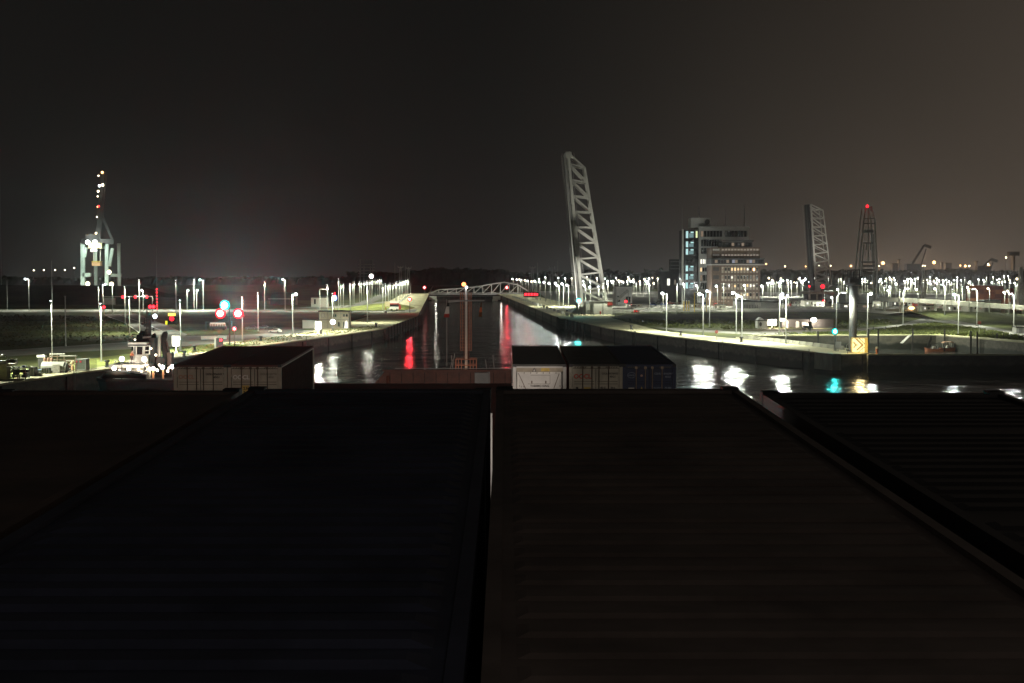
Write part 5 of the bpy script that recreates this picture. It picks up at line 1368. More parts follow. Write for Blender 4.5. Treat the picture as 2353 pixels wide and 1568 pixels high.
# railing along the bow
rail = MB()
for py in (846.5, 849.5): rail.bar((mu(912) , mv - 2, -(py - 540) * (mv - 2) / F_PX), (mu(1215), mv - 2, -(py - 540) * (mv - 2) / F_PX), .04)
for i in range(14): u = mu(912 + i * 22); rail.bar((u, mv - 2, zt + .05), (u, mv - 2, -(846.5 - 540) * (mv - 2) / F_PX), .045)
part('railing', rail, steel_g, ship)
st = MB()
for px, a, b_ in ((1038, 850, 812), (1039.5, 850, 816), (1118, 850, 826), (1135, 848, 815), (1033, 850, 826)): st.bar((mu(px), mv, mw_(a)), (mu(px + (6 if px < 1039 else -3)), mv, mw_(b_)), .045)
part('aerials', st, steel_g, ship)
part('stays', MB().bar((mu(1022), mv + 3, mw_(850)), (mu(1022), mv + 3, mw_(690)), .03), steel_g, ship)
# working lights on the bow that tint the mast, and the bridge-front deck light above the containers
plight(ship, (mu(1066), mv - 1.6, mw_(866)), (1, .50, .28), 34, .1, name='bow_work_light')
plight(ship, (mu(1066), mv + 1.2, mw_(850)), (1, .42, .22), 22, .1, name='bow_work_light')
slight(ship, (5.0, -1.5, 2.2), (4.6, 67, -6.5), (1, .88, .74), 9500, 11, .4, .25, name='bridge_deck_light')
slight(ship, (-7.0, -1.5, 2.2), (-12.5, 67, -6.4), (1, .82, .66), 13500, 9, .5, .25, name='bridge_deck_light')
slight(ship, (0.2, -1.5, 2.0), (-2.9, 103, -8.2), (1, .86, .76), 62000, 9, .5, .25, name='bridge_deck_light')
plight(ship, (1.0, -4.5, 3.0), (1, .92, .86), 290, .8, name='roof_fill_light')  # added unseen fill behind the camera that lifts the dark near roofs
plight(ship, (-.62, 15.55, -2.3), (1, .88, .80), 14, .08, name='gap_post_fill_light')  # added hidden fill that makes the white post in the gap show
# flags on the yard
def flag(px0, px1, y0, y1, cols, label):
    t = thing('signal_flag', label, 'flag', mw=ship_m(mu((px0 + px1) / 2), mv - .12, mw_(y0)))
    W_ = (px1 - px0) * k; H_ = (y1 - y0) * k
    for j, m_ in enumerate(cols):
        mb = MB(); N = 5
        for s in range(N):
            z0 = -H_ * (j + s / N) / len(cols); z1 = -H_ * (j + (s + 1) / N) / len(cols); t0 = (j + s / N) / len(cols); t1 = (j + (s + 1) / N) / len(cols)
            f = lambda q: (-W_ * .5 * (.25 + .75 * q) + W_ * .28 * (1 - q), W_ * .5 * (.35 + .65 * q) + W_ * .28 * (1 - q), .06 * math.sin(q * 7))
            a0, b0_, y0_ = f(t0); a1, b1_, y1_ = f(t1)
            mb.add([(a0, y0_, z0), (b0_, -y0_, z0), (b1_, -y1_, z1), (a1, y1_, z1), (a0, y0_ + .01, z0), (b0_, -y0_ + .01, z0), (b1_, -y1_ + .01, z1), (a1, y1_ + .01, z1)], [(0, 3, 2, 1), (4, 5, 6, 7), (0, 1, 5, 4), (2, 3, 7, 6), (0, 4, 7, 3), (1, 2, 6, 5)])
        part('cloth', mb, m_, t)
flag(1019, 1032, 695, 728, [black, white_p, white_p, red_p], 'drooping black, white and red flag on the left end of the mast yard')
flag(1099, 1107, 694, 727, [mat('flag_brown', (.12, .05, .02), .9), orange_p, mat('flag_brown', (.12, .05, .02), .9)], 'dark furled brown flag on the right half of the mast yard')

# ------------------------------------------------------------------ containers
def cmat(name, col, var=.25): return mat('container_' + name, col, .55, var=var, scale=1.3, detail=8)
WID, LEN = 2.438, 12.19
_CM = {}
def roof_mesh(style, m, L, w, h):
    k = (style, m.name, L, h)
    if k in _CM: return _CM[k]
    mb = MB(); mb.box(0, w, 0, L, h - .09, h - .035)
    mb.box(0, .07, 0, L, h - .034, h).box(w - .07, w, 0, L, h - .034, h).box(.07, w - .07, L - .18, L, h - .034, h - .002).box(.07, w - .07, 0, .18, h - .034, h - .002)
    pitch = {'fine': .2785, 'wide': .295, 'flat': 1.1}[style]
    u0, u1 = .13, w - .13
    v = .3; i = 0
    while v < L - .45:
        skip = style == 'wide' and i in (18, 31)
        d = {'fine': .027, 'wide': .014, 'flat': .005}[style]
        if not skip:
            z0 = h - .0345; z1 = z0 + d; a = v; b = v + pitch * .68; s = pitch * .14; e = .09 if style != 'wide' else .05
            jz = random.uniform(-.0012, .0012) if style == 'wide' else 0
            mb.add([(u0, a, z0), (u1, a, z0), (u1, b, z0), (u0, b, z0), (u0 + e, a + s, z1 + jz), (u1 - e, a + s, z1 - jz), (u1 - e, b - s, z1 - jz), (u0 + e, b - s, z1 + jz)],
                   [(4, 5, 6, 7), (0, 1, 5, 4), (1, 2, 6, 5), (2, 3, 7, 6), (3, 0, 4, 7)])
        v += pitch; i += 1
    _CM[k] = mb.mesh('roof', m); return _CM[k]
def container(u, v, wtop, name, label, m, style='fine', h=2.896, L=LEN, doors=True, barm=None, roofmat=None, texts=(), group=None, stripes=True, side_m=None):
    """left rear lower corner at (u, v); the doors face the camera"""
    t = thing(name, label, 'container', mw=ship_m(u, v, wtop - h), group=group)
    w = WID
    link('roof', roof_mesh(style, roofmat or m, L, w, h), t)
    part('floor', MB().box(.05, w - .05, .05, L - .05, 0, .15), steel_d, t)
    fr = MB()
    for x in (0, w - .15):
        for y in (0, L - .15): fr.box(x, x + .15, y, y + .15, .12, h - .12)
        fr.box(x, x + .15, .16, L - .16, .0, .16).box(x + .003, x + .14, .16, L - .16, h - .15, h - .092)
    fr.box(.16, w - .16, 0.002, .12, .0, .16).box(.16, w - .16, 0.002, .12, h - .16, h - .092)
    part('frame', fr, m, t)
    for x in (-.004, w - .158):
        for y in (-.004, L - .174):
            for z in (-.002, h - .112): part('corner_casting', MB().box(x, x + .162, y, y + .178, z, z + .124), steel_d if style != 'reefer' else m, t)
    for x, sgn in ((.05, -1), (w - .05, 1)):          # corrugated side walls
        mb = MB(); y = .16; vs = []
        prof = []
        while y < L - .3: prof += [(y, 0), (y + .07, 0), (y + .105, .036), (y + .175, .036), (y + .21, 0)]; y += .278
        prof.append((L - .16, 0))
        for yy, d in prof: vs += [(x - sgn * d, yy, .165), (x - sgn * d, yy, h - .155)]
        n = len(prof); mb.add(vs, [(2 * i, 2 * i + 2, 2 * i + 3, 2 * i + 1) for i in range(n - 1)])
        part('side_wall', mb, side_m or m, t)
    part('front_wall', MB().box(.16, w - .16, L - .06, L - .02, .165, h - .155), m, t)
    if doors:
        bar_m = barm or steel_g
        for s in (0, 1):
            x0 = .165 if s == 0 else w / 2 + .012; x1 = w / 2 - .012 if s == 0 else w - .165
            d = part('door', MB().box(x0, x1, .05, .09, .17, h - .19), m, t)
            for z in (.45, .92, 1.40, 1.98, 2.09):
                part('door_groove_shade', MB().box(x0 + .06, x1 - .06, .034, .0485, z, z + .035), mat('door_shadow_' + m.name, tuple(c * .55 for c in COLS[m.name]), .7), d)  # groove shade painted on as strips of darkened door colour
            part('gasket', MB().box(x0 - .011, x0 - .003, .03, .08, .17, h - .19).box(x1 + .003, x1 + .011, .03, .08, .17, h - .19).box(x0, x1, .04, .08, h - .188, h - .165), black, d)
            for x in (.62, 1.04) if s == 0 else (1.36, 1.80):
                part('locking_bar', MB().tube([(x, .0, .1), (x, .0, h - .08)], .024, 8).box(x - .06, x + .06, -.02, .033, h - .2, h - .1).box(x - .05, x + .05, -.02, .033, 1.2, 1.3), bar_m, d)
            for z in (.5, 1.1, 1.75, 2.35):
                x = x0 - .03 if s == 0 else x1 + .03; part('hinge', MB().box(x - .05, x + .05, .01, .06, z, z + .11), m, d)
        if stripes:
            mb = MB()
            for a, b_ in ((.22, .80), (w - .80, w - .22)):
                for i in range(5): xx = a + (b_ - a) * i / 5; mb.yprism([(xx, h - .155), (xx + .06, h - .155), (xx + .12, h - .10), (xx + .06, h - .10)], -.004, .001)
            part('hazard_stripes', mb, mat('stripe_paint', (.60, .52, .34) if COLS[m.name][2] > .2 else (.16, .14, .10), .6), t)
    for s_, x, z, sz, mm in texts:
        text('lettering', s_, sz, mm, t, Matrix.Translation((x, .031, z)) @ Matrix.Rotation(R(90), 4, 'X'))
    return t
COLS = {}
def cm(name, col, var=.25): m = cmat(name, col, var); COLS[m.name] = col; return m
c_brown = cm('dark_brown', (.115, .078, .060), .4); c_blue = cm('navy', (.040, .043, .066), .45); c_olive = cm('dark_olive_brown', (.135, .102, .085), .4); c_black = cm('near_black', (.030, .026, .026), .4)
c_white = cm('dirty_white', (.46, .41, .34)); c_cream = cm('cream', (.50, .46, .37)); c_navy = cm('deep_navy', (.022, .034, .095)); c_reef = cm('reefer_white', (.60, .585, .55), .12)
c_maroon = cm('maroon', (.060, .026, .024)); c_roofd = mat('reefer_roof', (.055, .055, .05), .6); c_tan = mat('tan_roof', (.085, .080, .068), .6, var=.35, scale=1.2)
ink = mat('ink', (.045, .04, .04), .7); redink = mat('red_ink', (.60, .07, .045), .6); paleink = mat('pale_ink', (.58, .55, .50), .6); blueink = mat('pale_blue_ink', (.34, .40, .52), .6)
V0 = 15.0 - LEN
c1 = container(-5.115, V0, -1.572, 'shipping_container', 'dark brown container roof filling the lower left corner', c_brown, 'flat', group=None)
c2 = container(-2.585, V0, -1.557, 'shipping_container', 'dark navy container with fine cross ribs in the foreground, left of the narrow gap', c_blue, 'fine')
c3 = container(-.085, V0, -1.557, 'shipping_container', 'dark brown ribbed container roof in the foreground, right of the narrow gap', c_olive, 'wide')
c4 = container(2.60, V0, -1.600, 'shipping_container', 'black ribbed container roof at the lower right corner, apart from the others', c_black, 'wide', side_m=mat('pink_lit_side', (.20, .085, .09), .5))  # the reddish light on its side is put into the side colour
# raised twist-lock fittings at the far corners of the near roofs
for u, w_ in ((-2.585, -1.557), (-.085, -1.557), (2.19, -1.557), (2.60, -1.60), (4.87, -1.60), (-2.84, -1.572)):
    e = thing('twist_lock', 'small dark twist lock on the far corner of a foreground container roof', 'twist lock', mw=ship_m(u, 15 - .18, w_ + .012), group='twist locks on the foreground roofs')
    part('base', MB().box(.0, .165, .0, .17, -.002, .014), black, e); part('cone', MB().tube([(.08, .085, .012), (.08, .085, .02)], [.055, .03], 10), black, e)
t = thing('lashing_post', 'thin white post seen through the gap between the two middle containers', 'post', mw=ship_m(-.152, 16.2, -4.7))
part('post', MB().bar((0, 0, 0), (0, 0, 2.75), .022, .05), white_p, t); part('foot', MB().box(-.1, .1, -.1, .1, -.06, 0), steel_g, t)
# bay ahead
bars_d = mat('bar_dark', (.10, .075, .055), .5, .3)
num = lambda a, b_, c_, x, mm: ((a, x, 2.43, .125, mm), (b_, x + .36, 2.43, .125, mm), (c_, x + .36, 2.29, .125, mm))
V1 = 67.3
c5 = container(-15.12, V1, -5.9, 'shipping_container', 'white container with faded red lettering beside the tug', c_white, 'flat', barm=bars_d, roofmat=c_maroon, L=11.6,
          texts=(('OOCL', .22, 2.26, .25, mat('faded_red_ink', (.50, .27, .20), .7)),) + num('OOLU', '936543 2', '45G1', 1.46, ink))
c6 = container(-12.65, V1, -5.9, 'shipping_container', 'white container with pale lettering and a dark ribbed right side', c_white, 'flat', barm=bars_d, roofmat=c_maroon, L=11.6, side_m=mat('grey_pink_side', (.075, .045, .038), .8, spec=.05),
          texts=(('OOCL', .22, 2.24, .27, mat('off_white_ink', (.95, .92, .88), .6)),) + num('OOLU', '123774 1', '45G1', 1.48, mat('faint_ink', (.24, .21, .18), .7)))
p = part('caution_placard', MB().box(.66, .97, -.034, -.026, 1.42, 1.96), mat('placard_yellow', (.62, .44, .10), .6), c6)
text('lettering', '2.9', .16, ink, c6, Matrix.Translation((.71, -.036, 1.77)) @ Matrix.Rotation(R(90), 4, 'X')); text('lettering', '9.6', .16, ink, c6, Matrix.Translation((.71, -.036, 1.60)) @ Matrix.Rotation(R(90), 4, 'X'))
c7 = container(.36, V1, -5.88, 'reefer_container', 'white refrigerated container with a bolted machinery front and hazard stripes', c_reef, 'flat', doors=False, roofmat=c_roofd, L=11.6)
w = WID; h = 2.896
part('hazard_band', MB().box(.16, w - .16, .03, .09, h - .125, h - .02), mat('band_cream', (.48, .40, .26), .7), c7)
mb = MB()
for i in range(22): x = .22 + i * .092; mb.yprism([(x, h - .12), (x + .045, h - .12), (x + .085, h - .03), (x + .04, h - .03)], .012, .028)
part('hazard_stripes', mb, ink, c7)
part('upper_panel', MB().box(.16, w - .16, .06, .09, h - .34, h - .128), mat('panel_grey_tan', (.40, .35, .27), .7), c7)
part('caution_placard', MB().box(1.28, 1.67, .04, .058, h - .32, h - .14), mat('placard_yellow', (.62, .44, .10), .6), c7)
part('warning_triangle', MB().yprism([(.88, h - .335), (1.07, h - .335), (.975, h - .14)], .046, .058), ink, c7)
part('warning_triangle_face', MB().yprism([(.92, h - .32), (1.03, h - .32), (.975, h - .20)], .040, .045), paleink, c7)
unit = part('machinery_panel', MB().box(.19, w - .24, -.02, .09, .2, h - .343), c_reef, c7)
part('panel_frame', MB().box(.19, .27, -.05, -.023, .2, h - .35).box(w - .32, w - .24, -.05, -.023, .2, h - .35).box(.275, w - .325, -.05, -.023, h - .41, h - .35), mat('frame_white', (.70, .68, .62), .5), unit)
part('brace', MB().bar((.25, -.05, h - .40), (.64, -.05, 1.66), .03).bar((w - .33, -.05, h - .42), (w - .62, -.05, 1.66), .03), bars_d, unit)
mb = MB()
for i in range(6): x = .5 + i * .29; mb.box(x, x + .025, -.06, -.051, h - .42, h - .35)
for i in range(4): mb.box(.27, .31, -.06, -.051, h - 1.0 - i * .33, h - .96 - i * .33).box(w - .31, w - .27, -.06, -.051, h - 1.0 - i * .33, h - .96 - i * .33)
part('clamps', mb, bars_d, unit)
part('hatch_outline', MB().box(.80, 1.70, -.034, -.0205, h - .50, h - .487).box(.68, 1.70, -.034, -.0205, 2.0, 2.014).box(1.687, 1.70, -.034, -.0205, 2.014, h - .50), bars_d, unit)
for x in (.83, 1.47): part('handle', MB().box(x, x + .06, -.07, -.021, 2.03, 2.15), bars_d, unit)
text('lettering', 'THERMO KING', .128, ink, unit, Matrix.Translation((.79, -.026, 1.87)) @ Matrix.Rotation(R(90), 4, 'X'))
text('lettering', 'S 76', .11, mat('faint_ink', (.24, .21, .18), .7), unit, Matrix.Translation((.36, -.026, 1.84)) @ Matrix.Rotation(R(90), 4, 'X'))
part('vent_grille', MB().box(.9, 1.3, -.03, -.0205, 1.62, 1.70).box(1.5, 1.85, -.03, -.0205, 1.62, 1.72), ink, unit)
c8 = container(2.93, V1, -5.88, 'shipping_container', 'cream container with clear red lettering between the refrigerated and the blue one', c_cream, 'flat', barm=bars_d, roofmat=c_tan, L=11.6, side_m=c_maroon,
          texts=(('OOCL', .21, 2.25, .28, redink),) + num('OOLU', '978955 4', '45G1', 1.49, mat('grey_ink', (.12, .11, .10), .7)) + (('45 G', 1.42, 1.78, .12, ink), ('30.4', 1.90, 1.78, .11, ink)))
part('round_mark', MB().tube([(.36, .02, 1.80), (.36, .03, 1.80)], .06, 14), ink, c8)
part('caution_placard', MB().box(.68, .98, .015, .03, 1.66, 1.85), mat('placard_yellow', (.62, .44, .10), .6), c8)
c9 = container(5.37, V1, -5.88, 'shipping_container', 'deep blue container with a white oval emblem, rightmost in the bay ahead', c_navy, 'flat', barm=mat('bar_bright', (.42, .32, .24), .45, .3), L=11.6,
          texts=(('COSCO', .255, 2.365, .085, blueink), ('CSNU', 1.45, 2.43, .12, blueink), ('844674 5', 1.88, 2.43, .115, blueink), ('45G1', 1.94, 2.285, .12, blueink), ('MAX. GROSS', 1.42, 1.80, .06, blueink), ('30.480', 1.93, 1.78, .11, blueink)))
ring = MB()
for i in range(24):
    a, b_ = 2 * math.pi * i / 24, 2 * math.pi * (i + 1) / 24; ring.bar((.41 + .185 * math.cos(a), .02, 2.40 + .125 * math.sin(a)), (.41 + .185 * math.cos(b_), .02, 2.40 + .125 * math.sin(b_)), .016)
part('oval_emblem', ring, blueink, c9)
part('round_mark', MB().tube([(.87, .015, 2.38), (.87, .025, 2.38)], .055, 14), mat('mark_pink', (.60, .38, .32), .6), c9)
part('warning_triangle', MB().yprism([(.79, 1.70), (.95, 1.70), (.87, 1.88)], .015, .028), mat('placard_yellow', (.62, .44, .10), .6), c9)
part('white_label', MB().box(.26, .54, .015, .03, 1.78, 1.83), paleink, c9)
for cc in (c5, c6): part('round_mark', MB().tube([(.36, .02, 1.66), (.36, .03, 1.66)], .05, 12), mat('faint_ink', (.24, .21, .18), .7), cc)

# ------------------------------------------------------------------ people
skinm = mat('skin', (.42, .26, .19), .6, var=.1)
def skinned(name, verts, edges, rads, m, parent):
    me = bpy.data.meshes.new(name); me.from_pydata(verts, edges, []); me.materials.append(m)
    o = link(name, me, parent); md = o.modifiers.new('skin', 'SKIN'); md.use_smooth_shade = True
    for i, r in enumerate(rads): me.skin_vertices[0].data[i].radius = r if isinstance(r, tuple) else (r, r)
    me.skin_vertices[0].data[0].use_root = True
    sb = o.modifiers.new('sub', 'SUBSURF'); sb.levels = 1; sb.render_levels = 2
    return o
def person(label, loc, rotz, jacket, trousers, hair, lean=.12, helmet=None, scale=1.0, arms=((.30, .10, 1.05), (-.30, .22, 1.08))):
    t = thing('person', label, 'person', loc, rotz); t.scale = (scale,) * 3
    L = lean
    J = [(0, 0, .95), (0, -L * .4, 1.15), (0, -L * .9, 1.40), (0, -L * 1.05, 1.52), (0, -L * 1.15, 1.60), (0, -L * 1.25, 1.70), (0, -L * 1.2, 1.76),
         (.10, 0, .92), (.12, -.02, .5), (.12, .03, .08), (.12, -.13, .05), (-.10, 0, .92), (-.12, -.04, .5), (-.12, .02, .08), (-.12, -.14, .05),
         (.19, -L * .85, 1.42), (.27, -L * .8 + .02, 1.16), (arms[0][0], -L - arms[0][1], arms[0][2]), (-.19, -L * .85, 1.42), (-.27, -L * .8 + .02, 1.16), (arms[1][0], -L - arms[1][1], arms[1][2])]
    E = [(0, 1), (1, 2), (2, 3), (3, 4), (4, 5), (5, 6), (0, 7), (7, 8), (8, 9), (9, 10), (0, 11), (11, 12), (12, 13), (13, 14), (2, 15), (15, 16), (16, 17), (2, 18), (18, 19), (19, 20)]
    Rr = [.15, .14, .15, .06, .085, .095, .07, .095, .065, .045, .04, .095, .065, .045, .04, .065, .048, .036, .065, .048, .036]
    V = list(J); EE = list(E); RR = list(Rr)
    for w_i in (17, 20):                                # five fingers on each hand
        hx, hy, hz = J[w_i]; sgn = 1 if hx > 0 else -1
        pi = len(V); V.append((hx, hy - .07, hz - .03)); EE.append((w_i, pi)); RR.append(.034)
        for q in range(4):
            a = (q - 1.5) * .019; i0 = len(V); V += [(hx + a, hy - .12, hz - .05), (hx + a * 1.1, hy - .155 + abs(q - 1) * .008, hz - .085)]; EE += [(pi, i0), (i0, i0 + 1)]; RR += [.0095, .008]
        i0 = len(V); V += [(hx - sgn * .04, hy - .06, hz - .02), (hx - sgn * .055, hy - .10, hz - .045)]; EE += [(w_i, i0), (i0, i0 + 1)]; RR += [.012, .0095]
    skinned('body', V, EE, RR, skinm, t)
    skinned('jacket', J[:3] + [J[15], J[16], tuple(a * .8 + b_ * .2 for a, b_ in zip(J[17], J[16])), J[18], J[19], tuple(a * .8 + b_ * .2 for a, b_ in zip(J[20], J[19]))], [(0, 1), (1, 2), (2, 3), (3, 4), (4, 5), (2, 6), (6, 7), (7, 8)], [.19, .18, .185, .09, .075, .06, .09, .075, .06], jacket, t)
    skinned('trousers', [J[0], J[7], J[8], (.12, .03, .10), J[11], J[12], (-.12, .02, .10)], [(0, 1), (1, 2), (2, 3), (0, 4), (4, 5), (5, 6)], [.165, .115, .09, .075, .115, .09, .075], trousers, t)
    hx, hy, hz = J[5]
    part('hair', MB().ball((hx, hy + .02, hz + .045), .108, 12, 8, (.95, 1, .9)), hair, t, smooth=True)
    if helmet: part('helmet', MB().ball((hx, hy, hz + .06), .13, 14, 8, (.95, 1.05, .8)).tube([(hx, hy - .02, hz + .03), (hx, hy - .02, hz + .045)], .155, 14), helmet, t, smooth=True)
    f = MB()
    for s in (-1, 1): f.ball((s * .034, hy - .093, hz - .01), .013, 8, 6)
    part('eyes', f, black, t); part('nose', MB().ball((0, hy - .105, hz - .035), .017, 8, 6, (.8, 1, 1.4)), skinm, t); part('mouth', MB().ball((0, hy - .09, hz - .075), .022, 8, 6, (1.3, .5, .35)), red_p, t)
    part('ears', MB().ball((.095, hy, hz - .02), .025, 8, 6, (.5, .8, 1.2)).ball((-.095, hy, hz - .02), .025, 8, 6, (.5, .8, 1.2)), skinm, t)
    for s in (-1, 1): part('boot', MB().ball((s * .12, -.06, .05), .14, 10, 6, (.45, 1, .42)), black, t)
    return t

# ------------------------------------------------------------------ tug
DT = 250
def T(px, py, d=0): return at(px, py, DT + d)
kt = DT / F_PX
tug = thing('tugboat', 'dark tugboat with a floodlit deckhouse, bent deck crane and cluttered mast on the left', 'tugboat', (T(330, 870).x, DT, WZ))
tugm = mat('tug_white', (.52, .50, .45), .5, var=.15); tugh = mat('tug_hull', (.040, .041, .046), .5, var=.3)
zd = T(300, 868).z                                     # bulwark top
def tring(z, k, s=1.0):
    xs = [(227, 0), (236, -3.2), (262, -5.2), (330, -5.8), (470, -5.8), (560, -5.2), (575, -3)]
    pts = [(T(px, 800).x * 1.0 + (1 - k) * 3.0 * (1 if px < 330 else -1), DT + d * s, z) for px, d in xs]
    pts = [(x, y, z) for x, y, z in pts]
    return pts + [(x, 2 * DT - y, z) for x, y, z in pts[::-1][:-1]]
ra, rb = tring(zd, 1.0), tring(WZ - 2.5, .5, .8); n = len(ra)
part('hull', MB().add(rb + ra, [(i, (i + 1) % n, n + (i + 1) % n, n + i) for i in range(n)]), tugh, tug, True)
part('deck', MB().add([(x, y, zd - 1.2) for x, y, z in tring(zd, 1.0, .98)], [tuple(range(n))]), steel_d, tug, True)
fz = MB(); rr = tring(zd, 1.0)
for i in range(n): fz.bar(rr[i], rr[(i + 1) % n], .45, .5)
part('fender', fz, black, tug, True)
part('bow_fender', MB().tube([T(238, 866, -4), T(246, 859, -5), T(300, 859.5, -5.6), T(338, 864, -5.8)], [.45, .7, .7, .5], 10), black, tug, True)
# deckhouse
def tb(px0, px1, py0, py1, d0, d1): return MB().box(T(px0, 800).x, T(px1, 800).x, DT + d0, DT + d1, T(300, py1).z, T(300, py0).z)
part('deckhouse', tb(268, 338, 842, 872, -2.6, 3.2), tugm, tug, True)
part('deckhouse_top', tb(261, 341, 834.5, 841.7, -3.2, 3.6), white_p, tug, True)
part('porthole', MB().tube([(T(305, 853).x, DT - 2.62, T(305, 853).z), (T(305, 853).x, DT - 2.68, T(305, 853).z)], .28, 12), glass_d, tug, True)
part('side_box', tb(338.5, 345, 842, 868, -2.2, 2), steel_d, tug, True)
wh = part('wheelhouse', tb(307, 344, 813, 834.2, -1.9, 2.2), tugm, tug, True)
part('window_band', tb(308, 343.6, 794, 812.7, -1.7, 2.0), glass_d, wh, True)
for px in (307.5, 313, 328, 331, 343): part('window_post', MB().bar(T(px, 814, -1.95), T(px + (1.5 if px > 320 else 0), 793, -1.95), .17), white_p, wh, True)
for py in (794, 805, 813): part('window_rail', MB().bar(T(327, py, -1.98), T(343.5, py, -1.98), .14), white_p, wh, True)
part('roof', tb(302, 345, 785, 789, -2.4, 2.6), white_p, tug, True); part('roof_edge', tb(303, 344, 789.2, 792.5, -2.3, 2.5), steel_d, tug, True); part('roof_lip', tb(302, 344.5, 792.6, 794, -2.35, 2.5), white_p, tug, True)
# exhausts, mast
part('exhaust_pipe', MB().tube([T(318, 790, .5), T(324, 772, .5), T(327.5, 763, .5), T(328.5, 760, .5)], [.5, .5, .48, .4], 10), black, tug, True)
part('exhaust_pipe', MB().tube([T(354, 788, .5), T(354, 770, .5), T(352, 767, .5)], [.42, .42, .4], 10), black, tug, True)
part('funnel', tb(348, 358, 776, 834, -1, 1.4), steel_d, tug, True)
part('deck_pipe', MB().tube([T(367, 830, -1), T(367, 770, -1)], .22, 8), tugm, tug, True); part('deck_pipe', MB().tube([T(363, 830, -.4), T(363, 778, -.4)], .1, 6), steel_g, tug, True)
mast_ = MB().bar(T(345, 800), T(345, 722), .34).bar(T(337.5, 790), T(337.5, 712), .16).bar(T(341, 790), T(341, 716), .12)
part('mast', mast_, steel_d, tug, True)
yard = MB()
for py, a, b_ in ((730, 332, 352), (735, 331, 345), (757, 333, 354), (763, 334, 346), (771, 336, 352), (779, 334, 347)): yard.bar(T(a, py), T(b_, py - 1), .16)
for px, a, b_ in ((331.5, 730, 745), (334, 757, 772), (353, 752, 760), (351.5, 728, 738)): yard.bar(T(px, a), T(px, b_), .18)
yard.bar(T(337, 765), T(345, 778), .16).bar(T(345, 765), T(336, 780), .16)
part('yard_arms', yard, steel_d, tug, True)
for px, py in ((332, 744), (338, 748), (340, 768), (336, 776)): part('radar', MB().cbox(T(px, py), 1.1, .4, .35), steel_d, tug, True)
part('radar_scanner', MB().bar(T(328, 775, -.4), T(347, 773, -.4), .28), white_p, tug, True); part('roof_gear', MB().cbox(T(322, 779), .9, .8, 1.5).cbox(T(331, 781), 1.3, .8, 1.0).cbox(T(318, 776), .5, .5, 1.1), steel_d, tug, True)
arm = MB().tube([T(380, 835), T(381, 815), T(374, 782), T(377, 773), T(380, 764), T(379.5, 761)], [.5, .55, .58, .52, .45, .28], 8)
part('crane_arm', arm, black, tug, True); part('crane_base', tb(386, 396, 809, 838, -.8, 1.0).add(*(lambda m: (m.v, m.f))(MB().bar(T(382, 782), T(389, 812), .3))), mat('crane_base_brown', (.10, .055, .045), .6), tug, True)
part('winch', MB().tube([T(369, 829, -1.5), T(369, 829, 1.2)], .8, 12), black, tug, True)
part('bulwark_gear', tb(362, 366, 846, 865, -4, -3.7).add(*(lambda m: (m.v, m.f))(tb(385, 388, 846, 866, -4, -3.7))), mat('stanchion_orange', (.5, .24, .12), .6), tug, True)
mb = MB(); random.seed(9)
for i in range(16): px = 272 + random.random() * 56; mb.cbox(T(px, 858 - random.random() * 6, -4.2), .25, .25, .35)
part('chain', mb, mat('bright_steel', (.6, .55, .45), .3, .6), tug, True)
part('towing_sheave', tb(304, 338, 864, 867.5, -5.0, -4.2), white_p, tug, True)
for px, py, r, pw, dy in ((279.7, 824, .42, 5200, -4.4), (331.5, 825, .44, 5200, -4.4), (262, 845.5, .36, 1500, -5.8), (295.8, 847, .34, 1500, -4.6), (342, 847, .34, 1500, -4.2), (352, 846.5, .33, 1500, -3.8), (373, 843, .37, 1800, -3.5), (395.5, 842, .36, 1800, -3.5)):
    e = part('deck_lamp', MB().cbox(T(px, py, dy + .3), r * 1.7, .2, r * 1.7), steel_d, tug, True)
    part('lamp_glass', MB().ball(T(px, py, dy), r, 10, 6, (1, .5, 1)), glowm('tug_lamp', (1, .95, .84) if pw > 3000 else (1, .93, .80), 12), e, True)
    p = T(px, py, dy - .8) - tug.location; plight(tug, p, (1, .94, .80) if pw > 3000 else (1, .78, .52), pw * .09, .2, name='deck_light')
for px, py, r, dy in ((275, 850, .2, -4.5), (286, 853, .16, -4.6), (318, 848, .2, -3.0), (325, 853, .15, -4.6), (352, 858, .2, -3.2), (361, 850, .24, -3.0), (385, 852, .22, -3.0), (388, 845, .18, -3.0), (334, 838, .2, -3.5), (310, 780, .14, -2.5), (347, 800, .16, -2.4), (358, 815, .18, -1.8), (366, 838, .2, -2.0)):
    part('work_lamp', MB().ball(T(px, py, dy), r, 8, 5), glowm('tug_lamp_small', (1, .86, .62), 9), tug, True)
rl = MB()
for i in range(12): rl.bar(T(264 + i * 6.8, 834.4, -3.1), T(264 + i * 6.8, 827, -3.1), .06)
for py in (827, 830.5): rl.bar(T(262, py, -3.1), T(340, py, -3.1), .06)
part('railing', rl, white_p, tug, True)
for px, py, dy in ((279.7, 824, -4.0), (331.5, 825, -4.0), (262, 845.5, -5.4), (295.8, 847, -4.2), (342, 847, -3.8), (352, 846.5, -3.4), (373, 843, -3.1), (395.5, 842, -3.1)): part('lamp_stand', MB().bar(T(px, 876, dy), T(px, py, dy), .13), steel_d, tug, True)
person('person in an orange jacket and dark trousers standing on the tug beside the wheelhouse', T(302, 834.4, -2.4), R(75), orange_p, mat('dark_trousers', (.05, .028, .03), .9), black, helmet=None, scale=1.25)
person('person in pale work clothes and a white helmet standing on the tug foredeck', T(342, 871, -4.6), R(-15), mat('pale_overall', (.52, .49, .43), .8), mat('pale_overall', (.52, .49, .43), .8), black, helmet=white_p, scale=1.35)

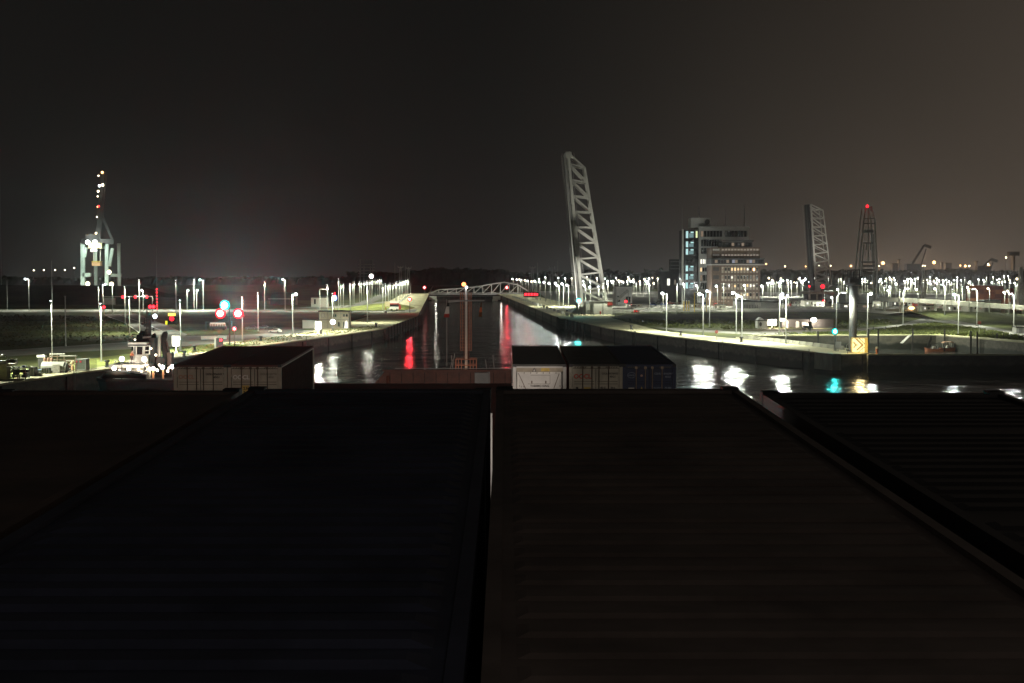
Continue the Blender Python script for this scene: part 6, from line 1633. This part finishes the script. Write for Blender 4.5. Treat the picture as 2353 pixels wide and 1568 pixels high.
# ------------------------------------------------------------------ vehicles
def car(label, loc, rotz, m, L=4.3, van=False, group=None, lights=None):
    t = thing('parked_car' if not van else 'parked_van', label, 'car' if not van else 'van', loc, rotz, group)
    h = L / 2; w = .88
    if van: prof = [(-h, .35), (h, .35), (h, .95), (h - .5, 1.15), (h - 1.1, 1.95), (-h + .1, 2.0), (-h, 1.2)]
    else: prof = [(-h, .32), (h, .32), (h + .03, .70), (h - .35, .86), (h - 1.15, .95), (h - 1.85, 1.42), (-h + 1.0, 1.47), (-h + .35, 1.05), (-h, .95)]
    part('body', MB().yprism(prof, -w, w), m, t)
    if van: wp = [(h - .62, 1.2), (h - 1.12, 1.85), (-h + .5, 1.85), (-h + .5, 1.2)]
    else: wp = [(h - 1.30, 1.0), (h - 1.88, 1.37), (-h + 1.02, 1.41), (-h + .55, 1.06)]
    part('side_windows', MB().yprism(wp, -w - .012, w + .012), glass_d, t)
    part('windscreen', MB().add([(h - 1.14, -w + .1, 1.0), (h - 1.14, w - .1, 1.0), (h - 1.80, w - .14, 1.40), (h - 1.80, -w + .14, 1.40)] if not van else [(h - .49, -w + .1, 1.2), (h - .49, w - .1, 1.2), (h - 1.04, w - .1, 1.9), (h - 1.04, -w + .1, 1.9)], [(0, 1, 2, 3)]), glass_d, t)
    for x in (h - .85, -h + .8):
        for s in (-1, 1):
            e = part('wheel', MB().tube([(x, s * (w - .16), .32), (x, s * (w + .02), .32)], .32, 14), black, t); part('rim', MB().tube([(x, s * (w + .021), .32), (x, s * (w + .03), .32)], .19, 10), steel_g, e)
    for s in (-1, 1):
        part('headlight', MB().cbox((h + .0, s * .62, .68), .10, .30, .14), white_p if lights != 'front' else L_WHITE, t)
        part('tail_light', MB().cbox((-h - .0, s * .66, .84), .08, .2, .22), red_p if lights != 'rear' else L_RED, t)
    return t
car('white parked car facing left in the car park beside the lamp post', gp(632, 764), R(165), white_p)
for px, py, lab, m_ in ((577, 757, 'dark parked car farthest left of the three behind the white car', steel_d), (604, 756, 'dark parked car in the middle of the three behind the white car', mat('car_grey', (.09, .09, .1), .4)), (622, 757.5, 'dark parked car just behind the white car', black)):
    car(lab, gp(px, py), R(185), m_)
# glazed minibus lit red by the signals
t = thing('minibus', 'white minibus with a lit window band behind the left red signal', 'minibus', gp(502, 758), R(4))
part('body', MB().yprism([(-2.9, .4), (2.9, .4), (3.0, 1.2), (2.7, 1.45), (-3, 1.45)], -1.05, 1.05), steel_d, t); part('roof', MB().yprism([(-3, 2.25), (2.4, 2.25), (2.2, 2.75), (-2.9, 2.75)], -1.08, 1.08), white_p, t)
part('window_band', MB().yprism([(-2.95, 1.453), (2.68, 1.453), (2.38, 2.247), (-2.95, 2.247)], -1.04, 1.04), WIN_DIM, t)
for i in range(7): part('pillar', MB().box(-2.9 + i * .9, -2.78 + i * .9, -1.07, -1.043, 1.45, 2.25), white_p, t)
for x in (-1.9, 1.9):
    for s in (-1, 1): part('wheel', MB().tube([(x, s * .85, .42), (x, s * 1.07, .42)], .42, 12), black, t)
t = thing('carport', 'dark carport frame around the white minibus', 'carport', gp(503, 758.5))
for x in (-4.6, 4.6): part('post', MB().bar((x, -.5, 0), (x, -.5, 3.0), .22), steel_d, t)
part('roof_beam', MB().bar((-4.8, -.5, 3.05), (4.8, -.5, 3.05), .2), steel_d, t)
for px, py, w_, lab in ((481, 781, 5, 'low white mooring float lying left on the dark road verge'), (511, 780, 2.6, 'short white box lying right on the dark road verge')):
    t = thing('white_box', lab, 'box', gp(px, py)); part('body', MB().box(-w_ / 2, w_ / 2, -.5, .5, .25, 1.2), white_p, t); part('foot', MB().box(-w_ / 2 + .2, -w_ / 2 + .5, -.4, .4, 0, .25).box(w_ / 2 - .5, w_ / 2 - .2, -.4, .4, 0, .25), steel_g, t); part('lid', MB().box(-w_ / 2 - .05, w_ / 2 + .05, -.55, .55, 1.203, 1.3), steel_w, t)
# truck near the left pier head
P7b = lambda cx, cy: ((cx / 6.723 + 1350) / 1.705, (cy / 6.723 + 1080) / 1.705)
Dt = 812
xa, xb = at(*P7b(1195, 900), Dt).x, at(*P7b(1425, 900), Dt).x; L = xb - xa
t = thing('box_truck', 'red and white truck standing left of the lock pier head', 'truck', ((xa + xb) / 2, Dt, 0))
part('lower_body', MB().box(-L / 2, L / 2, -1.2, 1.2, .7, 2.2), white_p, t); part('window_band', MB().box(-L / 2, L / 2, -1.2, 1.2, 2.203, 3.5), glass_d, t); part('red_band', MB().box(-L / 2, L / 2, -1.22, 1.22, 3.503, 4.1), red_p, t); part('roof', MB().box(-L / 2, L / 2 - .5, -1.2, 1.2, 4.103, 5.2), white_p, t)
part('cab', MB().yprism([(L / 2 + .003, .7), (L / 2 + 1.3, .7), (L / 2 + 1.2, 2.4), (L / 2 + .6, 3.6), (L / 2 + .003, 3.6)], -1.15, 1.15), red_p, t)
for x in (-L / 2 + 1, L / 2 - 1): part('wheel', MB().tube([(x, -1.25, .5), (x, -.9, .5)], .5, 12), black, t)
xa, xb = at(*P7b(1055, 900), Dt).x, at(*P7b(1200, 900), Dt).x
t = thing('sign_board', 'square yellowish board on two posts left of the red and white truck', 'board', ((xa + xb) / 2, Dt, 0)); w_ = xb - xa
part('board', MB().box(-w_ / 2, w_ / 2, -.1, .1, 2.2, 5.0), mat('board_buff', (.42, .37, .22), .8), t); part('post', MB().box(-w_ / 2 + .3, -w_ / 2 + .5, .1, .3, 0, 4.5), red_p, t); part('post', MB().box(w_ / 2 - .5, w_ / 2 - .3, .1, .3, 0, 4.5), steel_g, t)
# scattered parked vehicles in the yards
random.seed(17)
cols = [white_p, steel_w, steel_g, steel_d, red_p, mat('car_silver', (.35, .36, .37), .35, .4), mat('car_blue', (.03, .05, .14), .35)]
spots = [(1462, 716, 'red', 'red car with glowing tail lights stopped by the grass left of the thick lamp post'), (1499, 707, 0, 'white van parked behind the grass near the raised bridge')]
car(spots[0][3], gp(1462, 718), R(70), red_p, lights='rear'); o = car(spots[1][3], gp(1455, 708), R(180), white_p, van=True)
for px, py, w_ in ((1468, 716.5, .9),):
    pass
cars = [(x + random.uniform(-3, 3), 700 + random.uniform(-5, 4)) for x in list(range(1500, 1660, 11)) + list(range(1800, 1910, 13)) + list(range(2000, 2340, 15))]
cproto = {}
for i, (px, py) in enumerate(cars):
    kd = (random.randrange(len(cols)), random.random() < .35)
    b = gp(px, py)
    if kd not in cproto: o = car('', b, R(random.choice((0, 178, 92))), cols[kd[0]], van=kd[1]); cproto[kd] = o
    else:
        src = cproto[kd]; o = src.copy(); COL.objects.link(o); o.location = b; o.rotation_euler = (0, 0, R(random.choice((0, 178, 92))))
        for ch in src.children:
            c = ch.copy(); COL.objects.link(c); c.parent = o
            for g_ in ch.children: d_ = g_.copy(); COL.objects.link(d_); d_.parent = c
    cn = ['white', 'pale grey', 'grey', 'dark', 'red', 'silver', 'dark blue'][kd[0]]; area = 'below the office towers' if px < 1700 else ('by the second raised bridge' if px < 1950 else 'in the right-hand yard')
    tag(o, '%s %s parked in the row %s' % (cn, 'van' if kd[1] else 'car', area), None, '%s %ss parked %s' % (cn, 'van' if kd[1] else 'car', area))
# work lights in the yard
for px, py, m_, pw, lab in ((DR(340, 1015) + (L_SODIUM, 12000, 'orange beacon glowing on a service truck in the right-hand yard')), (DR(1580, 1025) + (L_RED, 5000, 'red lit panel at the right edge of the yard'))):
    b = gp(px, 711); z = at(px, py, b.y).z
    t = thing('yard_light', lab, 'lamp', b); part('post', MB().tube([(0, .2, 0), (0, .2, max(.6, z))], .12, 6), steel_g, t); part('lamp_glass', MB().ball((0, 0, max(.8, z)), 1.1, 10, 6, (1.6, .6, .8)), m_, t)
    plight(t, (0, -2, max(1.5, z)), (1, .55, .2) if m_ is L_SODIUM else RED, pw, .4)
t = thing('tractor', 'dark tractor parked before the shed under the right wall lamp', 'tractor', gp(1855, 757), R(185))
part('body', MB().yprism([(-1.6, .7), (1.9, .7), (1.9, 1.5), (.2, 1.6), (-1.6, 1.2)], -.6, .6), steel_d, t); part('cabin', MB().yprism([(-1.4, 1.3), (.2, 1.62), (.0, 2.9), (-1.3, 2.9)], -.65, .65), glass_d, t)
for x, r in ((-1.0, .75), (1.3, .5)):
    for s in (-1, 1): part('wheel', MB().tube([(x, s * .6, r), (x, s * .95, r)], r, 14), black, t)
part('headlight', MB().cbox((1.95, -.3, 1.2), .1, .2, .2).cbox((1.95, .3, 1.2), .1, .2, .2), white_p, t)

# ------------------------------------------------------------------ the two orange boats
def boat(label, px, L, rotz, D, canopy):
    p = at(px, 806, D); t = thing('workboat', label, 'boat', (p.x, D, WZ), rotz)
    st_ = [(-L / 2, 1.0, 1.0), (-L * .2, 1.15, .95), (L * .15, 1.1, 1.05), (L * .38, .7, 1.25), (L / 2, .08, 1.5)]
    vs = []; fs = []
    for x, b_, z in st_: vs += [(x, -b_, z), (x * .94, -b_ * .65, -.3), (x * .94, b_ * .65, -.3), (x, b_, z)]
    for i in range(4):
        for j in range(3): a = i * 4 + j; fs.append((a, a + 4, a + 5, a + 1))
    fs += [(0, 1, 2, 3), (16, 19, 18, 17)]
    part('hull', MB().add(vs, fs), mat('boat_orange', (.90, .34, .20), .5), t, smooth=False)
    part('deck', MB().add([(x, s * b_ * .96, z - .12) for x, b_, z in st_ for s in (-1, 1)], [(2 * i, 2 * i + 1, 2 * i + 3, 2 * i + 2) for i in range(4)]), white_p, t)
    g = MB()
    for (x0, b0_, z0), (x1, b1_, z1) in zip(st_, st_[1:]):
        for s in (-1, 1): g.bar((x0, s * b0_, z0), (x1, s * b1_, z1), .14)
    part('gunwale', g, mat('boat_rubber', (.20, .05, .03), .7), t)
    part('console', MB().yprism([(-.6, .9), (.5, .9), (.3, 1.9), (-.4, 1.9)], -.45, .45), white_p, t); part('windscreen', MB().yprism([(.32, 1.9), (.38, 1.9), (.1, 2.5), (.04, 2.5)], -.45, .45), glass_d, t)
    part('outboard', MB().box(-L / 2 - .5, -L / 2 - .05, -.25, .25, .3, 1.5), steel_d, t)
    if canopy:
        part('canopy', MB().yprism([(-1.9, 2.75), (-1.3, 3.15), (1.0, 3.15), (1.9, 2.7), (1.9, 2.64), (1.0, 3.05), (-1.3, 3.05), (-1.9, 2.68)], -.95, .95), mat('canopy_tan', (.45, .25, .15), .8), t)
        c = MB()
        for x in (-1.6, 1.7):
            for s in (-.9, .9): c.bar((x * .8, s, .9), (x, s, 2.75), .07)
        part('canopy_frame', c, steel_w, t)
    else:
        c = MB()
        for s in (-.8, .8): c.bar((-1.2, s, .9), (-1.2, s, 2.3), .07).bar((.6, s, .9), (.6, s, 2.2), .07).bar((-1.2, s, 2.3), (.6, s, 2.2), .07)
        part('roll_bar', c, steel_w, t)
    return t
boat('orange workboat in front, open with a white roll bar', 2145, 6.0, R(176), 479, False)
boat('orange workboat behind with a tan canopy', 2177, 6.0, R(6), 484, True)

# ------------------------------------------------------------------ gear on the left quay
G4 = lambda cx, cy: (cx / 6.723 / 1.705, (cy / 6.723 + 1380) / 1.705)
def gq(cx, base): return gp(*G4(cx, base))
def gw(cx0, cx1, base): k = gp(*G4(cx0, base)).y / F_PX; return (cx1 - cx0) / 6.723 / 1.705 * k
def gh(c0, c1, base): return (c1 - c0) / 6.723 / 1.705 * gp(*G4(100, base)).y / F_PX
RZ = R(-4)
b = gq(60, 720); wd = gw(-150, 190, 720); hh = gh(350, 720, 720)
t = thing('cream_container', 'cream coloured site container at the left edge of the picture with bright ribs', 'container', b, R(2))
part('shell', MB().box(-wd * .62, gw(60, 180, 720), 0, 2.5, .1, hh), mat('cream_paint', (.55, .52, .36), .6), t); part('lid', MB().box(-wd * .65, gw(60, 330, 720), -.15, 2.8, hh + .003, hh + .35), mat('lid_pink', (.62, .54, .46), .7), t)
for i in range(5): x = -wd * .2 + i * wd * .11; part('rib', MB().box(x, x + .28, -.12, -.003, .1, hh - .05), mat('cream_paint', (.55, .52, .36), .6), t)
part('round_door', MB().tube([(-1.6, -.06, hh * .55), (-1.6, -.003, hh * .55)], .95, 16), steel_g, t)
t2 = thing('cable_reel', 'small dark winch reel on top of the cream container', 'reel', b + Vector((gw(60, 265, 720), 1.2, hh + .36)))
for x in (-.9, .9): part('flange', MB().box(x - .1, x + .1, -.4, .4, 0, .95), steel_w, t2)
part('drum', MB().tube([(-.8, 0, .5), (.8, 0, .5)], .35, 10), steel_d, t2)
t2 = thing('hose_coil', 'white hose loop standing on the cream container at the left edge', 'hose', b + Vector((gw(60, 50, 720), 1.0, hh + .36)))
part('coil', MB().tube([(1.0 * math.cos(a), 0, .8 + .9 * math.sin(a)) for a in [i * math.pi / 8 - .4 for i in range(11)]], .13, 8), white_p, t2); part('base', MB().box(-.5, .8, -.5, .5, 0, .7), white_p, t2)
b = gq(200, 700); hh = gh(360, 700, 700); wd = gw(200, 680, 700)
t = thing('steel_rack', 'rack of grey and blue steel frames beside the cream container', 'rack', b, RZ)
mb = MB()
for x in (0, wd * .33, wd * .66, wd): mb.bar((x, 0, 0), (x, 0, hh), .14).bar((x, 2, 0), (x, 2, hh), .14)
part('uprights', mb, steel_g, t)
for i in range(5): z = hh * (.12 + .19 * i); part('shelf', MB().box(0, wd, -.1, 2.1, z, z + .09), steel_g, t)
random.seed(4)
for i in range(16):
    x = wd * random.random() * .85; z = hh * (.13 + .19 * random.randrange(5)) + .09; m_ = random.choice((steel_d, blue_p, steel_w, steel_g, mat('pale_blue_steel', (.22, .27, .36), .5)))
    part('steel_section', MB().box(x, x + wd * random.uniform(.1, .3), .1 + random.random(), 1.6, z + .003, z + .2 + random.random() * .2), m_, t)
for cx, base, m_, lab, w_, h_ in ((690, 655, white_p, 'small white block lying before the steel rack', 110, 60), (910, 610, white_p, 'small white cube beside the dark generator', 55, 75), (1040, 615, steel_w, 'white sawhorse under the blue drum', 130, 80)):
    bb = gq(cx, base); w2 = gw(cx, cx + w_, base); h2 = gh(0, h_, base)
    o = thing('quay_block', lab, 'block', bb, RZ); part('body', MB().box(-w2 / 2, w2 / 2, -.4, .4, 0, h2), m_, o); part('cap', MB().box(-w2 / 2 - .03, w2 / 2 + .03, -.43, .43, h2 + .003, h2 + .05), steel_g, o)
def crate(cx0, cx1, c0, base, m_, label, name, cat, depth=2.2, extras=True):
    bb = gq(cx0, base); w2 = gw(cx0, cx1, base); h2 = gh(c0, base, base)
    o = thing(name, label, cat, bb, RZ); part('body', MB().box(0, w2, 0, depth, .15, h2), m_, o); part('skid', MB().box(.05, w2 - .05, .1, depth - .1, 0, .147), steel_d, o)
    if extras:
        mb = MB(); n = max(3, int(w2 / .5))
        for i in range(n + 1): x = w2 * i / n; mb.box(x - .04, x + .04, -.06, -.003, .15, h2)
        part('battens', mb, steel_g, o)
    return o, w2, h2
crate(665, 745, 440, 580, blue_p, 'small blue tank between the steel rack and the dark generator', 'blue_tank', 'tank', 1.5)
crate(760, 890, 390, 630, steel_d, 'dark generator housing left of the blue drum cabinet', 'generator', 'generator')
crate(965, 1090, 450, 560, mat('crate_blue', (.15, .22, .42), .5), 'blue cabinet beside the pale tarpaulin cover', 'blue_cabinet', 'cabinet', 1.4)
crate(1100, 1290, 410, 560, steel_d, 'dark barred crate under the front of the pale tarpaulin', 'barred_crate', 'crate', 1.4)
# tarpaulin-covered machine
bb = gq(950, 560); w2 = gw(950, 1640, 545); h2 = gh(265, 560, 560)
t = thing('covered_machine', 'long machine under a pale tarpaulin on the left quay', 'machine', bb + Vector((0, 2.4, 0)), RZ)
part('tarpaulin', MB().xprism([(0, .5), (0, h2 * .62), (.5, h2 * .92), (1.2, h2), (2.2, h2 * .9), (2.6, .5)], .2, w2 * .92), mat('tarpaulin', (.40, .40, .36), .7, var=.2, scale=.9, bump=.6), t)
part('end_flap', MB().xprism([(.1, .5), (.1, h2 * .6), (1.2, h2 * .97), (2.5, .5)], w2 * .923, w2), mat('tarpaulin_end', (.3, .3, .28), .7, bump=.6), t)
part('door_panel', MB().box(w2 * .52, w2 * .80, -.25, -.02, -.2, h2 * .78), mat('panel_stone', (.44, .42, .36), .7), t); part('frame_rail', MB().bar((0, -.1, .5), (w2, -.1, .5), .16), steel_g, t)
part('running_gear', MB().box(.3, w2 - .3, .3, 2.3, 0, .497), steel_d, t)
# stuff on top / behind
bb = gq(1080, 560) + Vector((0, 6, 0)); z1 = gh(90, 560, 560)
t = thing('scaffold_frame', 'rusty scaffold frame with a pale top rail behind the tarpaulin', 'scaffold', bb, RZ); mb = MB()
for x in (0, 1.6, 3.1, 5.6): mb.bar((x, 0, 0), (x, 0, z1 * (1 if x < 3 else .9)), .16)
for z in (.45, .7, .9): mb.bar((0, 0, z1 * z), (5.6, 0, z1 * z * .97), .14)
part('frame', mb, mat('rusty_steel', (.20, .15, .10), .8), t); part('top_board', MB().box(0, 3.2, -.2, .5, z1, z1 + .2).box(2.2, 5.8, -.2, .5, z1 * .9, z1 * .9 + .18), render_w, t)
bb = gq(985, 560) + Vector((0, 5, 0)); t = thing('gas_cylinders', 'three pinkish gas cylinders standing left of the scaffold frame', 'gas cylinders', bb, RZ)
for i in range(3): part('cylinder', MB().tube([(i * .75, 0, 0), (i * .75, 0, gh(190, 560, 560)), (i * .75, 0, gh(165, 560, 560))], [.28, .28, .12], 10), mat('cylinder_pink', (.36, .22, .16), .6), t)
bb = gq(715, 560) + Vector((0, 9, 0)); t = thing('white_tank', 'small white tank on a dark stand behind the blue tank', 'tank', bb, RZ); part('tank', MB().box(-.9, .9, 0, 1, gh(190, 560, 560), gh(130, 560, 560)), white_p, t); part('stand', MB().box(-.7, .7, .2, .8, 0, gh(190, 560, 560) - .003), steel_d, t)
# red and white boom, white posts, glazed cabinet
bb = gq(1660, 500); t = thing('barrier_boom', 'tangled red and white folding boom beside the pale tarpaulin', 'boom', bb + Vector((0, 1, 0)), RZ)
k = bb.y / F_PX / 6.723 / 1.705
part('boom', MB().bar((0, 0, (500 - 250) * k), (150 * k, 0, (500 - 400) * k), .4), red_p, t); part('boom_tip', MB().bar((60 * k, 0, 265 * k), (170 * k, 0, 275 * k), .5), white_p, t); part('base', MB().box(-.6, 150 * k, -.3, .4, 0, 60 * k), steel_d, t); part('brace', MB().bar((20 * k, 0, 40 * k), (130 * k, 0, 240 * k), .25), mat('rusty_steel', (.20, .15, .10), .8), t)
bb = gq(1790, 460); t = thing('bottle_rack', 'two white upright cylinders in a dark rack beside the glazed cabinet', 'cylinders', bb, RZ)
for i in range(2): part('cylinder', MB().tube([(i * 50 * k, 0, 0), (i * 50 * k, 0, 180 * k)], 22 * k, 10), white_p, t)
part('rack', MB().bar((-.3, -.4, 100 * k), (75 * k, -.4, 100 * k), .1).bar((90 * k, 0, 0), (90 * k, 0, 230 * k), .2), steel_d, t)
bb = gq(1880, 470); t = thing('orange_bottle', 'pale orange gas tank in front of the glazed cabinet', 'tank', bb, RZ); part('tank', MB().tube([(40 * k, -.2, .1), (40 * k, -.2, 120 * k), (40 * k, -.2, 150 * k)], [38 * k, 38 * k, 14 * k], 12), mat('tank_orange', (.60, .36, .20), .5), t); part('cap', MB().ball((40 * k, -.2, 215 * k), .5, 10, 6), mat('cap_cream', (.62, .54, .34), .6), t); part('foot', MB().box(5 * k, 75 * k, -.6, .2, 0, .098), steel_d, t)
bb = gq(1980, 470); w2 = gw(1980, 2270, 460); h2 = gh(170, 470, 470)
t = thing('glazed_cabinet', 'grey green glazed cabinet with two small red lamps at the end of the quay gear', 'cabinet', bb, RZ)
part('glass_panel', MB().box(.15, w2 - .15, 0, 2.2, .25, h2 - .1), mat('cabinet_glass', (.10, .12, .10), .15, spec=.8), t); part('frame', MB().box(0, .147, -.1, 2.3, 0, h2).box(w2 - .147, w2, -.1, 2.3, 0, h2).box(.15, w2 - .15, -.1, 2.3, h2 - .097, h2).box(.15, w2 - .15, -.1, 2.3, 0, .247), steel_g, t)
for f_ in (.14, .52): part('red_lamp', MB().cbox((w2 * f_, -.12, h2 * .78), .32, .1, .38), glowm('lamp_small_red', (1, .12, .15), .7), t)
bb = gq(2330, 455); t = thing('mesh_fence', 'thin dark mesh fence panel at the end of the quay gear', 'fence', bb, RZ); mb = MB()
for i in range(9): mb.bar((i * .22, 0, 0), (i * .22, 0, gh(170, 455, 455)), .05)
for z in (.3, 1.5, 2.6): mb.bar((0, 0, z), (1.8, 0, z), .05)
part('mesh', mb, steel_d, t); part('post', MB().bar((-.15, 0, 0), (-.15, 0, gh(150, 455, 455)), .16), mat('post_olive', (.25, .25, .16), .7), t)
# two added quay lamps brighten the gear, one unseen left of the frame
lamp(-26, 700, 858, 'shield', 'unseen added quay lamp post lighting the cream container', None, dx=.9, power=2.0)
lamp(120, 690, 838, 'shield', 'thin added quay lamp post behind the steel rack', None, dx=.9, power=1.2, w=.45)

# ------------------------------------------------------------------ clutter in the yards
random.seed(31)
def cabin(px, py, lab, grp, m_, L, h, lit):
    t = thing('site_cabin', lab, 'cabin', gp(px, py), R(random.uniform(-6, 6)), grp)
    part('wall', MB().box(-L / 2, L / 2, -1.3, 1.3, 0, h), m_, t); part('roof', MB().box(-L / 2 - .1, L / 2 + .1, -1.4, 1.4, h + .003, h + .15), steel_g, t)
    part('door', MB().box(-L * .4, -L * .4 + .9, -1.34, -1.303, 0, 2.0), steel_d, t)
    part('window', MB().box(L * .05, L * .3, -1.34, -1.303, 1.1, 2.0), WIN_WHITE if lit else glass_d, t)
for i in range(26):
    px = [1810 + 9 * i, 1995 + (i - 10) * 22][i > 9] + random.uniform(-4, 4)
    area = 'by the second raised bridge' if px < 1960 else 'along the road of the right-hand yard'
    cabin(px, random.uniform(697, 708), 'small pale site cabin ' + area, 'pale site cabins ' + area, random.choice((white_p, render_w, steel_w)), random.uniform(4, 8), random.uniform(2.4, 3.4), random.random() < .25)
# white road barriers in rows
bar_m = MB().box(-1.4, 1.4, -.25, .25, 0, 1.0).mesh('road_barrier', white_p)
for i in range(60):
    px = 1800 + i * 9.2 + random.uniform(-2, 2)
    if 1940 < px < 1985: continue
    o = link('road_barrier', bar_m); o.location = gp(px, 707.3 + random.uniform(-.5, .5)); o.rotation_euler = (0, 0, R(random.uniform(-8, 8)))
    tag(o, 'white road barrier in the row beyond the right-hand cross road', 'barrier', 'white road barriers beyond the cross road')
# tiny bulbs along the far edge of the port yard
tb_m = None
for i in range(56):
    px = random.choice((random.uniform(1960, 2350), random.uniform(1960, 2350), random.uniform(1385, 1520), random.uniform(1765, 1880))); y = random.uniform(638, 651); D = random.uniform(1700, 2200); p = at(px, y, D)
    t = thing('yard_lamp', 'tiny lamp in the far row of the port yard', 'lamp', (p.x, D, 0), 0, 'tiny lamps in the far port yard')
    part('pole', MB().tube([(0, .5, 0), (0, .5, p.z)], [.3, .2], 6), steel_g, t); part('lamp_glass', MB().ball((0, -.2, p.z), random.uniform(.7, 1.25), 8, 6), random.choice((L_WHITE, L_WHITE, L_COOL, L_WARM, L_WARM)), t)
# beams over the lamps on the far left and a crossbar at the pier
for px, y0, y1, lab in ((735, 664, 713, 'thin dark mast with a short arm left of the white barn'), (1893, 668, 706, 'thin pale mast beside the second raised bridge'), (2057, 660, 700, 'thin mast left of the elevated walkway'), (2150, 664, 712, 'thin pale mast behind the elevated walkway middle')):
    b = gp(px, y1); z = at(px, y0, b.y).z; t = thing('arm_mast', lab, 'mast', b)
    part('pole', MB().tube([(0, 0, 0), (0, 0, z)], [.2, .12], 6), steel_pole, t); part('arm', MB().bar((0, 0, z), (5, 0, z), .2), steel_pole, t)
# ------------------------------------------------------------------ rough grass
def tufts(name, poly, n, h, m, zf=None):
    """rough grass over a ground polygon (pixels): crossed ragged blades"""
    w = [gp(*p) for p in poly]; x0, x1 = min(p.x for p in w), max(p.x for p in w); y0, y1 = min(p.y for p in w), max(p.y for p in w)
    def inside(x, y):
        c = False; j = len(w) - 1
        for i in range(len(w)):
            if (w[i].y > y) != (w[j].y > y) and x < (w[j].x - w[i].x) * (y - w[i].y) / (w[j].y - w[i].y) + w[i].x: c = not c
            j = i
        return c
    mb = MB(); k = 0
    while k < n:
        x = random.uniform(x0, x1); y = random.uniform(y0, y1)
        if not inside(x, y): continue
        k += 1; s = h * random.uniform(.4, 1.3); a = random.uniform(0, 3.14); z = zf(x, y) if zf else 0
        for q in (0, 1.5):
            c, d = math.cos(a + q) * s * .9, math.sin(a + q) * s * .9; e = random.uniform(-.3, .3) * s
            mb.add([(x - c, y - d, z), (x + c, y + d, z), (x + c * .5 + e, y + d * .5, z + s), (x + e, y, z + s * .6), (x - c * .6 + e, y - d * .6, z + s * .9)], [(0, 1, 2, 3, 4)])
    tag(link(name, mb.mesh(name, m)), kind='stuff')
tuftm = mat('tuft_grass', (.10, .115, .042), .95, var=.6, scale=.3, spec=.05)
tufts('grass_tufts', ((1750, 767), (1968, 762), (2079, 749), (2142, 741), (2240, 753), (2352, 772), (2352, 782), (2240, 773), (2150, 767), (2000, 767)), 2600, .55, tuftm)
tufts('grass_tufts', ((420, 818), (621, 788), (834, 759), (880, 751), (860, 748), (700, 764), (560, 784), (450, 795), (400, 806)), 1500, .24, mat('verge_tufts', (.18, .20, .07), .95, var=.5, scale=.3, spec=.05))
tufts('grass_tufts', ((0, 800), (157, 790), (300, 781), (318, 765), (284, 741), (240, 727), (0, 722)), 1500, .35, mat('dry_tufts', (.075, .075, .035), .95, var=.6, scale=.2, spec=.05))
tufts('grass_tufts', ((1400, 728), (1440, 738), (1530, 752), (1700, 756), (1960, 752), (2050, 742), (2030, 728), (1900, 720), (1500, 719)), 3000, .5, tuftm)

# ------------------------------------------------------------------ night haze over the whole place
HAZE = 0.00006
if HAZE:
    hz = MB().box(-3900, 3900, -160, 3600, -14, 215)
    hm = bpy.data.materials.new('night_haze'); hm.use_nodes = True
    t_ = hm.node_tree; t_.nodes.clear()
    o_ = t_.nodes.new('ShaderNodeOutputMaterial'); v_ = t_.nodes.new('ShaderNodeVolumePrincipled')
    v_.inputs['Color'].default_value = (.85, .85, .88, 1); v_.inputs['Density'].default_value = HAZE; v_.inputs['Anisotropy'].default_value = .91
    t_.links.new(v_.outputs[0], o_.inputs['Volume'])
    tag(link('haze', hz.mesh('haze', hm)), kind='stuff')
